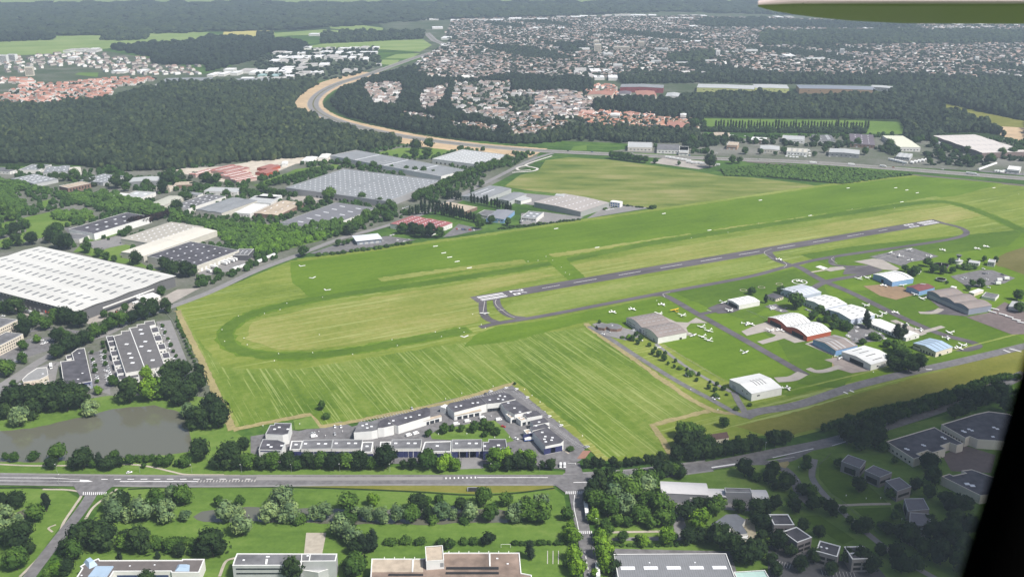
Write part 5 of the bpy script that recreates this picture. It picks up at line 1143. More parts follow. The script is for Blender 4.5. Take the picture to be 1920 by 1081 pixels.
for q_, lb in (((5, 612, 150, 612, 198, 692, 45, 692), "white edged office cube with plain dark roof, upper left of four"), ((105, 742, 212, 706, 330, 785, 220, 825), "white edged office cube turned on its corner"), ((388, 810, 545, 852, 520, 932, 358, 888), "white edged office cube with two skylights"), ((570, 855, 720, 850, 788, 945, 632, 950), "white edged office cube with a line of small skylights")):
 sk = {"two": Q(16, 398, 855, 440, 865), "line": Q(16, 620, 903, 640, 903, 660, 903, 680, 903, 718, 898)}.get(lb.split("with ")[-1].replace("a ", "").split()[0], [])
 block("office_cube", lb, "office", Q(16, *q_), 10, conc, darkroof, rim=white, rimw=.7, sky=sk, skys=1.5, win=[(Q(16, (q_[4] + q_[6]) / 2, q_[5] + 90)[0], "window_band", 2, 5, 2, z, dark) for z in (6.5, 3)])
sw = [('win')]
block("school_block", "cream walled block with crenellated front and dark roof, left of two on the slope", "school", Q("L", 370, 405, 910, 245, 980, 285, 1240, 430, 1165, 450, 1085, 420, 985, 455, 1040, 490, 890, 535, 835, 505, 715, 545, 770, 575, 680, 605), 7, cream, darkroof, rim=mat("cream_rim", (0.6, 0.54, 0.46), .8, .1), rimw=.6, sky=Q("L", 615, 495, 590, 485, 780, 442, 800, 450, 1000, 355, 1030, 372), skys=2.2,
 win=[(Q("L", 520, 580)[0], "window", 6, 1.6, 1.5, 3, dark)])
block("school_block", "cream walled block with curved back and dark roof, right of two on the slope", "school", Q("L", 990, 215, 1370, 100, 1520, 68, 1740, 95, 1980, 190, 1900, 420, 1630, 400, 1400, 385, 1310, 350, 1260, 370), 8, cream, darkroof, rim=mat("cream_rim", (0.6, 0.54, 0.46)), rimw=.6, sky=Q("L", 1230, 285, 1255, 297, 1300, 265, 1335, 280, 1580, 245, 1620, 262, 1570, 350), skys=2.4,
 win=[(Q("L", 1130, 370)[0], "window", 8, 1.6, 1.5, 3.5, dark)])
block("school_block", "cream walled fan shaped block with dark roof at the dark right edge", "school", Q("L", 990, 798, 1080, 770, 1120, 790, 1265, 760, 1215, 735, 1330, 720, 1700, 850, 1900, 960, 1430, 1015), 7, cream, darkroof, rim=mat("cream_rim", (0.6, 0.54, 0.46)), rimw=.5, sky=Q("L", 1280, 880, 1340, 900), skys=3.5)
# ------------------------------------------------------------------ trees one can tell apart
def ico(sub):
 t = (1 + 5 ** .5) / 2
 v = [Vector(p).normalized() for p in ((-1, t, 0), (1, t, 0), (-1, -t, 0), (1, -t, 0), (0, -1, t), (0, 1, t), (0, -1, -t), (0, 1, -t), (t, 0, -1), (t, 0, 1), (-t, 0, -1), (-t, 0, 1))]
 f = [(0, 11, 5), (0, 5, 1), (0, 1, 7), (0, 7, 10), (0, 10, 11), (1, 5, 9), (5, 11, 4), (11, 10, 2), (10, 7, 6), (7, 1, 8), (3, 9, 4), (3, 4, 2), (3, 2, 6), (3, 6, 8), (3, 8, 9), (4, 9, 5), (2, 4, 11), (6, 2, 10), (8, 6, 7), (9, 8, 1)]
 for _ in range(sub):
  c, g = {}, []
  def mid(a, b):
   k = (min(a, b), max(a, b))
   if k not in c:
    v.append(((v[a] + v[b]) / 2).normalized())
    c[k] = len(v) - 1
   return c[k]
  for a, b, d in f:
   x, y, z = mid(a, b), mid(b, d), mid(d, a)
   g += [(a, x, z), (b, y, x), (d, z, y), (x, y, z)]
  f = g
 return np.array([tuple(p) for p in v]), np.array(f)
I0, I1, I2 = ico(0), ico(1), ico(2)
def np_mesh(name, V, Fc, mats, tint=None, midx=None, smooth=False):
 me = bpy.data.meshes.new(name)
 k = Fc.shape[1]
 me.vertices.add(len(V))
 me.vertices.foreach_set("co", np.ascontiguousarray(V, dtype=np.float32).ravel())
 me.loops.add(Fc.size)
 me.loops.foreach_set("vertex_index", Fc.astype(np.int32).ravel())
 me.polygons.add(len(Fc))
 me.polygons.foreach_set("loop_start", np.arange(0, Fc.size, k, dtype=np.int32))
 for m in (mats if isinstance(mats, (list, tuple)) else [mats]): me.materials.append(m)
 if midx is not None: me.polygons.foreach_set("material_index", midx.astype(np.int32))
 me.polygons.foreach_set("use_smooth", np.full(len(Fc), smooth))
 if tint is not None:
  at = me.attributes.new("tint", 'FLOAT', 'FACE')
  at.data.foreach_set("value", tint.astype(np.float32))
 me.update(calc_edges=True)
 me.validate()
 return me
KIND = {  # half width, bottom, top (in crown widths), clumps, clump radius, material, taper to the top, trunk radius
 'dark': (.5, .10, .95, 22, .2, l_dark, .35, .025), 'mid': (.5, .12, 1.0, 22, .2, l_mid, .35, .025), 'lime': (.5, .12, 1.05, 20, .21, l_lime, .35, .03),
 'willow': (.5, .03, .98, 24, .19, l_will, .3, .03), 'poplar': (.5, .12, 3.6, 26, .36, l_pop, .7, .05), 'conifer': (.5, .05, 2.0, 24, .27, l_con, .95, .04),
 'bush': (.5, .0, .6, 12, .22, l_mid, .2, .03), 'purple': (.5, .1, .95, 18, .2, l_purp, .3, .025), 'round': (.5, .16, 1.05, 18, .2, l_dark, .15, .03)}
def crown(kind, seed):
 r = np.random.default_rng(seed)
 hw, z0, z1, n, cr, m, tp, tr = KIND[kind]
 V, Fs, T = [], [], []
 nv = 0
 zc, hz = (z0 + z1) / 2, (z1 - z0) / 2
 for k in range(n):
  while True:
   p = r.uniform(-1, 1, 3)
   if .25 < np.linalg.norm(p) < 1: break
  p = p / np.linalg.norm(p) * r.uniform(.55, .98)
  wz = 1 - tp * max(0, (p[2] + 1) / 2) ** 1.3
  c = np.array([p[0] * (hw - cr * .75) * wz, p[1] * (hw - cr * .75) * wz, zc + p[2] * (hz - cr * .6)])
  rad = cr * r.uniform(.6, 1.25) * (.55 + .45 * wz)
  tv = r.uniform(.15, .95)
  # the clump's body
  v, f = I1
  w = v * rad * .82 * (1 + r.uniform(-.22, .22, (len(v), 1))) + c
  V.append(w); Fs.append(f + nv); nv += len(w)
  T.append(np.clip(tv * .7 + r.uniform(-.15, .15, len(f)), .02, 1))
  # leaf sprays over it
  q = 44
  d = r.normal(size=(q, 3)); d[:, 2] = np.abs(d[:, 2]) * 1.1 - .35
  d /= np.linalg.norm(d, axis=1)[:, None]
  ctr = c + d * rad * r.uniform(.78, 1.45, (q, 1))
  a = np.cross(d, r.normal(size=(q, 3))); a /= np.linalg.norm(a, axis=1)[:, None]
  b = np.cross(d, a) + d * r.uniform(-.7, .7, (q, 1))
  s = rad * r.uniform(.16, .36, (q, 1))
  tri = np.stack([ctr - a * s - b * s * .6, ctr + a * s - b * s * .5, ctr + b * s], 1).reshape(-1, 3)
  V.append(tri); Fs.append(np.arange(q * 3).reshape(-1, 3) + nv); nv += q * 3
  T.append(np.clip(tv + r.uniform(-.25, .3, q), .02, 1))
 return np_mesh(kind + "_crown", np.concatenate(V), np.concatenate(Fs), m, np.concatenate(T))
def trunk(kind, seed):
 rr = random.Random(seed)
 hw, z0, z1, n, cr, m, tp, tr = KIND[kind]
 h = z0 + (z1 - z0) * .5
 b = MB().tube([(0, 0, -.02), (0, 0, z0 + .02), (rr.uniform(-.03, .03), rr.uniform(-.03, .03), h)], [tr * 1.3, tr, tr * .4], 6)
 for k in range(4):
  a = k * pi / 2 + rr.uniform(0, 1)
  b.tube([(0, 0, z0 + .05), (cos(a) * hw * .5, sin(a) * hw * .5, h)], [tr * .6, tr * .2], 5)
 return b.mesh(kind + "_trunk", bark)
CR = {k: [(crown(k, 100 + 7 * i + 31 * j), trunk(k, i)) for i in range(4)] for j, k in enumerate(KIND)}
NAMEOF = {'dark': "broadleaf_tree", 'mid': "broadleaf_tree", 'lime': "lime_tree", 'willow': "willow_tree", 'poplar': "poplar_tree", 'conifer': "conifer_tree", 'bush': "shrub", 'purple': "purple_tree", 'round': "round_tree"}
CATOF = {'poplar': "poplar", 'conifer': "conifer", 'bush': "shrub"}
WAIT = []
def tree_at(kind, x, y, d, label, group=None, hs=1.0, now=False):
 nm = NAMEOF[kind]
 if nm == "broadleaf_tree" and not now:        # more than 300 of these: the ones that show largest become things, see plant()
  WAIT.append((kind, x, y, d, label, group, hs))
  return
 c, t = random.choice(CR[kind])
 r = thing(nm, label, CATOF.get(kind, "tree"), (x, y, 0), random.uniform(0, 6.28), group)
 r.scale = (d * random.uniform(.94, 1.06), d * random.uniform(.94, 1.06), d * hs * random.uniform(.92, 1.08))
 link("crown", c, r)
 link("trunk", t, r)
 return r
def trees(t, lst, label, group=None, hs=1.0, kind=None):
 """lst: kind, x, y of the foliage's foot, crown width - all in that tile's picture units"""
 for it in lst:
  k, x, y, dp = it if kind is None else (kind, *it)
  px, py = Q(t, x, y)[0]
  dpx = dp / TILES[t][2]
  p = P(px, py - .14 * dpx)
  tree_at(k, p.x, p.y, dpx * random.uniform(.88, 1.12) * mpp(px, py) * (1.02 if t in (16, 12, 'D', 'E', 11, 5, 6, 7, 'O', 'R') else 1.18), label if not isinstance(label, dict) else label[k], group, hs)
def row(kind, t, pts, n, dpx, label, group, hs=1.0, jit=.15):
 pth = smooth_path([P(*q) for q in Q(t, *pts)], 12)
 seg = [(pth[i + 1] - pth[i]).length for i in range(len(pth) - 1)]
 tot = sum(seg)
 for k in range(n):
  s = tot * (k + .5 + random.uniform(-jit, jit)) / n
  i = 0
  while i < len(seg) - 1 and s > seg[i]:
   s -= seg[i]; i += 1
  p = pth[i].lerp(pth[i + 1], min(1, s / seg[i]))
  px = Q(t, pts[0], pts[1])[0]
  tree_at(kind if isinstance(kind, str) else random.choice(kind), p.x + random.uniform(-.5, .5), p.y + random.uniform(-.5, .5), dpx / TILES[t][2] * mpp(*px) * random.uniform(.85, 1.15), label, group, hs)
def plant():
 def size(a):
  p = Vector((a[1], a[2]))
  px = CX + F * p.x / (p.y * CT + HC * ST)
  return a[3] / (p.y * CT + HC * ST) if -20 < px < 1890 else 0
 w_ = sorted(WAIT, key=size, reverse=True)
 for a in w_[:298]: tree_at(*a, now=True)
 V, Fs, T, nv = [], [], [], 0
 for k, x, y, d, _, _, hs in w_[298:]:
  me = random.choice(CR[k])[0]
  v = np.empty(len(me.vertices) * 3, np.float32); me.vertices.foreach_get("co", v)
  f = np.empty(len(me.polygons) * 3, np.int32); me.loops.foreach_get("vertex_index", f)
  t_ = np.empty(len(me.polygons), np.float32); me.attributes["tint"].data.foreach_get("value", t_)
  v = v.reshape(-1, 3) * np.array([d, d, d * hs])
  a = random.uniform(0, 6.28)
  V.append(np.stack([v[:, 0] * cos(a) - v[:, 1] * sin(a) + x, v[:, 0] * sin(a) + v[:, 1] * cos(a) + y, v[:, 2]], 1))
  Fs.append(f.reshape(-1, 3) + nv); T.append(t_); nv += len(v)
 o = link("smaller_trees", np_mesh("smaller_trees", np.concatenate(V), np.concatenate(Fs), l_mid, np.concatenate(T)))
 tag(o, "smaller broadleaf trees scattered among the sheds, hangars and car parks", "trees", None, "stuff")
def inside(pts, poly):
 x, y = pts[:, 0], pts[:, 1]
 c = np.zeros(len(pts), bool)
 n = len(poly)
 for i in range(n):
  (x1, y1), (x2, y2) = poly[i], poly[(i + 1) % n]
  k = ((y1 > y) != (y2 > y)) & (x < (x2 - x1) * (y - y1) / (y2 - y1 + 1e-12) + x1)
  c ^= k
 return c
def scatter(q, sp, jit=.42):
 poly = [tuple(P(*a)) for a in q]
 a = np.array(poly)
 gx = np.arange(a[:, 0].min(), a[:, 0].max(), sp)
 gy = np.arange(a[:, 1].min(), a[:, 1].max(), sp)
 g = np.stack(np.meshgrid(gx, gy), -1).astype(float)
 g[1::2, :, 0] += sp / 2
 g = g.reshape(-1, 2) + RNG.uniform(-jit * sp, jit * sp, (g.size // 2, 2))
 return g[inside(g, poly)]
def grove(kinds, q, sp, d0, d1, label, group, hs=1.0):
 for x, y in scatter(q, sp):
  k = random.choice(kinds)
  tree_at(k, x, y, random.uniform(d0, d1), label if isinstance(label, str) else label[k], group, hs)
D, M_, L_, W_, C_, B_ = 'dark', 'mid', 'lime', 'willow', 'conifer', 'bush'
# bank between the pond and the main road
trees(13, [(D, 110, 230, 75), (D, 385, 285, 85), (M_, 440, 235, 125), (D, 560, 292, 95), (D, 630, 288, 150), (M_, 705, 275, 75), (C_, 752, 275, 62), (D, 820, 295, 110), (D, 890, 275, 100), (M_, 975, 248, 72), (D, 1100, 235, 62), (D, 1080, 272, 42), (M_, 1200, 265, 90), (M_, 1265, 268, 90),
  (M_, 1330, 262, 60), (M_, 1400, 268, 85), (B_, 250, 215, 110), (B_, 1050, 225, 90), (B_, 640, 235, 90), (M_, 45, 215, 60), (M_, 870, 215, 70), (M_, 1150, 225, 60)],
 {D: "dark broadleaf tree on the bank between pond and main road", M_: "green broadleaf tree on the bank between pond and main road", C_: "slim dark conifer on the bank between pond and main road", B_: "low bush at the water's edge on the road side of the pond"}, "trees on the bank between pond and main road")
trees(13, [(D, 1505, 228, 170)], "large round dark tree at the right corner of the pond bank")
trees(13, [(D, 1730, 292, 200), (D, 1630, 285, 95), (D, 1835, 140, 90), (D, 1885, 285, 110)], "dark tree on the lawn between pond and business court", "trees between pond and business court")
# willows along the canal
trees(13, [(W_, 850, 610, 150), (D, 925, 600, 150), (W_, 870, 685, 150), (W_, 960, 675, 85), (W_, 1075, 685, 175), (M_, 1180, 600, 150), (W_, 1260, 685, 145), (M_, 1380, 560, 145), (W_, 1390, 672, 90), (W_, 1300, 540, 110), (M_, 1650, 568, 90), (W_, 1700, 690, 150), (D, 1800, 560, 75), (W_, 1820, 795, 185), (W_, 1790, 640, 90)],
 {W_: "silvery willow beside the left reach of the canal", M_: "green tree behind the willows on the left reach of the canal", D: "dark tree behind the willows on the left reach of the canal"}, "trees along the left reach of the canal")
trees(14, [(W_, 200, 600, 180), (W_, 110, 690, 130), (W_, 260, 685, 150), (W_, 440, 670, 110), (W_, 520, 672, 120), (M_, 690, 612, 150), (W_, 755, 640, 80), (W_, 840, 670, 110), (L_, 880, 560, 100), (W_, 945, 685, 110), (W_, 1070, 685, 130), (M_, 1170, 685, 130), (D, 1220, 600, 120), (M_, 1280, 560, 80), (D, 1370, 545, 70),
  (W_, 1400, 665, 130), (W_, 1480, 655, 75), (D, 1540, 600, 100), (W_, 1610, 672, 140), (M_, 1705, 575, 130), (M_, 1760, 685, 140), (M_, 1880, 560, 95), (W_, 1930, 690, 110), (D, 1290, 660, 90), (W_, 620, 690, 90), (B_, 700, 680, 120), (B_, 330, 690, 100), (B_, 1330, 690, 90), (B_, 1560, 690, 80)],
 {W_: "silvery willow on the bank of the canal's middle reach", M_: "green tree on the bank of the canal's middle reach", D: "dark tree on the bank of the canal's middle reach", L_: "yellow green young tree above the canal's middle reach", B_: "low bush by the canal's middle reach"}, "trees along the middle reach of the canal")
trees(15, [(W_, 20, 640, 110), (W_, 60, 680, 120), (M_, 130, 690, 170), (M_, 230, 690, 150), (D, 100, 600, 110), (W_, 210, 610, 130)], {W_: "silvery willow at the right end of the canal", M_: "green tree at the right end of the canal", D: "dark tree at the right end of the canal"}, "trees at the right end of the canal")
# west corner
trees(13, [(W_, 30, 770, 180), (W_, 140, 745, 120), (D, 30, 590, 120), (D, 130, 585, 120), (M_, 260, 690, 140), (C_, 352, 600, 70), (D, 170, 905, 190), (D, 30, 855, 80), (M_, 130, 1050, 150), (W_, 40, 660, 110), (D, 230, 920, 80)],
 {W_: "silvery willow in the park left of the side road", D: "dark tree in the park left of the side road", M_: "green tree in the park left of the side road", C_: "dark conifer in the park left of the side road"}, "trees in the park left of the side road")
trees(13, [(D, 610, 890, 190), (D, 790, 900, 200), (D, 490, 930, 120), (M_, 560, 965, 130), (M_, 950, 900, 130), (D, 1060, 925, 185), (M_, 1170, 900, 120), (M_, 1290, 910, 110), (D, 1360, 945, 110), (D, 1600, 965, 240), (M_, 1450, 930, 90), (L_, 430, 1085, 120), (M_, 360, 1110, 90), (D, 500, 1080, 120), (D, 690, 820, 140), (D, 930, 830, 90)],
 {D: "dark tree in the belt behind the brown roofed office", M_: "green tree in the belt behind the brown roofed office", L_: "bright green tree beside the brown roofed office"}, "trees behind the brown roofed office")
trees(13, [(C_, 902, 955, 48), (C_, 1187, 955, 48)], "small yellow green cypress behind the brown roofed office", "pair of small cypresses", .8)
row([B_], 13, (1180, 870, 1320, 830, 1500, 850, 1560, 900), 14, 75, "low bush in the thicket behind the brown roofed office", "bushes behind the brown roofed office")
trees(13, [(D, 1110, 1175, 130)], "tree in front of the brown roofed office's windows")
trees(14, [(W_, 640, 810, 150), (W_, 730, 860, 150), (D, 690, 770, 120), (W_, 600, 760, 90), (D, 760, 920, 110)], {W_: "silvery tree in the clump right of the sand court", D: "dark tree in the clump right of the sand court"}, "trees in the clump right of the sand court")
trees(14, [(C_, 800, 925, 92), (C_, 880, 905, 92), (C_, 845, 910, 80)], "tall blue green conifer at the end of the clump by the sand court", "three tall conifers by the sand court", .95)
trees(14, [(D, 280, 1150, 165), (M_, 750, 1085, 170), (B_, 680, 1030, 90), (D, 700, 1100, 110)], {D: "dark tree in front of the concrete office", M_: "green tree at the corner of the institute", B_: "bush at the corner of the institute"}, "trees in front of the lower offices")
trees(14, [(D, 1455, 885, 85), (D, 1742, 855, 105), (B_, 1390, 850, 70), (B_, 1560, 845, 80), (B_, 1640, 845, 70), (B_, 1010, 850, 90), (B_, 1120, 845, 90), (B_, 1230, 845, 80)], {D: "dark small tree on the ditch behind the institute", B_: "low bush on the ditch behind the institute"}, "scrub on the ditch behind the institute")
row([B_], 15, (0, 845, 120, 840, 400, 835), 9, 55, "low bush on the ditch left of the street trees", "scrub on the ditch left of the street trees")
trees(15, [(C_, 135, 955, 85)], "dark cone shaped tree on the lawn beside the institute", None, .9)
# hedge of trees in front of the business court
trees(14, [(D, 40, 298, 120), (M_, 140, 292, 110), (D, 240, 292, 120), (M_, 310, 297, 85), (D, 400, 287, 120), (M_, 490, 287, 110), (D, 580, 297, 130), (M_, 680, 292, 130), (D, 790, 292, 135), (M_, 860, 285, 90), (D, 975, 292, 180), (M_, 90, 260, 90), (D, 330, 270, 90), (M_, 540, 262, 90), (D, 640, 262, 100), (D, 740, 268, 100), (M_, 900, 280, 90), (M_, -60, 290, 120), (D, -150, 295, 130)],
 {D: "dark tree in the roadside belt before the navy fronted row", M_: "green tree in the roadside belt before the navy fronted row"}, "roadside belt before the navy fronted row")
trees(14, [('round', 1110, 285, 70), ('round', 1175, 288, 75)], "small round tree in the gap before the navy fronted row", "pair of round trees in the gap")
trees(14, [(M_, 1290, 290, 150), (L_, 1405, 302, 120), (L_, 1485, 298, 110)], {M_: "green tree left of the bright pair before the court", L_: "bright green tree before the right end of the navy row"}, "trees before the right end of the navy row")
trees(14, [(L_, 1800, 285, 140), (L_, 1870, 270, 130), (D, 1790, 300, 90), (D, 1890, 300, 100)], {L_: "bright green tree at the court's corner by the road", D: "dark tree under the bright ones at the court's corner"}, "corner trees of the business court")
trees(15, [(D, 40, 298, 130), (L_, 70, 250, 110), (L_, 130, 278, 110), (D, 140, 292, 100)], {L_: "bright green tree left of the court's gate", D: "dark tree left of the court's gate"}, "trees left of the court's gate")
trees(15, [('round', 227, 285, 64), ('round', 291, 288, 70)], "round clipped tree beside the white vans at the gate", "two round trees at the court's gate")
trees(15, [('round', x, y, d) for x, y, d in ((560, 273, 65), (615, 274, 68), (668, 267, 64))], "round clipped tree in the first short row right of the gate", "first row of round trees right of the gate")
trees(15, [('round', x, y, d) for x, y, d in ((755, 266, 75), (802, 272, 56), (860, 262, 62), (905, 257, 58), (952, 252, 60), (1012, 243, 64), (1062, 240, 64), (1115, 231, 64))], "round clipped tree in the longer row under the hay field", "second row of round trees under the hay field")
trees("B", [(D, 655, 640, 80), (M_, 540, 590, 110), (D, 640, 560, 120), (M_, 720, 580, 120), (D, 790, 620, 90), (M_, 200, 600, 110), (D, 280, 570, 70), (M_, 640, 500, 80), (M_, 390, 580, 90), (B_, 740, 530, 80), (M_, 20, 640, 90)],
 {D: "dark tree in the garden of the business court", M_: "green tree in the garden of the business court", B_: "bush in the garden of the business court"}, "garden trees of the business court")
trees("B", [(B_, 1620, 790, 90), (D, 990, 45, 40)], {B_: "bush beside the end unit's path", D: "tiny dark bush at the apex of the court"})
trees("A", [(D, 745, 335, 100)], "lone dark tree standing in the hay field", None, 1.25)
trees("A", [(B_, 790, 425, 90)], "long grass tuft bush below the lone tree")
# grove between the side road and the arched hall
trees(15, [(D, 600, 500, 140), (D, 650, 400, 120), (D, 740, 385, 100), (D, 830, 400, 75), (M_, 950, 430, 130), (M_, 1040, 430, 130), (M_, 790, 490, 150), (W_, 860, 480, 130), (W_, 1000, 520, 160), (W_, 760, 580, 160), (M_, 880, 560, 160), (M_, 1010, 620, 150), (W_, 850, 640, 150), (M_, 720, 650, 150),
  (M_, 640, 610, 140), (M_, 950, 700, 140), (M_, 1100, 640, 150), (M_, 1120, 725, 130), (M_, 1190, 715, 110), (M_, 780, 715, 100), (M_, 700, 735, 90), (L_, 610, 690, 95), (D, 580, 560, 120), (M_, 1040, 560, 120), (D, 930, 500, 110), (M_, 1170, 640, 110), (M_, 860, 720, 90), (M_, 1030, 730, 100), (D, 700, 480, 120)],
 {D: "dark tree at the road side of the dense grove", M_: "green tree in the dense grove beside the arched hall", W_: "greyish tree in the dense grove beside the arched hall", L_: "lime green tree at the street edge of the grove"}, "dense grove beside the arched hall")
trees(15, [(D, 1100, 330, 110), (D, 1160, 350, 130), (M_, 1215, 340, 110), (D, 1270, 360, 100), (D, 1240, 310, 90), (D, 1110, 360, 70)], {D: "dark tree between main road and arched hall", M_: "green tree between main road and arched hall"}, "clump between main road and arched hall")
trees(15, [(D, 1310, 670, 140), (D, 1400, 600, 100), (L_, 1415, 760, 140), (M_, 1530, 650, 170), (D, 1460, 610, 110), (D, 1700, 620, 110), (D, 1830, 640, 120), (D, 1320, 850, 110), (D, 1430, 840, 120), (D, 1560, 890, 180), (D, 1660, 930, 150), (D, 1790, 1010, 170), (D, 1880, 750, 130), (D, 1500, 830, 100), (D, 1870, 860, 120), (D, 1900, 620, 110), (D, 1820, 700, 90), (D, 1700, 990, 120), (D, 1850, 950, 120), (D, 1620, 830, 70)],
 {D: "dark tree around the fan shaped pavilion", M_: "green tree between the arched hall and the pavilion", L_: "yellow green tree in front of the pavilion"}, "trees around the fan shaped pavilion")
trees(15, [(L_, 440, 740, 70), (L_, 455, 850, 110), (L_, 462, 975, 105), (L_, 490, 1085, 115), (L_, 405, 800, 70), (M_, 415, 668, 85), (M_, 410, 1030, 60)], {L_: "lime green street tree on the left of the side street", M_: "green tree on the left of the side street"}, "left row of the side street")
trees(15, [(L_, 665, 860, 110), (L_, 690, 960, 140), (L_, 700, 1060, 140), (M_, 650, 800, 80), (D, 745, 1000, 95), (D, 760, 1080, 110), (M_, 720, 800, 90), (L_, 620, 1090, 60)], {L_: "lime green street tree on the right of the side street", M_: "green tree on the right of the side street", D: "dark tree beside the long grey warehouse"}, "right row of the side street")
trees(15, [(D, 830, 830, 85), (L_, 985, 862, 88), (L_, 1160, 850, 115), (D, 940, 820, 55), (M_, 1215, 820, 60)], {L_: "lime green tree on the path behind the long grey warehouse", D: "dark tree on the path behind the long grey warehouse", M_: "green tree on the path behind the long grey warehouse"}, "trees behind the long grey warehouse")
row([B_], 15, (760, 845, 900, 850, 1100, 850, 1300, 840), 12, 50, "clipped hedge bush behind the long grey warehouse", "hedge behind the long grey warehouse", .8)
# cottage grove at the hay field corner
trees(15, [(D, 1240, 225, 130), (D, 1290, 160, 150), (M_, 1330, 80, 150), (D, 1360, 225, 140), (D, 1440, 215, 140), (D, 1520, 205, 120), (D, 1600, 190, 120), (D, 1660, 180, 110), (D, 1730, 165, 110), (D, 1800, 150, 110), (M_, 1270, 50, 110), (D, 1380, 120, 120), (D, 1850, 140, 90), (D, 1250, 110, 100), (M_, 1400, 50, 90), (D, 1690, 70, 50), (M_, 1480, 130, 90)],
 {D: "dark tree of the grove around the brown roofed cottage", M_: "green tree of the grove around the brown roofed cottage"}, "grove around the brown roofed cottage")
trees(15, [(D, 1745, 345, 125), (D, 1950, 310, 80), (B_, 1830, 375, 110), (D, 1920, 400, 100)], {D: "round dark tree at the bend of the slip road", B_: "bush at the bend of the slip road"}, "trees at the bend of the slip road")
trees(16, [(D, 50, 120, 150), (D, 120, 105, 120), (D, 20, 80, 90)], "dark tree at the end of the olive meadow", "trees at the end of the olive meadow")
# office park, lower right
trees(16, [(D, 590, 110, 170), (D, 700, 160, 190), (D, 800, 130, 150), (D, 620, 60, 150), (D, 730, 70, 160), (D, 840, 80, 130), (D, 860, 160, 100), (D, 530, 275, 85), (D, 40, 350, 115), (D, 130, 450, 150), (D, 260, 490, 130), (M_, 310, 500, 110), (D, 330, 600, 140), (D, 470, 640, 140), (D, 650, 330, 85), (D, 680, 465, 140), (D, 800, 395, 75), (D, 920, 510, 100), (D, 970, 605, 80),
  (D, 1200, 300, 150), (D, 1230, 400, 150), (D, 1110, 450, 110), (D, 1200, 510, 120), (D, 950, 240, 70), (D, 280, 300, 90), (D, 290, 240, 70), (D, 60, 450, 110), (D, 180, 520, 90), (D, 400, 560, 90), (D, 950, 670, 90), (D, 1050, 480, 70), (D, 560, 620, 80), (D, 610, 690, 70)],
 "dark tree on the lawns among the slate roofed office cubes", "trees among the slate roofed office cubes")
trees(16, [(D, 980, 800, 120), (D, 890, 780, 110), (D, 720, 770, 140), (D, 1060, 870, 180), (D, 1230, 850, 180), (D, 50, 600, 130), (D, 200, 610, 110), (D, 260, 750, 110), (D, 380, 800, 110), (D, 80, 900, 170), (D, 30, 1000, 110), (D, 340, 990, 125), (D, 240, 1060, 150), (D, 600, 1000, 140), (D, 700, 1020, 150), (D, 840, 940, 120), (D, 950, 970, 150), (D, 780, 1080, 160), (D, 1000, 1080, 170),
  (D, 1330, 560, 140), (D, 1400, 640, 160), (D, 1390, 760, 200), (D, 1340, 900, 220), (D, 1290, 1020, 220), (D, 1150, 960, 170), (D, 1100, 1060, 170), (D, 170, 940, 110), (D, 20, 760, 90), (D, 150, 700, 70), (D, 660, 760, 100), (D, 850, 740, 90), (D, 470, 1080, 110), (D, 1480, 600, 130), (D, 1450, 960, 200), (D, 1420, 1080, 200), (D, 60, 1090, 130), (D, 1210, 720, 110), (D, 1500, 800, 160)],
 "dark tree in the shaded wood around the white edged office cubes", "shaded wood around the white edged office cubes")
row(D, 12, (400, 1080, 800, 960, 1250, 850, 1550, 750, 1750, 700, 1880, 690), 42, 78, "dark clipped tree in the long hedge row below the olive meadow", "long hedge row below the olive meadow")
row(D, 12, (640, 1120, 1000, 990, 1400, 860, 1700, 800, 1900, 840), 26, 110, "dark tree of the second belt under the long hedge row", "second belt under the long hedge row")
trees(12, [(D, 1640, 900, 180), (D, 1720, 880, 170), (D, 1560, 930, 160), (D, 1780, 960, 150), (D, 1480, 960, 120), (D, 1400, 1000, 120)], "dark tree in the clump above the cream school blocks", "clump above the cream school blocks")
# airfield buildings
trees(12, [(M_, 960, 500, 130), (M_, 890, 460, 90), (D, 950, 645, 150), (D, 1050, 650, 160), (D, 1130, 625, 140), (M_, 1020, 560, 130), (D, 920, 590, 100), (D, 1000, 600, 130)], {D: "dark tree of the big clump beside the white open hangar", M_: "green tree of the big clump beside the white open hangar"}, "big clump beside the white open hangar", .85)
trees(12, [(C_, 730, 300, 68), (C_, 745, 315, 55)], "tall dark conifer at the end of the white skylight hangars", "tall conifers at the end of the white skylight hangars", 1.15)
trees(12, [(C_, 960, 385, 75), (C_, 1015, 385, 75), (C_, 990, 395, 70)], "dark conifer before the long white club building", "conifers before the long white club building", .75)
trees(12, [(D, 708, 432, 60), (D, 390, 205, 90), (M_, 200, 175, 150), (D, 445, 215, 60), (D, 500, 240, 60), (M_, 340, 250, 80), (D, 440, 270, 70), (M_, 500, 280, 70), (D, 560, 320, 90), (D, 600, 335, 80), (D, 490, 320, 75), (M_, 380, 270, 60), (D, 100, 50, 70), (D, 150, 60, 60), (B_, 800, 400, 90), (D, 650, 260, 50)],
 {D: "dark tree among the airfield hangars and car parks", M_: "green tree among the airfield hangars and car parks", B_: "bush among the airfield car parks"}, "trees among the airfield hangars", .85)
trees("D", [(D, 55, 210, 95), (C_, 210, 300, 55)], {D: "round dark tree behind the small white hangar", C_: "small dark fir between small hangar and cream office"})
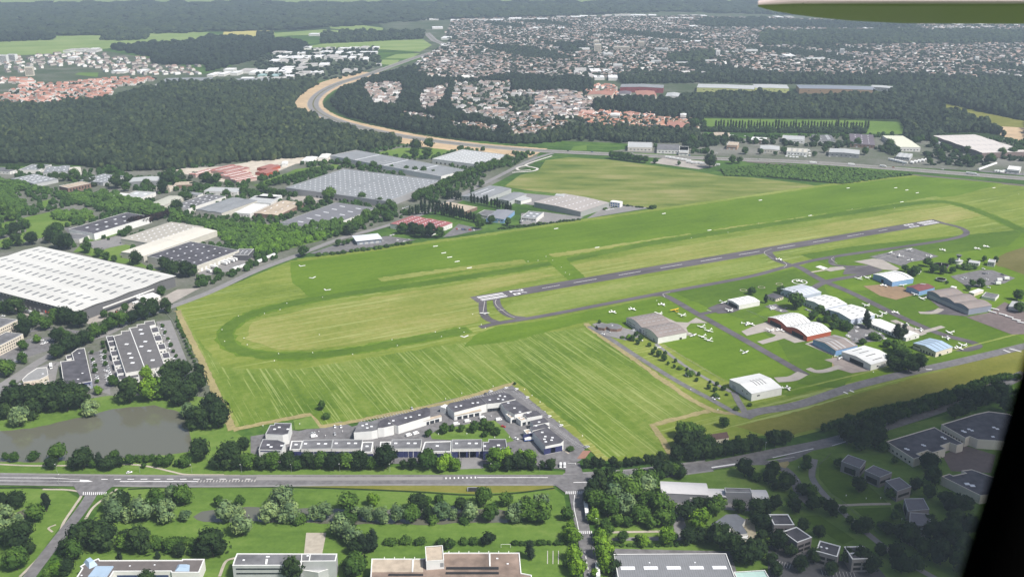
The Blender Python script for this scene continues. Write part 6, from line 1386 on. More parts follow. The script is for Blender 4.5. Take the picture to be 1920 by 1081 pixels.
trees("E", [(D, 1850, 640, 130), (D, 1860, 780, 150), (D, 580, 310, 90), (D, 690, 365, 130), (D, 640, 355, 90), (D, 830, 255, 110), (D, 900, 330, 120), (D, 1100, 230, 90), (D, 1000, 340, 110), (D, 1110, 330, 100), (D, 1240, 265, 70), (D, 1300, 195, 60), (D, 1470, 190, 70), (B_, 1280, 290, 110), (B_, 1350, 280, 80), (B_, 1180, 270, 80), (D, 1050, 440, 40), (D, 1330, 480, 90), (D, 1430, 490, 110), (D, 1290, 520, 60), (D, 1600, 200, 70)],
 {D: "dark tree near the control tower and its car park", B_: "bush near the control tower and its car park"}, "planting around the control tower")
trees(11, [(D, 655, 270, 30)], "tiny dark tree beside the brick clubhouse")
trees(11, [(D, 930, 372, 42), (D, 905, 405, 45), (D, 960, 405, 45), (D, 945, 430, 40), (D, 1030, 445, 38), (D, 1055, 505, 42), (D, 1100, 525, 55), (D, 1140, 555, 55), (D, 1148, 505, 34), (D, 1225, 565, 38), (D, 1215, 605, 32), (D, 1310, 625, 28), (D, 1400, 665, 34), (D, 1385, 705, 32), (D, 1475, 765, 46), (D, 1520, 785, 46), (D, 1535, 740, 38), (D, 1585, 775, 42), (D, 1075, 470, 34), (D, 1170, 580, 28), (D, 1485, 720, 30)],
 "small dark tree in the strip between service road and hangars", "young trees between service road and hangars", 1.1)
trees(11, [(L_, 1260, 618, 55), (L_, 880, 390, 60)], "yellow green bush in the strip beside the service road", "yellow green bushes beside the service road", .6)
trees(11, [(B_, 828, 385, 40), (B_, 1330, 675, 75), (B_, 1530, 828, 60), (B_, 1780, 890, 45), (B_, 1680, 922, 50), (D, 1590, 1055, 90), (B_, 1610, 810, 30)], {B_: "dark low bush beside the service road", D: "dark bushy tree in the meadow above the cottage"}, "bushes beside the service road")
trees(12, [(D, 1285, 515, 30)], "small dark bush at the pale blue roofed hangar's corner", None, .8)
# around pond and offices, left
trees(9, [(D, 110, 945, 190), (D, 200, 910, 180), (D, 300, 935, 190), (D, 400, 945, 190), (D, 510, 945, 190), (D, 600, 920, 170), (W_, 695, 970, 115), (W_, 150, 1055, 150), (D, 50, 1000, 120), (D, 330, 870, 130), (D, 460, 860, 130), (D, 560, 860, 120), (D, 250, 1000, 130), (D, 30, 930, 90)],
 {D: "dark tree of the thick belt above the pond", W_: "silvery willow at the pond's upper edge"}, "thick belt above the pond")
trees(9, [(D, 975, 885, 185), (L_, 1140, 865, 150), (L_, 1100, 690, 85), (M_, 1210, 850, 150), (D, 1290, 850, 180), (D, 1300, 740, 170), (D, 1420, 880, 180), (D, 1480, 800, 170), (D, 1380, 700, 150), (D, 1500, 665, 80), (W_, 1410, 990, 110), (D, 1590, 960, 160), (D, 1640, 1070, 200), (D, 1460, 1080, 160), (D, 1340, 900, 120), (D, 1520, 1080, 150), (L_, 1080, 800, 90)],
 {D: "dark tree at the pond's upper right side", L_: "bright green tree before the business centre", M_: "green tree at the pond's upper right side", W_: "silvery willow at the pond's right shore"}, "trees at the pond's upper right side")
trees(9, [(D, 1250, 200, 110), (D, 1150, 225, 115), (D, 1070, 255, 115), (D, 990, 285, 110), (M_, 900, 315, 115), (M_, 820, 335, 90), (M_, 725, 385, 90), (D, 640, 445, 125), (D, 560, 485, 130), (D, 495, 515, 120), (D, 430, 545, 115), (M_, 690, 420, 80), (M_, 770, 360, 80)],
 {D: "dark tree in the belt between white warehouse and offices", M_: "green tree in the belt between white warehouse and offices"}, "belt between white warehouse and offices")
trees(9, [(D, 600, 315, 130), (D, 500, 290, 130), (M_, 430, 275, 110), (M_, 345, 325, 110), (M_, 270, 305, 110), (D, 200, 375, 125), (M_, 165, 265, 70), (D, 135, 215, 130), (D, 75, 205, 110), (D, 430, 420, 90), (D, 510, 400, 80), (D, 460, 360, 60), (D, 175, 575, 75), (M_, 50, 680, 120), (D, 105, 745, 55), (M_, 180, 480, 75), (L_, 285, 420, 60), (D, 20, 200, 80), (M_, 90, 640, 80), (D, 20, 620, 80)],
 {D: "dark tree between the cream office blocks and the warehouse", M_: "green tree between the cream office blocks and the warehouse", L_: "small yellow green tree in the office car park"}, "trees between cream offices and warehouse")
trees(9, [(D, 785, 232, 55), (D, 835, 232, 50), (D, 940, 182, 55), (D, 1080, 125, 48), (D, 1215, 62, 62), (D, 1240, 130, 50)], "small dark tree in the white warehouse's yard", "small trees in the white warehouse's yard")
trees(9, [(M_, 860, 745, 85), (L_, 745, 805, 60), (M_, 790, 480 + 20, 34), (M_, 770, 430, 32), (M_, 775, 460, 32), (M_, 790, 540, 34), (M_, 795, 590, 34), (M_, 690, 500, 30), (M_, 700, 555, 32), (M_, 715, 640, 36), (M_, 715, 600, 30), (M_, 730, 720, 34)], {M_: "small green tree in the car park left of the business centre", L_: "small lime green tree in the car park left of the business centre"}, "car park trees left of the business centre")
trees(9, [(M_, x, y, 30) for x, y in ((1222, 300), (1240, 350), (1262, 400), (1285, 445), (1300, 490), (1322, 530), (1340, 565))], "small green tree in the car park strip right of the business centre", "car park trees right of the business centre")
row([D, M_], 9, (1320, 250, 1400, 430, 1480, 600), 14, 34, "hedge bush between estate path and airfield track", "hedge between estate path and airfield track", .8)
# trading estate
DM = {D: "dark tree among the sheds of the trading estate", M_: "green tree among the sheds of the trading estate"}
trees(5, [(D, 430, 690, 110), (D, 390, 680, 80), (D, 660, 830, 100), (D, 740, 860, 90), (D, 800, 885, 80), (D, 860, 890, 60), (D, 440, 800, 130), (D, 370, 760, 110), (D, 500, 810, 120), (D, 130, 780, 100), (D, 240, 770, 100), (D, 20, 720, 90), (D, 60, 800, 80), (D, 120, 700, 110), (D, 200, 650, 90), (M_, 30, 560, 130), (M_, 100, 590, 110), (D, 920, 695, 50), (D, 970, 670, 60), (D, 1040, 755, 45), (D, 815, 725, 26)],
 {D: "dark tree in the park above the white warehouse", M_: "green tree in the park above the white warehouse"}, "trees in the park above the white warehouse")
trees(5, [(D, 1020, 920, 105), (D, 1300, 1020, 160), (D, 1400, 1020, 150), (D, 1240, 960, 110), (D, 1450, 1000, 100), (D, 1670, 1000, 45), (D, 1750, 980, 45), (D, 1865, 940, 60), (M_, 1620, 1040, 45), (D, 1490, 1085, 60)], {D: "dark tree before the depot with the white trailers", M_: "green bush before the depot with the white trailers"}, "trees before the depot with white trailers")
row('purple', 5, (960, 625, 1080, 600, 1200, 565, 1260, 545), 11, 70, "dark purple leaved tree in the line between two warehouses", "purple line between two warehouses")
trees(5, [(D, 1450, 515, 65), (D, 1410, 435, 80), (D, 1370, 420, 70), (D, 1230, 385, 110), (D, 1260, 320, 110), (D, 1320, 320, 70), (D, 1560, 300, 90), (D, 1630, 310, 80), (D, 1520, 370, 60), (D, 1700, 405, 60), (D, 1830, 390, 70), (M_, 950, 370, 90), (D, 880, 350, 110), (M_, 960, 300, 80), (D, 800, 460, 70), (D, 1100, 330, 70), (D, 80, 220, 70), (D, 125, 220, 60), (D, 310, 215, 65), (D, 420, 280, 70), (D, 480, 290, 80), (D, 560, 290, 90), (M_, 850, 240, 70), (D, 1330, 530, 100)], DM, "scattered trees of the trading estate")
trees(6, [(M_, 550, 455, 115), (D, 800, 450, 80), (D, 1080, 420, 45), (D, 1155, 390, 50), (D, 680, 180, 80), (D, 610, 160, 50), (M_, 770, 185, 55), (M_, 880, 200, 60), (M_, 930, 205, 50), (M_, 1020, 210, 50), (M_, 1130, 225, 65), (M_, 1190, 230, 55), (M_, 1260, 240, 60), (M_, 1330, 245, 50), (D, 930, 470, 70), (D, 1000, 480, 60), (D, 1200, 80, 100), (D, 1300, 50, 90), (D, 1290, 120, 90), (D, 1190, 115, 80), (D, 1655, 190, 50), (D, 1695, 185, 50), (D, 1615, 175, 40), (D, 360, 855, 85), (M_, 620, 775, 60), (M_, 690, 755, 40), (D, 660, 765, 40), (D, 990, 590, 80), (M_, 1680, 650, 80), (M_, 1670, 600, 70), (D, 1765, 610, 80), (D, 1890, 620, 60), (D, 110, 430, 50), (M_, 330, 500, 70), (M_, 400, 480, 80), (D, 1690, 330, 55), (D, 1620, 350, 35)],
 {D: "dark tree beside the larger estate warehouses", M_: "green tree beside the larger estate warehouses"}, "scattered trees beside the estate warehouses")
trees(6, [(D, 1240, 715, 100), (D, 1310, 715, 110), (D, 1380, 715, 90), (D, 1180, 690, 100), (D, 1100, 690, 100)], "dark tree of the clump between estate road and airfield", "clump between estate road and airfield")
row(['bush'], 6, (450, 840, 620, 825, 760, 805, 940, 785, 1010, 770, 1170, 745), 16, 50, "clipped hedge bush along the runway side car park", "hedge along the runway side car park", .8)
row('poplar', 6, (1140, 540, 1250, 530, 1400, 535, 1640, 590), 24, 24, "dark poplar in the screen beside the faded red roof", "poplar screen beside the faded red roof")
row('poplar', 6, (1230, 500, 1330, 490, 1430, 510, 1560, 540), 14, 24, "dark poplar in the rear screen beside the faded red roof", "rear poplar screen beside the faded red roof")
row('poplar', 6, (1600, 440, 1700, 460, 1800, 480, 1920, 520), 14, 22, "dark poplar in the screen before the grey gabled sheds", "poplar screen before the grey gabled sheds")
row('poplar', 6, (1430, 420, 1480, 415, 1540, 425), 7, 24, "dark poplar in the short row at the estate road", "short poplar row at the estate road")
row('poplar', "O", (350, 320, 600, 320, 900, 322, 1300, 322, 1900, 325, 2100, 325), 52, 26, "dark poplar in the long row before the bright green field", "long poplar row before the bright green field", 1.2)
row([D, M_], 6, (680, 700, 880, 560, 1050, 500), 9, 95, "dense tree on the left of the estate road", "trees left of the estate road")
row([D, M_], 6, (1180, 440, 1350, 360, 1500, 290, 1700, 220, 1900, 150), 22, 85, "tree in the avenue up the estate road", "avenue up the estate road")
row([D], 6, (20, 330, 200, 300, 400, 240, 520, 200), 14, 60, "dark tree in the line along the lawn behind the largest warehouse", "line along the lawn behind the largest warehouse")
row([D], 6, (20, 350, 120, 380, 230, 400), 7, 60, "dark tree at the corner annex of the largest warehouse", "trees at the corner annex")
trees("O", [(D, 560, 720, 110), (D, 640, 710, 80), (D, 700, 610, 90), (D, 270, 600, 75), (D, 1130, 600, 90), (D, 1480, 630, 65), (D, 460, 470, 70), (D, 590, 460, 80), (D, 950, 400, 110), (D, 1500, 490, 100), (D, 1640, 520, 70), (D, 1600, 590, 70), (M_, 235, 430, 60), (D, 100, 500, 120), (D, 130, 330, 130), (D, 230, 300, 90), (D, 320, 760, 130), (D, 880, 610, 80), (D, 1040, 620, 60), (D, 1830, 480, 110)], DM | {D: "dark tree among the sheds beyond the motorway", M_: "bright tree among the sheds beyond the motorway"}, "trees among the sheds beyond the motorway")
row([D], 7, (730, 110, 820, 120, 1010, 145), 9, 60, "dark tree in the hedge block beside the motorway", "hedge block beside the motorway")
trees(7, [(D, 1075, 155, 50), (D, 1480, 195, 110), (D, 1250, 165, 40), (B_, 1070, 490, 50), (B_, 1045, 490, 35), (B_, 700, 500, 40)], {D: "dark bush by the trailers beside the motorway", B_: "bush at the corner of the rough field"}, "bushes by the rough field")
trees("R", [(D, 900, 520, 100), (D, 1030, 600, 110), (D, 960, 660, 130), (D, 1260, 730, 110), (D, 1400, 690, 90), (D, 1540, 720, 130), (D, 1660, 650, 130), (D, 1780, 640, 130), (D, 1860, 620, 110), (D, 860, 730, 80), (D, 1000, 700, 80), (D, 40, 520, 100), (D, 130, 620, 100), (D, 400, 560, 120), (D, 490, 600, 80), (D, 700, 500, 110), (D, 760, 480, 100), (D, 1140, 620, 80), (D, 1280, 600, 90), (D, 1340, 680, 60)], "dark tree beside the vast pale warehouse and the motorway", "trees beside the vast pale warehouse")
plant()
# ------------------------------------------------------------------ woods and town too many to count; the nearest houses are things
ESTD = []
def merge(name, tmpl, pos, scl, rot, mats, tint, midx=None, jit=.14):
 """tmpl: list of (verts, faces); one mesh of all copies"""
 V, Fs, T, Mi = [], [], [], []
 nv = 0
 which = RNG.integers(0, len(tmpl), len(pos))
 for k, (v, f) in enumerate(tmpl):
  s = which == k
  n = int(s.sum())
  if not n: continue
  c, s_ = np.cos(rot[s])[:, None], np.sin(rot[s])[:, None]
  x, y, z = v[None, :, 0] * scl[s, 0:1], v[None, :, 1] * scl[s, 1:2], v[None, :, 2] * scl[s, 2:3]
  w = np.stack([x * c - y * s_ + pos[s, 0:1], x * s_ + y * c + pos[s, 1:2], z + pos[s, 2:3]], -1)
  V.append(w.reshape(-1, 3))
  Fs.append((f[None] + (np.arange(n) * len(v))[:, None, None] + nv).reshape(-1, 3))
  T.append(np.clip(np.repeat(tint[s], len(f)) + RNG.uniform(-jit, jit, n * len(f)), .02, 1))
  if midx is not None: Mi.append(np.tile(midx, n))
  nv += n * len(v)
 me = np_mesh(name, np.concatenate(V), np.concatenate(Fs), mats, np.concatenate(T), np.concatenate(Mi) if midx is not None else None)
 return link(name, me)
def lumps(base, amp, seed, n):
 out = []
 r = np.random.default_rng(seed)
 for _ in range(n):
  v, f = base
  k = r.normal(size=(3, 3)) * 2.2
  ph = r.uniform(0, 6, 3)
  d = 1 + amp * (np.sin(v @ k[0] + ph[0]) + np.sin(v @ k[1] * 1.7 + ph[1])) * .5 + r.uniform(-amp * .5, amp * .5, len(v))
  out.append((v * d[:, None], f))
 return out
LN, LM, LF = lumps(I2, .3, 5, 6), lumps(I1, .3, 6, 6), lumps(I0, .2, 7, 4)
def outside(p, ex):
 k = np.ones(len(p), bool)
 for q in ex: k &= ~inside(p, [tuple(P(*a)) for a in q])
 return k
def near_path(p, px, dist):
 pth = smooth_path([P(*a) for a in px])
 k = np.zeros(len(p), bool)
 for i in range(len(pth) - 1):
  a, b = np.array(pth[i]), np.array(pth[i + 1])
  d = b - a
  t = np.clip(((p - a) @ d) / (d @ d + 1e-9), 0, 1)
  k |= np.linalg.norm(p - a - t[:, None] * d, axis=1) < dist
 return k
MWX = MW
def woods(name, q, sp, d, h, tm, m, ex=(), label=None, tl=(.15, .95), road=34):
 p = scatter(q, sp)
 p = p[outside(p, ex)]
 if road: p = p[~near_path(p, MWX, road)]
 n = len(p)
 s = RNG.uniform(.65, 1.4, n)
 big = .5 + .5 * np.sin(p[:, 0] * .021 + 2 * np.sin(p[:, 1] * .013)) * np.sin(p[:, 1] * .017 + 1.3)
 hh = h * s * (.85 + .3 * big) * RNG.uniform(.8, 1.2, n)
 pos = np.stack([p[:, 0], p[:, 1], hh * .5], 1)
 scl = np.stack([d * s * .5, d * s * .5 * RNG.uniform(.85, 1.15, n), hh * .55], 1)
 pat = np.sin(p[:, 0] * .0061 + 1.7 * np.sin(p[:, 1] * .0047)) * np.sin(p[:, 1] * .0058 + .8 * np.sin(p[:, 0] * .009))
 t = tl[0] + (tl[1] - tl[0]) * np.clip(RNG.normal(.4, .26, n) + .18 * (big - .5) + .2 * pat, 0, 1)
 o = merge(name, tm, pos, scl, RNG.uniform(0, 6.28, n), m, t)
 tag(o, label, "woodland", None, "stuff")
 print(name, n)
 return o
HF = Q("P", -500, 203, 80, 203, 200, 192, 290, 168, 330, 162, 600, 158, 592, 172, 572, 190, 578, 208, 612, 228, 680, 247, 764, 264, 740, 276, 690, 286, 600, 294, 430, 306, 330, 318, 230, 322, 160, 312, 90, 306, -500, 312)
woods("forest", HF, 9.5, 12.5, 15, LM, l_wood, road=48, label="broad dark green forest filling the left of the view below the red roofed estate")
woods("forest", Q("P", 616, 200, 640, 172, 700, 148, 790, 128, 800, 150, 900, 152, 960, 145, 1110, 150, 1110, 172, 960, 172, 950, 262, 1000, 278, 900, 268, 780, 256, 680, 236, 630, 218), 11, 12, 13, LM, l_wood, road=48,
 ex=[Q(2, *c) for c in ((800, 640, 1080, 620, 1120, 680, 1060, 800, 960, 830, 850, 780), (1240, 680, 1450, 640, 1400, 780, 1300, 850, 1220, 850), (1100, 855, 1300, 860, 1400, 910, 1320, 940, 1120, 890), (1380, 930, 1560, 920, 1820, 960, 1800, 1020, 1540, 980), (1420, 800, 1620, 850, 1920, 820, 1920, 940, 1600, 900), (1160, 560, 1300, 480, 1500, 440, 1900, 470, 1860, 580, 1300, 575), (1480, 620, 1920, 610, 1920, 830, 1640, 860, 1440, 800))],
 label="dark wood inside the curve of the motorway")
woods("forest", Q(3, 480, 960, 900, 985, 1350, 990, 1420, 1040, 1420, 1075, 800, 1072, 560, 1040, 200, 1080, -20, 1080, -60, 1050, 200, 1030), 9, 10, 12, LM, l_wood, label="belt of trees along the far side of the motorway")
GEX = [Q("P", 1313, 222, 1600, 226, 1690, 229, 1700, 252, 1600, 250, 1330, 243), Q("R", 860, 20, 1080, 32, 1500, 135, 1960, 230, 1960, 300, 1600, 295, 1380, 250, 1000, 110), Q("R", 1480, 280, 1700, 285, 1960, 300, 1960, 470, 1800, 445, 1560, 335), Q(4, -60, 620, 210, 630, 950, 640, 900, 745, -60, 735), Q(3, 1340, 625, 1920, 625, 1920, 735, 1340, 730)]
woods("forest", Q("P", 1270, 186, 1310, 178, 1400, 170, 1700, 168, 1780, 156, 2050, 152, 2050, 285, 1900, 262, 1860, 250, 1780, 250, 1740, 266, 1690, 262, 1690, 224, 1312, 220, 1290, 206), 11, 13, 15, LM, l_wood, ex=GEX, label="dark wood on the right between the ochre sheds and the poplar row")
woods("forest", Q("P", 1160, 145, 1330, 143, 1700, 146, 1960, 155, 1960, 160, 1700, 160, 1480, 158, 1330, 156, 1170, 158), 14, 14, 14, LM, l_wood, label="dark strip of wood between the town and the ochre sheds")
woods("forest", Q(3, 610, 780, 760, 760, 960, 770, 1260, 760, 1420, 800, 1420, 920, 1290, 900, 1000, 870, 900, 840, 620, 840), 12, 12, 14, LM, l_wood, label="clump of wood before the red roofed flats")
woods("forest", Q(1, 830, 368, 1480, 322, 1560, 292, 1920, 300, 2180, 320, 2300, 350, 2300, 380, 2000, 400, 1920, 450, 1560, 540, 1540, 490, 1180, 485, 1120, 430), 20, 22, 17, LM, l_wood, label="dark wood behind the far red and white housing")
woods("forest", Q(2, -10, 250, 120, 255, 140, 290, 20, 300), 20, 18, 14, LM, l_wood, label="small wood by the bright reservoir")
woods("forest", Q(2, 490, 270, 760, 250, 1270, 240, 1280, 290, 760, 320, 500, 328), 24, 22, 16, LM, l_wood, label="belt of wood between the two pale crop fields")
woods("forest", Q(1, -200, 270, 400, 262, 395, 300, 150, 312, -200, 320), 24, 24, 17, LM, l_wood, label="wood at the far left edge of the crop fields")
woods("forest", Q(1, 750, 300, 830, 262, 1000, 232, 1125, 238, 1095, 298, 900, 306), 24, 24, 17, LM, l_wood, label="tongue of wood reaching into the crop field")
woods("far_forest", Q("P", -500, 20, 150, 13, 500, 12, 2600, 14, 2600, 26, 1500, 29, 1250, 22, 1000, 33, 800, 38, 700, 46, 560, 56, 480, 58, 420, 60, 210, 66, -500, 76), 46, 60, 20, LF, l_wood, label="hazy blue forest stretching across the horizon", road=0)
woods("far_forest", Q("P", -500, 9, 2600, 4, 2600, 12, 500, 12, 150, 15, -500, 17), 90, 110, 22, LF, l_wood, label="pale forest patches in the haze below the top edge", road=0)
woods("scrub", Q(8, -360, 195, -60, 165, 0, 160, 500, 180, 1080, 232, 560, 302, 0, 248, -330, 240), 5, 5.5, 3.2, LM, l_mid, label="dark scrub thicket between motorway and rough field", tl=(.1, .7), road=16)
woods("young_woodland", Q(6, -330, 600, -80, 610, 0, 605, 200, 625, 320, 640, 600, 680, 480, 720, 330, 760, 200, 810, 100, 830, -100, 800, -260, 720, -420, 640), 6, 6.5, 5, LN, l_lime, label="young light green plantation beside the estate road", tl=(.1, .75), road=0)
woods("thicket", Q(5, -40, 270, 80, 290, 240, 315, 400, 375, 560, 390, 740, 385, 820, 375, 900, 410, 1020, 440, 1250, 500, 1330, 550, 1500, 575, 1900, 640, 1960, 690, 1900, 790, 1700, 720, 1580, 640, 1400, 590, 1280, 570, 1160, 540, 940, 510, 850, 515, 700, 480, 600, 460, 480, 400, 330, 370, 200, 350, 60, 400, -40, 420), 9, 10.5, 7, LN, l_mid, label="tree belt winding through the left of the trading estate", tl=(.05, .55), road=0)
woods("thicket", Q(5, -40, 420, 60, 400, 200, 440, 160, 520, 0, 590, -40, 590), 9, 10, 9, LN, l_mid, label="rounded tree mass at the left edge of the estate park", tl=(.05, .55), road=0)
woods("thicket", Q(5, 400, 520, 560, 510, 690, 530, 690, 560, 560, 590, 410, 560), 8, 9, 7, LN, l_mid, label="willowy tree mass in the estate park", tl=(.3, 1), road=0)
woods("thicket", Q(5, 480, 250, 620, 240, 760, 300, 1000, 310, 1300, 270, 1500, 230, 1540, 260, 1700, 300, 1500, 330, 1330, 290, 1240, 330, 1000, 330, 800, 340, 600, 300), 19, 10, 7, LN, l_wood, label="trees in front of the forest edge sheds", road=0)
woods("thicket", Q(6, 60, 640, 300, 660, 470, 640, 700, 590, 640, 680, 500, 700, 400, 720, 300, 690), 9, 10, 9, LN, l_mid, label="dense trees before the grey warehouse with roof strips", tl=(.05, .55), road=0)
woods("hedge", Q(7, -100, 632, 100, 612, 540, 562, 540, 568, 100, 622, -100, 642), 3.5, 4, 2.2, LN, l_dark, label="dark hedge along the runway fence before the small workshop", road=0)
woods("hedge", Q(7, 700, 500, 830, 455, 1060, 485, 1060, 492, 830, 463), 4, 4, 2.0, LN, l_dark, label="thin hedge between yard and rough field", road=0)
woods("suburb_trees", Q("P", 950, 170, 1110, 172, 1150, 182, 1290, 192, 1315, 268, 1000, 264, 950, 240), 21, 8, 6, LM, l_wood, label="trees of the nearer suburb's gardens and lanes", road=30)
woods("suburb_trees", Q(2, -20, 420, 400, 370, 900, 360, 960, 480, 700, 600, 0, 620), 26, 15, 8, LF, l_wood, label="trees between the sheds of the far trading estate", road=30)
woods("thicket", Q("O", 220, 300, 340, 322, 900, 330, 2060, 332, 2060, 372, 1300, 362, 340, 348, 220, 345), 8, 9, 8, LM, l_dark, label="dark undergrowth beneath the long poplar row", tl=(.1, .6), road=0)
woods("thicket", Q("R", 800, 520, 1000, 480, 1250, 570, 1450, 640, 1960, 590, 1960, 690, 1640, 660, 1400, 760, 1150, 735, 830, 715), 17, 10, 6, LM, l_dark, label="dark thicket between vast warehouse and motorway", tl=(.1, .6), road=26)
woods("thicket", Q("O", -20, 420, 200, 400, 400, 420, 800, 440, 1100, 480, 1400, 500, 1900, 480, 1990, 520, 1600, 530, 1100, 500, 600, 480, 300, 520, 100, 540, -20, 500), 13, 9, 8, LM, l_dark, label="trees and bushes between the sheds beyond the motorway", tl=(.1, .6), road=24)
woods("thicket", Q("R", 200, 540, 440, 520, 560, 560, 420, 620, 300, 560), 10, 9, 8, LM, l_dark, label="trees along the grass plot beside the motorway", tl=(.1, .6), road=24)
for nm, q in (("left", Q("P", -100, 322, 160, 316, 600, 298, 770, 272, 1000, 290, 990, 306, 860, 380, 660, 440, 480, 505, 380, 540, 320, 520, 60, 440, -100, 440)), ("right", Q("P", 1150, 282, 1320, 258, 1700, 252, 1940, 266, 1990, 320, 1700, 312, 1400, 292))):
 p = scatter(q, 11, .45)
 p = p[~near_path(p, MWX, 24) & ~near_path(p, ER, 10)]
 for f in FOOT: p = p[~inside(p, f)]
 p = p[np.sin(p[:, 0] * .05) + np.sin(p[:, 1] * .043 + p[:, 0] * .02) > -.5]
 n = len(p)
 h = RNG.uniform(4, 8.5, n)
 o = merge("estate_trees", LN, np.stack([p[:, 0], p[:, 1], h * .5], 1), np.stack([h * .52, h * .52, h * .55], 1), RNG.uniform(0, 6, n), l_mid, np.clip(RNG.normal(.26, .16, n), .03, 1))
 tag(o, "trees and bushes filling the ground between the sheds %s" % ("of the trading estate" if nm == "left" else "beyond the motorway"), "trees", None, "stuff")
# houses -------------------------------------------------------------
hv = np.array([(-.5, -.5, 0), (.5, -.5, 0), (.5, .5, 0), (-.5, .5, 0), (-.5, -.5, .6), (.5, -.5, .6), (.5, .5, .6), (-.5, .5, .6), (-.5, 0, 1.0), (.5, 0, 1.0)], float)
hf = np.array([(0, 1, 5), (0, 5, 4), (2, 3, 7), (2, 7, 6), (1, 2, 6), (1, 6, 5), (6, 9, 5), (3, 0, 4), (3, 4, 7), (4, 8, 7), (4, 5, 9), (4, 9, 8), (6, 7, 8), (6, 8, 9)])
hm = np.array([0] * 10 + [1] * 4)
def tinted(name, stops):
 t = NT(name)
 at = t.n("ShaderNodeAttribute", attribute_name="tint")
 col = t.ramp(at.outputs["Fac"], stops)
 t.l(col, t.b.inputs["Base Color"])
 t.b.inputs["Roughness"].default_value = .85
 return t.mat
hwall = tinted("house_render", [(0, (.3, .28, .25)), (.35, (.52, .48, .44)), (.7, (.74, .71, .67)), (1, (.8, .79, .77))])
hroof = tinted("house_tiles", [(0, (.09, .075, .075)), (.35, (.19, .15, .13)), (.55, (.3, .2, .16)), (.85, (.22, .21, .21)), (1, (.6, .58, .56))])
hroof2 = tinted("house_red_tiles", [(0, (.22, .1, .07)), (.5, (.36, .17, .12)), (1, (.5, .3, .24))])
HREG = [(Q(2, 800, 640, 1080, 620, 1120, 680, 1060, 800, 960, 830, 850, 780), 19, 0, "in the cluster inside the motorway's curve"), (Q(2, 1240, 680, 1450, 640, 1400, 780, 1300, 850, 1220, 850), 19, 0, "in the street running up through the wood"),
  (Q(2, 1100, 855, 1300, 860, 1400, 910, 1320, 940, 1120, 890), 17, 0, "in the pale row nearest the motorway's curve"), (Q(2, 1380, 930, 1560, 920, 1820, 960, 1800, 1020, 1540, 980), 17, 0, "in the white group nearest the motorway"),
  (Q(2, 1420, 800, 1620, 850, 1920, 820, 1920, 940, 1600, 900), 21, 0, "among trees in the middle suburb"), (Q(3, -20, 860, 140, 850, 520, 960, 470, 1040, 180, 1030, -20, 1010), 17, 0, "in the white suburb behind the motorway tree belt"),
  (Q(3, 120, 860, 200, 700, 430, 680, 580, 740, 620, 840, 420, 890, 200, 890), 16, 0, "in the dense suburb left of the tower flats"), (Q(3, 470, 860, 620, 840, 900, 850, 1150, 880, 1400, 900, 1370, 1000, 1150, 985, 900, 985, 600, 950), 18, 1, "in the mixed suburb above the motorway tree belt"),
  (Q(3, 0, 650, 160, 660, 160, 730, 0, 720), 22, 0, "at the edge of the middle wood"), (Q(1, -40, 775, 150, 640, 480, 630, 820, 592, 1200, 590, 1040, 640, 880, 650, 800, 760, 330, 800), 22, 1, "in the red roofed estate beyond the forest"),
  (Q(1, -40, 590, 260, 590, 270, 625, -40, 640), 26, 1, "at the far left of the red roofed estate"), (Q(1, 180, 420, 420, 402, 760, 402, 830, 432, 1100, 440, 1180, 490, 1500, 500, 1520, 570, 860, 560, 730, 520, 440, 500, 300, 520), 34, 0, "in the far scattered housing"),
  (Q(1, -60, 430, 180, 430, 260, 540, -60, 570), 40, 0, "at the far left edge below the crop fields")]
HREG += [(Q(2, 1480, 620, 1920, 610, 1920, 830, 1640, 860, 1440, 800), 30, 0, "scattered through the middle wood"), (Q(2, 560, 800, 860, 690, 860, 800, 1100, 860, 1100, 900, 700, 880), 42, 0, "standing singly in the wood at the bend"),
  (Q(2, 1160, 560, 1300, 480, 1500, 440, 1900, 470, 1860, 580, 1300, 575), 20, 0, "in the pale district right of the far motorway"), (Q(3, 560, 690, 620, 640, 780, 650, 800, 740, 700, 770), 22, 1, "around the red roofed flats")]
TOWN = [(Q("P", 765, 135, 812, 98, 842, 84, 838, 62, 850, 38, 1000, 34, 1290, 32, 1500, 36, 1700, 44, 2050, 52, 2050, 60, 1900, 62, 1500, 62, 1420, 80, 1430, 88, 1920, 82, 2050, 88, 2050, 152, 1700, 146, 1330, 142, 1160, 146, 1110, 150, 960, 146, 900, 150), 27, 0)]
pts, red, lab, rt = [], [], [], []
for k, (q, sp, rd, lb) in enumerate(HREG):
 p = scatter(q, sp, .3)
 p = p[~near_path(p, MWX, 40)]
 p = p[RNG.uniform(size=len(p)) < .86]
 pts.append(p); red += [rd] * len(p); lab += [k] * len(p)
 rt.append(RNG.choice([0, pi / 2], len(p)) + .35 * k + RNG.normal(0, .08, len(p)))
pts, red, lab, rt = np.concatenate(pts), np.array(red), np.array(lab), np.concatenate(rt)
order = np.argsort(pts[:, 1])
HV = []
for wc, rf in (((.72, .7, .66), (.2, .13, .1)), ((.62, .56, .48), (.3, .18, .13)), ((.75, .74, .72), (.16, .15, .15)), ((.68, .64, .58), (.34, .16, .11)), ((.7, .66, .6), (.42, .25, .19))):
 i_ = len(HV)
 b = MB()
 b.v = [tuple(x) for x in hv * np.array([1.0, .82, .8])]
 b.f = [tuple(x) for x in hf]
 b.m = list(hm)
 HV.append(b.mesh("house", [mat("house_wall_%s" % "abcde"[i_], wc, .85, .12), mat("house_roof_%s" % "abcde"[i_], rf, .9, .25, rnd=.25)]))
COLN = ["dark brown", "terracotta", "slate grey", "brick red", "pale red"]
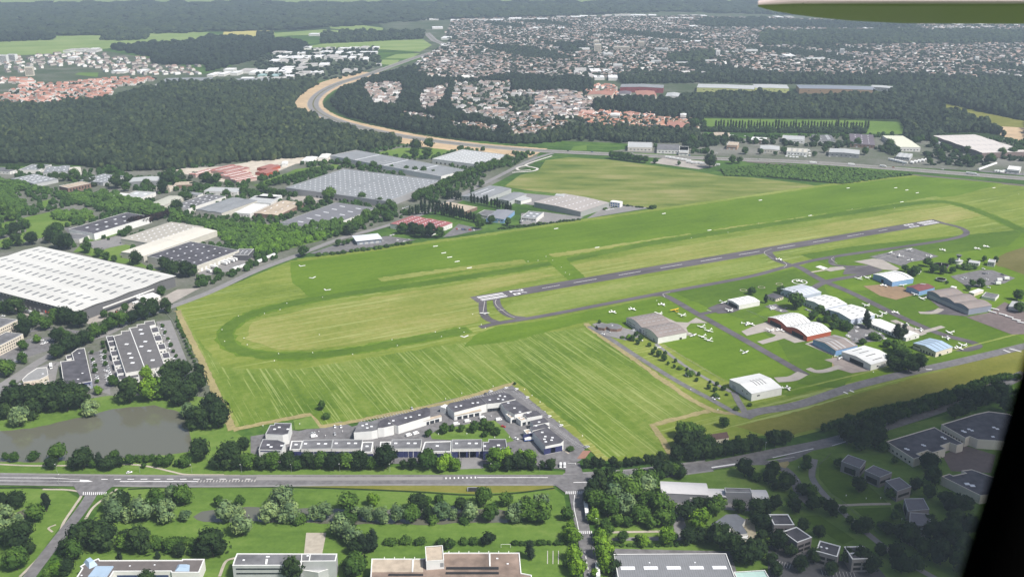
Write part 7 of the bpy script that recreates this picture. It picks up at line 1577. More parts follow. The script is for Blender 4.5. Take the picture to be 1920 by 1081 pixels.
for i in order[:290]:
 v = random.choice((3, 3, 4, 1)) if red[i] else random.choice((0, 0, 2, 1, 2))
 o = link("house", HV[v])
 o.location = (pts[i, 0], pts[i, 1], 0)
 o.rotation_euler = (0, 0, rt[i])
 s = random.uniform(9, 13)
 o.scale = (s * random.uniform(1, 1.5), s, random.uniform(7, 9))
 lb = "pale house with a %s roof %s" % (COLN[v], HREG[lab[i]][3])
 tag(o, lb, "house", "houses " + HREG[lab[i]][3])
def town(name, p, rot, rd, label):
 n = len(p)
 s = RNG.uniform(9, 14, n) * np.where(RNG.uniform(size=n) < (.07 if n > 3000 else .02), 1.9, 1)
 scl = np.stack([s * RNG.uniform(1, 1.9, n), s, RNG.uniform(6, 10, n)], 1)
 o = merge(name, [(hv, hf)], np.concatenate([p, np.zeros((n, 1))], 1), scl, rot, [hwall, hroof2 if rd else hroof], RNG.uniform(0, 1, n), hm, jit=.02)
 tag(o, label, "housing", None, "stuff")
 print(name, n)
rest = order[290:]
for rd, lb in ((0, "hundreds of small pale houses of the further suburbs"), (1, "hundreds of red roofed houses of the estate beyond the forest")):
 k = rest[red[rest] == rd]
 if len(k): town("distant_houses", pts[k], rt[k], rd, lb)
TEX = [Q(3, 330, 340, 420, 325, 560, 330, 500, 400, 380, 400), Q(3, 1140, 455, 1220, 410, 1500, 395, 1530, 440, 1420, 480, 1240, 480), Q(3, 1320, 170, 1920, 140, 1920, 210, 1480, 215), Q(4, 200, 250, 1000, 230, 1900, 250, 1900, 330, 1300, 340, 700, 330, 200, 330), Q(4, -500, 150, 1100, 180, 1100, 230, 300, 215, -200, 190)]
p = scatter(TOWN[0][0], 23, .4)
p = p[outside(p, TEX)]
p = p[RNG.uniform(size=len(p)) < .8]
dens = np.sin(p[:, 0] * .006 + 1) * np.sin(p[:, 1] * .0045) + .5 * np.sin(p[:, 0] * .019 + p[:, 1] * .011)
p1 = p[dens > -.58]
town("town_houses", p1, RNG.uniform(0, 3.14, len(p1)), 0, "dense far town of countless pale houses")
TEX.append(Q("P", 1425, 62, 1500, 60, 2050, 60, 2050, 87, 1920, 82, 1440, 88, 1420, 82))
for q in TEX: woods("town_wood", q, 24, 24, 15, LF, l_wood, label="dark wooded patch inside the far town", road=0)
pt = scatter(TOWN[0][0], 20, .45)
woods_n = len(pt)
o = merge("town_trees", LF, np.concatenate([pt, np.full((woods_n, 1), 4.)], 1), np.stack([RNG.uniform(5, 11, woods_n)] * 2 + [RNG.uniform(4, 7, woods_n)], 1), RNG.uniform(0, 6, woods_n), l_wood, np.clip(RNG.normal(.4, .2, woods_n), 0, 1))
tag(o, "garden trees filling the gaps of the far town", "trees", None, "stuff")
pt = np.concatenate([scatter(q, sp * (.5 if sp == 30 else .85), .45) for q, sp, _, _ in HREG[:10] + HREG[13:15]])
n_ = len(pt)
o = merge("garden_trees", LM, np.concatenate([pt, np.full((n_, 1), 2.4)], 1), np.stack([RNG.uniform(2.5, 5.5, n_)] * 2 + [RNG.uniform(2.2, 4.2, n_)], 1), RNG.uniform(0, 6, n_), l_wood, np.clip(RNG.normal(.4, .2, n_), 0, 1))
tag(o, "garden trees between the houses of the nearer suburbs", "trees", None, "stuff")
# blocks of flats and large sheds far off
FLAT = [(1120, 100, 26, 14, 34, "tallest cream tower block in the town centre"), (1118, 88, 22, 14, 26, "cream tower block behind the tallest one"), (1202, 90, 24, 14, 26, "cream tower block right of the town's tallest"), (1345, 108, 14, 10, 26, "lone pale tower beside the round town wood"), (1408, 100, 46, 14, 14, "wide pale block at the right of the town wood"),
  (1140, 108, 34, 14, 16, "white block at the foot of the tallest tower"), (1095, 98, 40, 14, 16, "white slab block left of the tallest tower"), (1165, 96, 60, 14, 18, "long cream slab between the town towers"), (1240, 98, 50, 16, 15, "broad pale block right of the second tower"), (1158, 128, 30, 14, 14, "square white block on the near side of the town"),
  (1230, 120, 34, 12, 12, "white block midway to the town wood"), (1220, 122, 26, 12, 10, "small white block midway to the town wood"), (1278, 122, 40, 14, 10, "low white block below the town wood"), (1080, 142, 14, 12, 16, "white tower at the near edge of the town"), (1330, 118, 30, 12, 10, "low grey block right below the town wood"), (1578, 104, 16, 12, 24, "lone white tower in the right of the town"),
  (57, 142, 24, 14, 28, "cream tower block at the far left housing"), (8, 120, 30, 14, 30, "pale tower block at the left edge"), (25, 115, 30, 14, 24, "second pale tower block at the left edge"), (1527, 114, 70, 22, 10, "white hall with a rounded roof in the right of the town"), (1830, 116, 14, 10, 18, "small white tower at the right edge of the town")]
for x, y, wd, dp, h, lb in FLAT:
 c = P(x, y)
 t = thing("apartment_block", lb, "apartment block", (c.x, c.y, 0), random.uniform(-.3, .3), "far apartment blocks")
 MB().box(-wd / 2, wd / 2, -dp / 2, dp / 2, 0, h).build("wall", cream if "cream" in lb else white, t)
 MB().box(-wd / 2 + .5, wd / 2 - .5, -dp / 2 + .5, dp / 2 - .5, h, h + .6).build("roof", palegrey, t)
 for fl in range(2, int(h / 3)): MB().box(-wd / 2 + 1.5, wd / 2 - 1.5, -dp / 2 - .15, -dp / 2 + .1, fl * 3 - 2, fl * 3 - .7).build("window_band", glass, t)
SHED = []
for t_, c in ((2, [(420, 440, 560, 25, 0), (120, 545, 320, 30, 0), (240, 470, 280, 26, 1), (620, 405, 260, 22, 0), (560, 375, 440, 18, 0), (720, 450, 240, 30, 0), (440, 500, 240, 20, 1), (300, 520, 200, 22, 0), (330, 560, 240, 24, 0), (150, 580, 280, 20, 2), (50, 600, 330, 16, 1), (600, 440, 100, 22, 0), (760, 425, 100, 14, 0), (860, 370, 160, 16, 0), (840, 405, 140, 14, 0), (170, 400, 120, 22, 0), (240, 405, 90, 14, 0), (830, 455, 70, 20, 1), (710, 535, 110, 24, 1), (920, 492, 60, 9, 0), (420, 560, 160, 18, 1), (400, 410, 200, 12, 1), (1430, 290, 110, 18, 0), (1430, 345, 120, 10, 0), (450, 270, 120, 12, 0), (700, 48, 160, 10, 0), (770, 165, 130, 14, 0), (1360, 215, 120, 14, 0), (1260, 150, 240, 16, 0), (1700, 158, 500, 14, 0)]),
   (3, [(170, 150, 400, 14, 0), (420, 135, 200, 10, 0), (800, 122, 240, 12, 0), (1200, 145, 330, 8, 0), (1240, 72, 200, 10, 0), (950, 120, 300, 14, 0), (280, 215, 260, 20, 0), (700, 275, 180, 10, 0), (1460, 210, 300, 16, 0), (1360, 125, 240, 12, 0), (830, 325, 160, 16, 0), (1350, 325, 160, 14, 0), (620, 545, 300, 30, 1), (560, 595, 120, 20, 0), (700, 595, 220, 26, 1), (620, 130, 260, 12, 0), (1000, 85, 180, 8, 0), (1560, 280, 160, 10, 0)]),
   (4, [(80, 140, 240, 20, 0), (240, 240, 180, 10, 1), (750, 222, 80, 8, 0), (860, 226, 60, 8, 0), (960, 216, 50, 8, 0), (1400, 215, 330, 10, 0), (1650, 212, 140, 10, 0), (1180, 238, 160, 8, 0), (100, 430, 200, 16, 1), (240, 462, 120, 14, 0), (500, 258, 240, 10, 0), (1500, 190, 240, 10, 0)]),
   (1, [(620, 388, 280, 18, 0), (720, 376, 90, 10, 0), (1080, 540, 100, 14, 0), (900, 545, 120, 20, 0), (560, 445, 100, 12, 0), (1690, 565, 250, 22, 0), (1860, 545, 120, 24, 1), (1390, 665, 120, 18, 0), (1200, 655, 60, 16, 0), (1300, 655, 90, 12, 0), (1500, 655, 70, 16, 0), (1150, 670, 60, 14, 0), (1720, 530, 120, 14, 1)])):
 for x, y, wp, hp, cl in c: SHED.append((t_, x, y, wp, hp, cl))
wh = [mat("far_shed_roof_a", (.72, .72, .72), .7, .1), mat("far_shed_roof_b", (.42, .4, .38), .8, .2), mat("far_shed_roof_c", (.3, .42, .42), .7, .1)]
SH2 = []
for t_, x, y, wp, hp, cl in SHED:
 k = max(1, round(wp / 95))
 for i in range(k):
  SH2.append((t_, x + wp * ((i + .5) / k - .5) + random.uniform(-8, 8), y + random.uniform(-.2, .2) * hp, wp / k * random.uniform(.55, .95), hp * random.uniform(.45, .95), cl if random.random() < .55 else 1 - min(cl, 1)))
for t_, x, y, wp, hp, cl in SH2:
 s4 = TILES[t_][2]
 px, py = Q(t_, x, y)[0]
 a, b = P(px, py + hp / s4 / 2), P(px, py - hp / s4 / 2)
 wd = wp / s4 * mpp(px, py) * .95
 dp = min(max(12, (b - a).length), 90)
 c = (a + b) / 2
 where = {1: "of the far left housing edge", 2: "in the far trading estate above the forest", 3: "in the far town", 4: "in the right of the far town"}[t_]
 t = thing("industrial_shed", "%s flat roofed shed %s" % (["bright white", "grey", "greenish"][cl] + (" small" if wp < 70 else " broad"), where), "shed", (c.x, c.y, 0), random.uniform(-.12, .12), "far sheds " + where)
 h = random.uniform(6, 9)
 MB().box(-wd / 2, wd / 2, -dp / 2, dp / 2, 0, h).build("wall", mint if cl == 2 else offwhite, t)
 MB().box(-wd / 2 - .3, wd / 2 + .3, -dp / 2 - .3, dp / 2 + .3, h, h + .5).build("roof", wh[cl], t)
BIG = [((3, (1385, 655, 1400, 632, 1815, 640, 1820, 672)), 12, limegreen, palegrey, "long yellow green walled shed with a grey roof, left of two", "warehouse"), ((3, (1820, 660, 1810, 632, 2060, 638, 2080, 665)), 12, limegreen, palegrey, "yellow green walled shed with a grey roof, right of two", "warehouse"),
 ((4, (215, 668, 240, 640, 750, 645, 835, 672)), 14, olivewall, mat("blue_grey_roof", (.2, .22, .26), .7, .15), "very long ochre walled shed with a wavy blue grey roof", "warehouse"), ((4, (750, 648, 800, 640, 930, 648, 940, 668)), 10, palegrey, palegrey, "grey shed at the end of the ochre shed", "warehouse"),
 ((1, (1205, 610, 1270, 580, 1580, 590, 1570, 612)), 12, mint, midgrey, "long mint fronted shed with a grey roof by the forest", "warehouse"), ((1, (1720, 615, 1760, 585, 2250, 595, 2200, 612)), 11, mint, midgrey, "second mint fronted shed to the right by the forest", "warehouse"),
 ((3, (800, 655, 830, 634, 1130, 636, 1145, 660)), 14, mat("dark_red_wall", (.25, .06, .07), .8, .15), midgrey, "long dark red fronted block with grey roof behind the flats", "apartment block"),
 ((3, (560, 705, 600, 680, 760, 690, 755, 720)), 12, cream, mat("red_tiles", (.34, .17, .13), .9, .2), "red roofed flats, left one of the group", "apartment block"), ((3, (795, 700, 810, 680, 890, 690, 890, 715)), 12, offwhite, mat("violet_felt", (.13, .11, .13)), "grey roofed flats in the middle of the red group", "apartment block"),
 ((3, (915, 715, 940, 675, 1050, 690, 1110, 725)), 12, cream, mat("red_tiles", (.34, .17, .13)), "red roofed flats with a corner, right one of the group", "apartment block"), ((3, (1145, 710, 1180, 690, 1250, 705, 1260, 740)), 11, offwhite, palegrey, "pale flats at the right of the red roofed group", "apartment block"),
 ((3, (740, 860, 745, 846, 810, 850, 808, 866)), 9, offwhite, white, "white cubic house block above the tree belt", "apartment block"), ((3, (1262, 862, 1266, 850, 1308, 852, 1306, 866)), 14, offwhite, white, "white striped tower block beside the wood", "apartment block"),
 ((3, (955, 980, 965, 970, 1045, 975, 1040, 990)), 6, offwhite, palegrey, "low pale hall at the tree belt", "hall"), ((3, (1150, 960, 1180, 920, 1310, 915, 1360, 965)), 8, cream, mat("red_tiles", (.34, .17, .13)), "large red roofed manor like house before the wood", "house"),
 ((4, (40, 712, 60, 700, 115, 705, 140, 728)), 6, offwhite, palegrey, "small grey roofed shed on the wood's edge", "shed"), ((4, (150, 728, 170, 718, 300, 720, 310, 732)), 5, offwhite, white, "low white shed on the wood's edge", "shed"), ((4, (590, 732, 600, 724, 705, 724, 705, 734)), 5, offwhite, white, "thin white shed in the dark wood", "shed")]
for (t_, q_), H_, wl, rf, lb, ct_ in BIG:
 hall(ct_.replace(" ", "_"), lb, ct_, Q(t_, *q_), H_, wl, rf, 'gable', 2 if "red" in lb else .8, win=[('F', 'window', 6, 4, 1.4, H_ * .6, glass)])
# ------------------------------------------------------------------ light aircraft
alu = mat("aircraft_white", (.82, .82, .8), .35, .04)
yel = mat("aircraft_yellow", (.75, .45, .02), .35, .05)
red_m = mat("aircraft_trim", (.35, .05, .05), .4, .1)
rubber = mat("rubber", (.02, .02, .02), .9, .2)
AC = {}
def aircraft_parts(high, m):
 ln = 7.4
 prof = [(-.1, .28, 1.15), (.25, .5, 1.1), (1.0, .6, 1.12), (2.2, .66, 1.2), (3.4, .55, 1.2), (4.8, .32, 1.22), (6.4, .16, 1.3), (7.2, .06, 1.35)]
 b = MB()
 b.loft([[(r * .85 * cos(a), -x, z + r * sin(a)) for a in [2 * pi * k / 10 for k in range(10)]] for x, r, z in prof])
 out = [("fuselage", b.mesh("fuselage", m, True))]
 zw = 1.95 if high else .85
 wx = 4.9
 def foil(y0, half, ch, th, z, dih, tip):
  rings = []
  for s in (-1, -.98, 0, .98, 1):
   c = ch * (tip if abs(s) > .9 else 1) * (.6 if abs(s) == 1 else 1)
   zz = z + abs(s) * dih
   rings.append([(s * half, -(y0 + c * u - (c - ch) * .0), zz + th * v) for u, v in ((0, 0), (.08, .5), (.3, 1), (.7, .5), (1, 0), (.6, -.25), (.2, -.4))])
  return MB().loft(rings)
 out.append(("wing", foil(1.35, wx, 1.45, .2, zw, .25, .85).mesh("wing", m)))
 out.append(("tailplane", foil(6.3, 1.6, .85, .08, 1.35, 0, .7).mesh("tailplane", m)))
 out.append(("tail_fin", MB().add([(-.05, -5.9, 1.4), (-.05, -7.3, 1.4), (-.05, -7.5, 2.6), (-.05, -6.8, 2.6), (.05, -5.9, 1.4), (.05, -7.3, 1.4), (.05, -7.5, 2.6), (.05, -6.8, 2.6)],
         [(0, 1, 2, 3), (7, 6, 5, 4), (0, 4, 5, 1), (1, 5, 6, 2), (2, 6, 7, 3), (3, 7, 4, 0)]).mesh("tail_fin", m)))
 if high:
  out.append(("cabin_glass", MB().loft([[(w_ * s, -y, z) for s, z in ((-1, 1.25), (1, 1.25), (.85, zz), (-.85, zz))] for y, w_, zz in ((1.05, .5, 1.3), (1.55, .6, 1.95), (2.6, .6, 1.95), (3.3, .45, 1.5))]).mesh("cabin_glass", glass)))
  for s in (-1, 1): out.append(("wing_strut", MB().tube([(s * .5, -1.9, .75), (s * 2.4, -1.9, 2.0)], .05, 6).mesh("wing_strut", m)))
 else:
  out.append(("cabin_glass", MB().loft([[(w_ * cos(a), -y, 1.45 + h_ * sin(a)) for a in [pi * k / 8 for k in range(9)]] for y, w_, h_ in ((1.3, .3, .1), (1.8, .5, .55), (2.6, .52, .62), (3.4, .4, .3), (3.9, .2, .1))]).mesh("cabin_glass", glass, True)))
 out.append(("propeller", MB().box(-.9, .9, .12, .17, 1.08, 1.2).tube([(0, .05, 1.14), (0, .35, 1.14)], [.14, .03], 8).mesh("propeller", seam)))
 wheel = MB().tube([(-.08, 0, 0), (.08, 0, 0)], .22, 10).mesh("wheel", rubber)
 for x, y, x2 in ((-1.1, -1.9, -.4), (1.1, -1.9, .4), (0, -.55, 0)):
  out.append(("landing_leg", MB().tube([(x, y, .25), (x2, y, .85)], .05, 6).mesh("landing_leg", steel)))
  out.append(("wheel", wheel, (x, y, .22)))
 return out
def aircraft(t, x, y, dx, dy, label, high=False, m=None, group=None, sc=1.0):
 m = m or alu
 key = (high, m.name)
 if key not in AC: AC[key] = aircraft_parts(high, m)
 px, py = Q(t, x, y)[0]
 a, b = P(px, py), P(px + dx, py + dy)
 d = (b - a).normalized()
 c = a + d * 3.2 * sc
 r = thing("light_aircraft", label, "light aircraft", (c.x, c.y, .62), atan2(-d.x, d.y), group)
 r.scale = (sc,) * 3
 gear = None
 for it in AC[key]:
  o = link(it[0], it[1], gear if it[0] == "wheel" else r)
  if it[0] == "landing_leg": gear = o
  if len(it) > 2: o.location = it[2]
 return r
AP = [("C", 410, 522, 10, -2, 0, "white low wing aircraft parked furthest left beyond the twin humped hangar"), ("C", 630, 490, 10, -2, 0, "white low wing aircraft second from the left on the grass behind the twin humped hangar"), ("C", 965, 437, 10, -1, 0, "white low wing aircraft third on the grass, below the taxiway corner"),
 ("C", 1200, 562, -7, 3, 1, "white high wing aircraft directly beside the yellow one"), ("C", 935, 545, -8, 3, 1, "white aircraft half hidden behind the twin humped hangar's end"), ("C", 1420, 687, -8, 4, 0, "white aircraft, upper left of four on the lawn by the hangar"),
 ("C", 1500, 730, -8, 4, 0, "white aircraft, upper right of four on the lawn by the hangar"), ("C", 1430, 797, -8, 4, 0, "white aircraft, lower left of four on the lawn by the hangar"), ("C", 1500, 836, -8, 4, 0, "white aircraft, lower right of four on the lawn by the hangar"),
 ("C", 1305, 780, 9, 3, 0, "white aircraft beside the twin humped hangar's lower corner"), ("C", 1650, 410, 9, 3, 0, "white aircraft with its nose to the small open hangar"), ("C", 1730, 508, -9, 3, 1, "white high wing aircraft in front of the small open hangar"), ("C", 1905, 655, 9, 1, 0, "white aircraft alone on the grass before the orange hangar"),
 ("C", 1890, 972, 9, 3, 0, "white aircraft alone in the middle of the lawn"), ("D", 40, 538, 9, -2, 0, "white aircraft at the end of the orange hangar's concrete strip"), ("D", 270, 612, -9, 3, 1, "white high wing aircraft on the orange hangar's apron, left of two"), ("D", 370, 605, 9, -2, 0, "white aircraft on the orange hangar's apron, right of two"),
 ("D", 1035, 912, 9, 2, 0, "white aircraft by the white open hangar's left corner"), ("D", 1345, 330, -9, 2, 1, "white high wing aircraft behind the tall conifers' hangar"), ("D", 1540, 420, -9, 2, 1, "white high wing aircraft on the grass behind the club building"), ("D", 1670, 407, 9, -1, 0, "white aircraft on the grass edge near the taxiway behind the club building"), ("D", 1490, 452, -9, 2, 1, "white aircraft touching the roof line of the club building"),
 ("E", 65, 382, -9, 3, 0, "white aircraft left of two before the light blue arched hangar"), ("E", 160, 372, -9, 1, 0, "white aircraft right of two before the light blue arched hangar"), ("E", 340, 462, 9, -1, 0, "white aircraft in the middle of the bare earth patch"), ("E", 545, 462, 8, 4, 1, "white high wing aircraft at the corner of the light blue arched hangar"),
 ("E", 425, 102, -9, -2, 1, "white high wing aircraft in the upper row of the apron, left"), ("E", 635, 68, -9, -3, 1, "white high wing aircraft at the far edge of the apron"), ("E", 525, 135, -9, -1, 1, "white high wing aircraft in the middle of the apron"), ("E", 645, 176, -9, -3, 0, "white aircraft at the near edge of the apron"), ("E", 855, 132, 9, 1, 0, "largest white aircraft at the right edge of the apron"),
 ("E", 1005, 63, 9, 0, 0, "white aircraft alone on the grass right of the apron"), ("E", 1390, 47, 9, -1, 0, "white aircraft, lower of two far right on the grass"), ("E", 1490, 23, 9, -1, 0, "white aircraft, upper of two far right on the grass"), ("E", 700, 567, -9, 2, 1, "white high wing aircraft at the left end of the long grey hangar"), ("E", 780, 608, -9, 1, 0, "white aircraft in front of the long grey hangar's left end"),
 ("E", 585, 905, 9, 1, 0, "white aircraft behind the club building's roof ridge"), ("E", 745, 962, 9, 1, 0, "white aircraft on the concrete at the club building's end"), ("E", 1090, 992, -9, 1, 0, "pale yellow aircraft alone on the grass above the pale blue roof"), ("E", 1045, 1055, 9, 1, 0, "white aircraft right behind the pale blue roof"),
 ("F", 1180, 327, 9, -1, 0, "white aircraft by the pale blue roofed hangar, left of two"), ("F", 1235, 300, -9, 2, 1, "white high wing aircraft by the pale blue roofed hangar, right of two"), (12, 140, 760, 9, 0, 0, "white aircraft behind the corrugated white hangar"), ("G", 485, 530, 9, 0, 0, "white aircraft taxiing off the runway"),
 ("G", 715, 776, 9, -1, 0, "white aircraft standing inside the white ring"), ("H", 548, 718, 0, -9, 0, "white aircraft holding at the runway threshold"), ("R", 1340, 0, 1, 0, 0, "")]
for t_, x, y, dx, dy, hi, lb in AP:
 if lb: aircraft(t_, x, y, dx, dy, lb, bool(hi), group="parked light aircraft", sc=1.1)
aircraft("C", 1115, 512, -6, -3, "yellow high wing aircraft on the grass", True, yel, sc=1.2)
# gliders and trailers at the brown apron
for k, (x, y) in enumerate(((1590, 728), (1560, 760), (1680, 790), (1750, 815), (1830, 850), (1890, 880))):
 c = P(*Q("E", x, y)[0])
 r = thing("glider_trailer", "long white glider trailer in the line along the brown apron", "trailer", (c.x, c.y, .6), -.75 + random.uniform(-.1, .1), "glider trailers by the brown apron")
 MB().loft([[(x_, y_, z_) for y_, z_ in ((-.6, .4), (.6, .4), (.7, 1.2), (0, 1.7), (-.7, 1.2))] for x_ in (-4.2, 3.4, 4.4)]).build("body", alu, r)
 for s in (-1, 1): MB().tube([(-.2, s * .72, .3), (-.2, s * .85, .3)], .32, 10).build("wheel", rubber, r)
# rings, windsock base and markers on the grass
for x, y, rr, wd, lb in ((715, 773, 8.6, 1.2, "signal"), (487, 798, 3.8, .8, ""), (287, 835, 3.8, .8, ""), (83, 868, 3.8, .8, "")):
 c = P(*Q("G", x, y)[0])
 ribbon("white_ring", [(c.x + rr * cos(a * pi / 18), c.y + rr * sin(a * pi / 18)) for a in range(37)], wd, gravelm if not lb else paint, 9, curve=False, world=True)
for q_ in ((890, 605, 945, 590, 1035, 620, 985, 635), (1000, 640, 1060, 610, 1200, 600, 1235, 628, 1060, 658)): sheet("concrete_pad", Q("G", *q_), paint if q_[0] == 890 else concrete, 9)
ribbon("apron_path", Q("G", 850, 665, 1000, 640), 4, gravelm, 9, curve=False)
mkm = MB().add([(-4.5, -1.3, 0), (4.5, -1.3, 0), (4.5, 1.3, 0), (-4.5, 1.3, 0), (-4.5, 0, .9), (4.5, 0, .9)], [(3, 2, 1, 0), (0, 1, 5, 4), (2, 3, 4, 5), (0, 4, 3), (1, 2, 5)]).mesh("marker_board", paint)
MK = [(6, ((1345, 768), (1408, 818), (1452, 850), (1508, 882), (1600, 930))), (7, ((330, 636), (1138, 523), (638, 777), (1480, 648), (1862, 423))), (8, ((315, 538), (1040, 347), (1118, 368), (1003, 436), (1693, 330), (600, 332), (957, 330)))]
for t_, ps in MK:
 for x, y in ps:
  c = P(*Q(t_, x, y)[0])
  o = link("marker_board", mkm)
  o.location = (c.x, c.y, .4)
  o.rotation_euler = (0, 0, RA)
  o.scale = (.75, .6, .6)
  tag(o, "long white ridge shaped marker board on the green grass runway", "marker board", "marker boards of the grass runway")
cone = MB().loft([[(r_ * cos(a * pi / 4), r_ * sin(a * pi / 4), z_) for a in range(8)] for r_, z_ in ((.9, 0), (.75, .3), (.1, .9))]).mesh("edge_marker", paint)
EM = [(10, ((170, 492), (425, 485), (725, 497), (1060, 432), (138, 545), (1020, 388), (1390, 365), (1527, 302), (1690, 275), (63, 192), (180, 163), (232, 115), (475, 350), (500, 70), (1345, 330), (1720, 300), (1560, 332), (1625, 198))),
 (7, ((305, 873), (195, 875), (120, 882), (1345, 706), (1620, 665), (1850, 597), (370, 925), (430, 980), (400, 965), (255, 845))), (8, ((630, 490), (950, 480), (1880, 378))), (11, ((1085, 95), (210, 855), (1543, 912), (1340, 760))),
 (12, ((790, 630), (1065, 625))), (9, ((1830, 375), (1855, 425), (1685, 400), (1665, 313), (1788, 210)))]
for t_, ps in EM:
 for x, y in ps:
  c = P(*Q(t_, x, y)[0])
  o = link("edge_marker", cone)
  o.location = (c.x, c.y, .35)
  o.scale = (.7, .7, .7)
  tag(o, "small white cone marking the edge of the mown grass track", "edge marker", "cone markers on the airfield grass")
for t_, x, y, an, lb in ((6, 350, 916, .6, "white L shaped ground marker in the corner of the grass runway"), (6, 435, 1003, 1.2, "small white bird shaped ground marker on the grass"), (10, 540, 16, .5, "white T shaped ground marker at the grass runway's end"), (10, 1575, 365, .9, "small white cross marker below the taxiway end")):
 c = P(*Q(t_, x, y)[0])
 o = MB().box(-3.5, 3.5, -.7, .7, 0, .3).box(-3.5, -2.1, .7, 5, 0, .3).build("ground_marker", paint)
 o.location = (c.x, c.y, .5)
 o.rotation_euler = (0, 0, an)
 tag(o, lb, "ground marker")
# ------------------------------------------------------------------ cars, vans, lorries
CARM = {}
PAINTS = {"white": (.78, .78, .78), "silver": (.45, .46, .47), "grey": (.12, .12, .13), "black": (.02, .02, .022), "red": (.4, .03, .02), "blue": (.03, .08, .3)}
def car_mesh(kind, col):
 k = (kind, col)
 if k in CARM: return CARM[k]
 m = mat("car_paint_" + col, PAINTS[col], .3, .05, spec=.5)
 b = MB()
 if kind == "car":
  b.loft([[(x, -.88, z0), (x, .88, z0), (x, .9, z1 * .7), (x, .8, z1), (x, -.8, z1), (x, -.9, z1 * .7)] for x, z0, z1 in ((-2.15, .35, .8), (-1.9, .25, .95), (1.0, .25, .98), (1.95, .25, .8), (2.2, .35, .6))])
  b.loft([[(x, -w_, .9), (x, w_, .9), (x, w_ * .85, z), (x, -w_ * .85, z)] for x, w_, z in ((-1.9, .76, .98), (-1.35, .78, 1.4), (.35, .78, 1.42), (1.15, .74, .96))], 1)
  b.box(-1.3, .3, -.64, .64, 1.41, 1.47)
 else:
  b.loft([[(x, -.98, z0), (x, .98, z0), (x, .98, z1 * .75), (x, .86, z1), (x, -.86, z1), (x, -.98, z1 * .75)] for x, z0, z1 in ((-2.7, .4, 2.2), (-2.6, .3, 2.35), (1.4, .3, 2.35), (2.1, .3, 1.4), (2.7, .35, 1.05), (2.75, .4, .8))])
  b.add([(1.5, -.8, 2.2), (1.5, .8, 2.2), (2.08, .86, 1.48), (2.08, -.86, 1.48)], [(3, 2, 1, 0)], 1)
  b.box(.8, 1.5, -1.0, 1.0, 1.4, 2.0, 1)
 wb = 1.3 if kind == "car" else 1.7
 for x in (-wb, wb):
  for s in (-1, 1): b.tube([(x, s * .72, .33), (x, s * .93, .33)], .33, 8, 2)
 CARM[k] = b.mesh(kind, [m, glass, rubber])
 return CARM[k]
NC = [0]
def car(t, x, y, dx, dy, label, group=None, col=None, kind="car"):
 px, py = Q(t, x, y)[0]
 a, b = P(px, py), P(px + dx, py + dy)
 d = (b - a).normalized()
 col = col or random.choice(("white", "white", "white", "silver", "silver", "grey", "black", "blue", "red"))
 o = link("parked_" + kind, car_mesh(kind, col))
 o.location = (a.x, a.y, .5)
 o.rotation_euler = (0, 0, atan2(d.y, d.x))
 NC[0] += 1
 return tag(o, "%s %s %s" % (col, kind, label), kind, group)
def cars(t, lst, dx, dy, label, group, kind="car", cols=None):
 for x, y in lst: car(t, x, y, dx, dy, label, group, random.choice(cols) if cols else None, kind)
def car_row(t, x0, y0, x1, y1, n, p, dx, dy, label, group, cols=None):
 for k in range(n):
  if random.random() < p:
   f = (k + .5) / n
   car(t, x0 + (x1 - x0) * f, y0 + (y1 - y0) * f, dx, dy, label, group, random.choice(cols) if cols else None)
W = ["white"]
LG = ["white", "white", "silver", "white", "silver"]
cars("A", [(887, 517), (955, 517)], 2, 6, "in the pair at the top of the court's left car park", "two white cars in the court's left bays", cols=W)
car("A", 887, 600, 2, 6, "alone in the court's left car park", None, "silver")
car("A", 640, 590, 6, -2, "with red lights behind the white van of the court", None, "silver")
car("A", 655, 628, 6, -1, "beside the hedge plot in the court's left car park", None, "white", "van")
car("A", 1755, 312, 3, 6, "alone in the bays behind the upper row", None, "silver")
for x, y, lb in ((1720, 615, "before the left garage row, left of two"), (1800, 595, "before the left garage row, right of two")): car("A", x, y, 6, -2, lb, None, "white", "van")
for x, y, lb in ((335, 490, "nearest the garden's left corner"), (460, 458, "second along the garden's upper edge"), (628, 420, "third along the garden's upper edge"), (812, 440, "at the garden's right corner")): car("B", x, y, 6, -1, lb, None, "white", "van")
car("B", 860, 515, 6, 1, "below the last white van in the court", None, "red")
car("B", 1005, 652, 6, 2, "near the middle of the court", None, "white")
car("B", 1070, 800, 6, 1, "at the hedge before the court's gate", None, "red")
car("B", 1105, 808, 6, 1, "beside the red one at the hedge before the court's gate", None, "white")
for x, y, lb in ((720, 120, "in the bays left of the apex"), (890, 82, "at the very apex of the court"), (1010, 95, "just right of the apex"), (1130, 188, "upper one along the right bays"), (1380, 402, "by the lower wing's corner in the right bays"), (1510, 503, "lower one along the right bays"), (1805, 745, "last one along the right bays")):
 car("B", x, y, 5, -2, lb, None, "white" if y != 745 else "silver")
car("B", 665, 148, 3, 6, "next to the white one left of the apex", None, "grey")
for x, lb in ((1508, "left"), (1552, "right")): car("B", x, 960, 0, 7, "at the court's gate, %s of the white pair" % lb, None, "white", "van")
c = P(*Q("B", 1150, 670)[0])
r = thing("flatbed_lorry", "blue lorry with a white covered load beside the tan porch", "lorry", (c.x, c.y, .5), .2)
MB().box(-4, 4, -1.2, 1.2, .7, 1.5).build("load_bed", mat("lorry_blue", (.04, .12, .42), .5, .1), r)
MB().loft([[(x, -1.2, 1.5), (x, 1.2, 1.5), (x, .9, z), (x, -.9, z)] for x, z in ((-3.6, 2.6), (0, 3.3), (2.6, 3.0))]).build("load", white, r)
MB().box(2.8, 4.6, -1.15, 1.15, .6, 2.9).build("cab", alu, r)
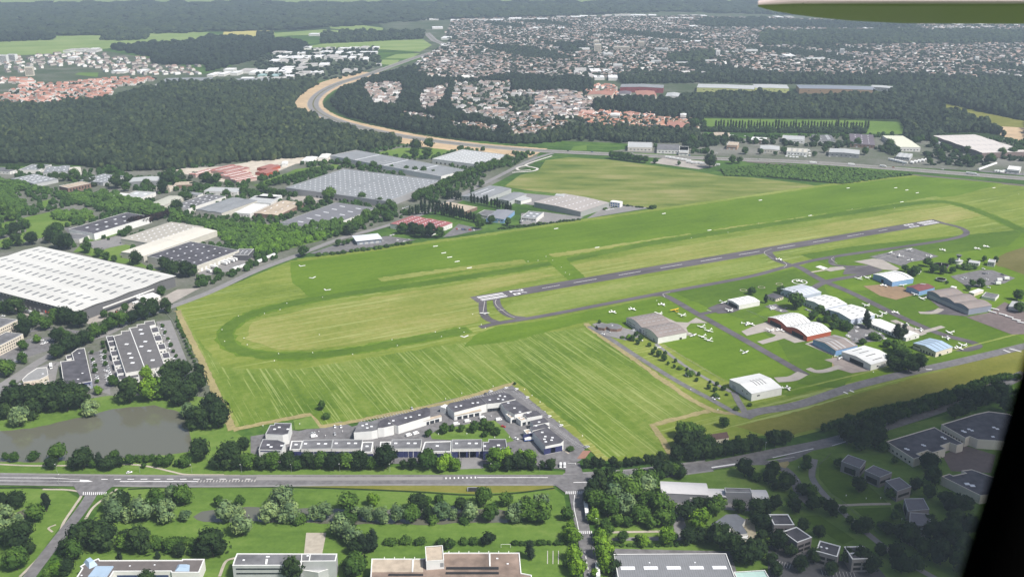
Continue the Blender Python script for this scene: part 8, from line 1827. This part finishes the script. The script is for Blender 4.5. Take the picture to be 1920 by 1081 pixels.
for x in (-2.6, -1.4, 3.4):
 for s in (-1, 1): MB().tube([(x, s * .9, .5), (x, s * 1.22, .5)], .5, 10).build("wheel", rubber, r)
def lorry(t, x, y, dx, dy, label, L=11.0, group=None, cab=True, col=None, z=.5):
 px, py = Q(t, x, y)[0]
 a, b = P(px, py), P(px + dx, py + dy)
 d = (b - a).normalized()
 r = thing("lorry" if cab else "trailer", label, "lorry" if cab else "trailer", (a.x, a.y, z), atan2(d.y, d.x), group)
 m = col or alu
 MB().box(-L / 2, L / 2, -1.27, 1.27, 1.1, 3.9).build("trailer_body", m, r)
 MB().box(-L / 2, L / 2, -1.0, 1.0, .8, 1.08).build("chassis", seam, r)
 if cab:
  MB().loft([[(x_, -1.2, .6), (x_, 1.2, .6), (x_, 1.2, z_), (x_, -1.2, z_)] for x_, z_ in ((L / 2 + .5, 3.4), (L / 2 + 2.2, 3.1), (L / 2 + 2.6, 1.9))]).build("cab", alu, r)
  MB().add([(L / 2 + 2.24, -1.0, 3.0), (L / 2 + 2.24, 1.0, 3.0), (L / 2 + 2.64, 1.05, 1.95), (L / 2 + 2.64, -1.05, 1.95)], [(0, 3, 2, 1)]).build("windscreen", glass, r)
 for x_ in (-L / 2 + 1.5, -L / 2 + 2.7) + ((L / 2 + 1.6,) if cab else ()):
  for s in (-1, 1): MB().tube([(x_, s * .95, .5), (x_, s * 1.25, .5)], .5, 10).build("wheel", rubber, r)
 return r
lorry(15, 556, 590, .9, 8, "very long white lorry parked on the side street beside the grove", 17)
lorry(15, 642, 1060, .6, 8, "white lorry trailer parked on the side street at the bottom edge", 14, cab=False)
lorry("M", 472, 635, 1, 8, "white box lorry beside the wedge workshop", 5.5)
for k, (x, y) in enumerate(((1610, 935), (1680, 905), (1700, 895), (1735, 885), (1755, 875))): lorry(5, x, y, 8, 1.8, "white trailer in the row on the depot's yard", 11, "trailers at the dark roofed depot", False)
lorry(5, 1570, 965, 8, 2, "small white trailer lying nearest the depot's hedge", 7, None, False)
for x, y in ((1770, 945), (1820, 930)): lorry(5, x, y, 8, -3, "white trailer between small conifers at the depot's fence", 10, "trailers at the depot's fence", False)
for x, y in ((30, 890), (80, 865), (120, 850)): lorry(6, x, y, 8, -3, "white trailer in the line on the road behind the plantation", 11, "trailers on the estate road", False)
rt_ = mat("trailer_red", (.55, .08, .05), .5, .1)
for k in range(6): lorry(9, 110 + 20 * k, 92 + 9 * k, -2.2, 2.6, "red topped trailer docked at the white warehouse, left group", 10, "left group of red trailers", False, rt_)
for k in range(8): lorry(9, 250 + 22 * k, 140 + 8.5 * k, -2.2, 2.6, "red topped trailer docked at the white warehouse, right group", 10, "right group of red trailers", False, rt_)
lorry(9, 210, 190, 8, 2, "dark lorry turning in front of the red trailers", 8, None, True, midgrey)
lorry(9, 410, 188, 8, -3, "white lorry at the end of the red trailers", 8)
car(9, 878, 183, 6, -1, "in the white warehouse's side yard", None, "red")
for x, y in ((1010, 118), (1030, 112)): car(9, x, y, 6, -2, "beside the gatehouse of the white warehouse", "cars by the gatehouse", "white", "van")
# car parks left
cars("M", [(302, 384), (385, 388), (410, 400), (395, 420), (425, 410), (478, 372), (495, 383), (440, 395)], 6, -1, "in the small car park of the cream offices", "cars in the small car park of the cream offices", cols=LG)
cars("M", [(222, 510), (62, 572), (147, 585), (15, 590)], 6, 2, "along the estate road below the cream offices", "cars along the estate road below the cream offices", cols=LG)
cars("M", [(400, 835), (410, 825), (500, 840), (190, 792)], 6, -1, "behind the wedge workshop", "cars behind the wedge workshop", cols=LG)
cars("M", [(30, 165), (255, 205), (265, 215), (300, 180), (320, 182)], 6, 0, "under the trees before the white warehouse", "cars under the trees before the white warehouse", cols=LG)
for x0, x1 in ((835, 905), (945, 1040)): car_row("M", x0, 490, x1, 790, 15, .72, 7, 1, "in the tree lined car park left of the business centre", "cars left of the business centre", LG)
car_row("M", 930, 490, 1000, 800, 13, .6, 7, 1, "against the office bays of the business centre", "cars against the office bays", LG)
car_row(9, 1205, 265, 1345, 590, 16, .75, 7, 1, "on the airfield side of the business centre", "cars on the airfield side of the business centre", LG)
car_row(9, 1185, 270, 1310, 570, 12, .5, 7, 1, "tight along the right bays of the business centre", "cars along the right bays", LG)
cars(13, [(970, 303)], 7, -1, "on the grass beside the main road", None, cols=W)
# airfield car parks
cars("D", [(258, 325), (268, 350), (290, 338), (320, 350), (300, 362), (280, 365), (380, 382), (445, 352)], 5, -2, "in the car park below the cream office", "cars below the cream office", cols=LG)
cars("D", [(672, 370), (715, 388), (745, 395), (730, 402)], 6, 2, "under the trees behind the orange hangar", "cars under the trees behind the orange hangar", cols=LG)
cars("D", [(1245, 568), (1230, 612), (1340, 660), (1230, 705), (1150, 675), (1450, 652), (1480, 680), (1430, 702), (1495, 640), (1550, 695), (1130, 660)], 6, -1, "in the club building's car park", "cars in the club building's car park", cols=LG)
cars("E", [(1465, 325), (1500, 322), (1340, 400), (1415, 400), (1500, 390), (1335, 425), (1675, 335), (1565, 435), (1215, 385), (1250, 372), (1460, 270), (1520, 480)], 6, 1, "in the car park behind the long grey hangar", "cars behind the long grey hangar", cols=LG + ["grey"])
for x, y, lb in ((1720, 392, "at the right edge of the tower car park"), (1640, 408, "upper of two by the tower car park"), (1625, 445, "lower of two by the tower car park")): lorry("E", x, y, 8, 0, "white box lorry " + lb, 6, None, False, z=.5)
cars("C", [(300, 765), (730, 835), (660, 725), (365, 740)], 6, 1, "on the clubhouse drive", "cars on the clubhouse drive", cols=LG)
car("C", 515, 800, 6, 1, "at the bend of the clubhouse drive", None, "black")
c = P(*Q("C", 912, 915)[0])
aircraft("C", 905, 925, 5, 8, "small white aircraft among the young trees of the strip", True, sc=.9)
cars(11, [(1540, 830), (1508, 835)], 6, 2, "at the kerb of the service road's bend", "cars at the service road's bend", cols=W)
cars(15, [(560, 112)], 6, -1, "at the last bay of the court", None, cols=["silver"])
# estate, motorway and far yards
cars(6, [(1030, 685), (1060, 725), (1145, 720), (1110, 735), (950, 730), (1010, 690)], 6, -2, "in the canopy building's car park", "cars at the canopy building", cols=LG)
car_row(6, 1500, 640, 1640, 650, 12, .6, 2, 5, "before the faded red warehouse", "cars before the faded red warehouse")
car_row(6, 1080, 495, 1150, 470, 5, .6, 5, -2, "on the estate road below the avenue", "cars on the estate road")
car_row(7, 90, 540, 60, 600, 5, .8, 6, 1, "beside the small white workshop", "cars beside the small white workshop")
car_row(7, 700, 500, 800, 480, 6, .7, 6, -1, "before the blue and white office", "cars before the blue and white office")
car_row(6, 400, 395, 640, 420, 9, .5, 6, 1, "in the yard of the largest warehouse", "cars in the yard of the largest warehouse")
for k in range(6): lorry(7, 1170 + 30 * k, 108 + 5 * k, 8, .6, "white trailer in the motorway yard, upper line", 11, "upper line of trailers in the motorway yard", False)
for k in range(7): lorry(7, 1330 + 34 * k, 145 + 3 * k + 4 * (k % 2), 8, .8, "white trailer in the motorway yard, lower line", 12, "lower line of trailers in the motorway yard", False)
for k in range(7): lorry("R", 420 + 26 * k, 668 + 6 * k, 8, 1, "white trailer beside the small ribbed shed", 10, "trailers beside the small ribbed shed", False)
for k in range(9): lorry("R", 650 + 20 * k, 700 - 4 * k + 8 * (k % 2), 4, -4, "white trailer in the dense yard rank", 10, "trailers in the dense yard rank", False)
for k in range(8): lorry("R", 1420 + 25 * k, 778 - 9 * k, 8, -2.5, "white trailer in the slanting line by the motorway", 10, "slanting line of trailers", False)
for k in range(8): lorry("R", 1610 + 30 * k, 800 + 4 * (k % 3), 8, 0, "white trailer in the yard at the right edge", 8, "trailers in the yard at the right edge", False)
cars("O", [(1170, 625), (1215, 632), (1250, 634), (1290, 636), (1380, 630), (1430, 622), (1240, 610), (1420, 560), (1430, 590)], 6, 0, "before the white depot by the motorway", "vans before the white depot", "van", W)
cars("O", [(380, 590), (160, 562), (700, 395), (730, 400), (900, 520), (740, 460), (1650, 625)], 6, 0, "in the yards beyond the motorway", "cars in the yards beyond the motorway", cols=LG)
for t_, x, y, lb in (("O", 1460, 702, "before the scrub"), ("O", 1890, 722, "at the scrub's end")): lorry(t_, x, y, 8, .5, "white lorry driving on the motorway " + lb, 10)
lorry("R", 325, 742, 8, 1, "white lorry on the motorway below the grass plot", 9)
lorry("R", 1320, 825, 8, 1, "longest white lorry on the motorway above the green corner", 16)
cars("R", [(560, 720), (450, 748), (1000, 770), (1400, 836)], 6, .6, "driving on the motorway", "cars on the motorway")
cars(7, [(420, 55), (600, 62), (900, 70), (1330, 88), (1700, 108), (1850, 118)], 6, .6, "driving on the near motorway stretch", "cars on the near motorway stretch")
car(11, 912, 323, 6, 0, "beside the twin humped hangar's long wall", None, "white")
# street lamps
pole = MB().tube([(0, 0, 0), (0, 0, 8.2)], [.11, .07], 6).tube([(0, 0, 8.2), (0, .7, 8.5), (0, 1.6, 8.55)], .05, 5).mesh("pole", steel)
head = MB().box(-.2, .2, 1.2, 2.1, 8.45, 8.65).mesh("lamp_head", white)
for t_, ps, rz, lb in ((14, ((268, 300), (630, 298), (1005, 298), (1375, 296), (1762, 295)), pi, "in front of the roadside tree belt"), (15, ((208, 292),), pi, "left of the court's gate"), (13, ((430, 300), (1050, 302), (1440, 303), (1812, 302)), pi, "along the pond side of the main road"), (15, ((648, 720), (690, 900)), pi / 2, "on the right of the side street"), (13, ((445, 392),), 0, "at the left junction"), (15, ((1897, 135),), pi, "at the end of the cottage grove")):
 for x, y in ps:
  c = P(*Q(t_, x, y)[0])
  r = thing("street_lamp", "grey street lamp " + lb, "street lamp", (c.x, c.y, 0), rz, "street lamps " + lb)
  link("pole", pole, r)
  link("lamp_head", head, r)
# goal, gate barrier, bus shelter like sign and small white bollard lights of the court
c = P(*Q("K", 1515, 150)[0])
r = thing("goal_frame", "white goal frame on the lawn behind the institute", "goal", (c.x, c.y, 0))
for s in (-1, 1): MB().tube([(s * 3.2, 0, 0), (s * 3.2, 0, 3)], .1, 6).build("post", alu, r)
MB().tube([(-3.2, 0, 3), (3.2, 0, 3)], .1, 6).build("crossbar", alu, r)
c = P(*Q("B", 1630, 935)[0])
r = thing("gate_barrier", "low white barrier across the court's drive", "barrier", (c.x, c.y, .3))
MB().box(-3, 3, -.08, .08, .9, 1.1).build("arm", alu, r)
MB().box(2.9, 3.4, -.25, .25, 0, 1.2).build("post", alu, r)
bollard = MB().tube([(0, 0, 0), (0, 0, 1.2)], .06, 6).loft([[(.28 * cos(a * pi / 4) * k, .28 * sin(a * pi / 4) * k, z_) for a in range(8)] for k, z_ in ((.3, 1.1), (1, 1.3), (1, 1.6), (.3, 1.8))]).mesh("globe_lamp", alu)
for t_, ps, lb in (("A", ((493, 487), (80, 507), (708, 572), (975, 568), (782, 617)), "in the left part of the court"), ("B", ((132, 600), (452, 598), (765, 637), (930, 635), (728, 398), (1100, 98), (1275, 238), (1752, 620), (1490, 462), (1185, 165), (1330, 350), (212, 203), (395, 140), (748, 62)), "in the garden and bays of the court"), (16, ((585, 475), (735, 497), (843, 493), (1002, 652), (968, 735), (1143, 375), (230, 263), (187, 365), (222, 358)), "on the lawns of the office cubes")):
 for x, y in ps:
  c = P(*Q(t_, x, y + 6)[0])
  o = link("globe_lamp", bollard)
  o.location = (c.x, c.y, .3)
  o.scale = (1.4, 1.4, 1.0)
  tag(o, "white globe lamp on a short post " + lb, "globe lamp", "globe lamps " + lb)
# underpass mouth at the ditch, fence posts, fences
c = P(*Q(14, 1630, 432)[0])
r = thing("culvert", "concrete underpass mouth in the bank below the main road", "culvert", (c.x, c.y, 0))
MB().box(-4.5, -3.9, -2, 2.6, 0, 1.5).box(3.9, 4.5, -2, 2.6, 0, 1.5).box(-3.9, 3.9, 2, 2.6, 1.1, 1.5).build("frame", midgrey, r)
MB().box(-3.9, 3.9, 2.2, 2.4, 0, 1.1).box(-3.9, 3.9, -2, 2.2, .45, .5).build("painted_mouth", dark, r)  # dark back and floor plates paint the shade inside the mouth
def fence(t, pts, h, label, m=steel, gap=6):
 pth = [P(*q) for q in Q(t, *pts)]
 r = thing("fence", label, "fence", (pth[0].x, pth[0].y, 0))
 o_ = pth[0]
 b = MB()
 pm = MB().box(-.05, .05, -.05, .05, 0, h).mesh("post", m)
 n = 0
 for i in range(len(pth) - 1):
  a, e = pth[i] - o_, pth[i + 1] - o_
  d = (e - a).normalized()
  nn = Vector((-d.y, d.x)) * .03
  for z in (.4 * h, .75 * h, h - .05): b.add([(*(a - nn), z), (*(e - nn), z), (*(e + nn), z), (*(a + nn), z), (*(a - nn), z + .06), (*(e - nn), z + .06), (*(e + nn), z + .06), (*(a + nn), z + .06)], [(4, 5, 6, 7), (0, 1, 5, 4), (2, 3, 7, 6)])
  k = int((e - a).length / gap)
  for j in range(k):
   if n < 95:
    p = a.lerp(e, j / k)
    put(pm, "post", r, (p.x, p.y, 0))
    n += 1
 b.build("rails", m, r)
fence(11, (1130, 425, 1300, 530, 1590, 700), 1.6, "thin wire fence along the upper side of the young tree strip")
fence("D", (0, 375, 235, 480), 1.6, "thin fence between the mown lawns left of the orange hangar")
fence(16, (470, 165, 370, 260, 350, 340, 420, 440, 560, 525, 640, 600, 830, 760), 1.8, "dark fence curving round the lawn of the slate office cubes", seam)
fence("P", (300, 575, 322, 600, 370, 690), 1.6, "wire fence between the estate path and the airfield track", steel)
# ------------------------------------------------------------------ what hangs over the view: the aeroplane's own wing and door post
fw, up = Vector((0, CT, -ST)), Vector((0, ST, CT))
def near(px, py, d):                              # a point at d metres in front of the seat
 u, v = (px - CX) / F, (CY - py) / F
 return Vector((0, 0, HC)) + fw * d + Vector((1, 0, 0)) * (u * d) + up * (v * d)
skin = NT("wing_paint")
skin.b.inputs["Base Color"].default_value = (.75, .75, .73, 1)
skin.b.inputs["Roughness"].default_value = .4
spots = skin.noise(38, 2)
skin.l(skin.ramp(spots, [(.25, (.2, .19, .17)), (.31, (.52, .43, .42))]), skin.b.inputs["Base Color"])
skin = skin.mat
# root at the right, rounded tip at the left; leading edge nearest the window
wing = MB()
rings = []
for s in [0, .02, .06, .12, .2, .32, .5, .75, 1.0, 1.4]:
 x = 1421 + 540 * s
 g = max(.02, (1 - (1 - min(1, s / .62)) ** 2) ** .75)
 lo, fa = near(x, 10, 5.0), near(x, 12 + 33 * g, 5.0 + 1.3 * g)
 th = .2 + .8 * min(1, s / .12)
 rings.append([lo.lerp(fa, u) + Vector((0, 0, zz * th)) for u, zz in ((.03, 0), (0, .008), (-.004, .02), (-.002, .04), (.01, .06), (.06, .085), (.25, .11), (.6, .07), (1, .006), (.99, .0), (.7, -.004), (.35, -.004), (.1, -.002))])
wing.loft(rings)
wo = wing.build("aircraft_wing", skin)
tag(wo, "speckled white underside of the aeroplane's own wing tip at the top", "aircraft wing")
post = MB()
trim_m = mat("black_cabin_trim", (.0015, .0015, .0015), 1.0, .2, 20, spec=0.0)
pts_ = []
for y in (520, 600, 680, 760, 840, 920, 1000, 1090, 1200, 1400):
 xl = 1932 - .3186 * (y - 700)
 xr = xl + 34 + .2 * max(0, y - 700)
 a, b_ = near(xl, y, .75), near(xr + 40, y, .75)
 mid, hw = (a + b_) / 2, (b_ - a).length / 2
 pts_.append([mid + Vector((1, 0, 0)) * (hw * cos(k * pi / 6)) + fw * (.035 * sin(k * pi / 6)) for k in range(12)])
post.loft(pts_)
po = post.build("window_post", trim_m, None, True)
tag(po, "black slanting door post of the aeroplane at the right edge", "window post")
# ------------------------------------------------------------------ a cloud added out of view to shade the lower right, and the air itself
cl_m = mat("shade_cloud_white", (.85, .86, .88), 1.0, .03)
cc = P(1850, 950)
hgt = 900.0
base = Vector((cc.x, cc.y, 0)) + sd * (hgt / sd.z)
lv, lf = LM[0]
pc, sc_ = [], []
for k in range(46):
 a, r_ = random.uniform(0, 2 * pi), math.sqrt(random.uniform(0, 1))
 pc.append((base.x + CLX * r_ * cos(a), base.y + CLY * r_ * sin(a), base.z + random.uniform(-20, 40)))
 s = random.uniform(45, 95) * (1.15 - .5 * r_)
 sc_.append((s * 1.3, s * 1.2, s * .55))
co = merge("shade_cloud", LM, np.array(pc), np.array(sc_), RNG.uniform(0, 6, 46), cl_m, np.full(46, .5))
tag(co, "added unseen white cloud hanging over the office park", "shade_cloud", None, "structure")
hz = MB().box(-27000, 27000, -2800, 27000, -1, HC + 4).build("haze", [])
hm_ = bpy.data.materials.new("haze_air")
hm_.use_nodes = True
hn = hm_.node_tree
hn.nodes.remove(hn.nodes["Principled BSDF"])
pv = hn.nodes.new("ShaderNodeVolumePrincipled")
pv.inputs["Color"].default_value = (.68, .84, 1, 1)
pv.inputs["Density"].default_value = HAZE
pv.inputs["Anisotropy"].default_value = .1
hn.links.new(pv.outputs[0], hn.nodes["Material Output"].inputs["Volume"])
hz.data.materials.append(hm_)
tag(hz, kind="stuff")
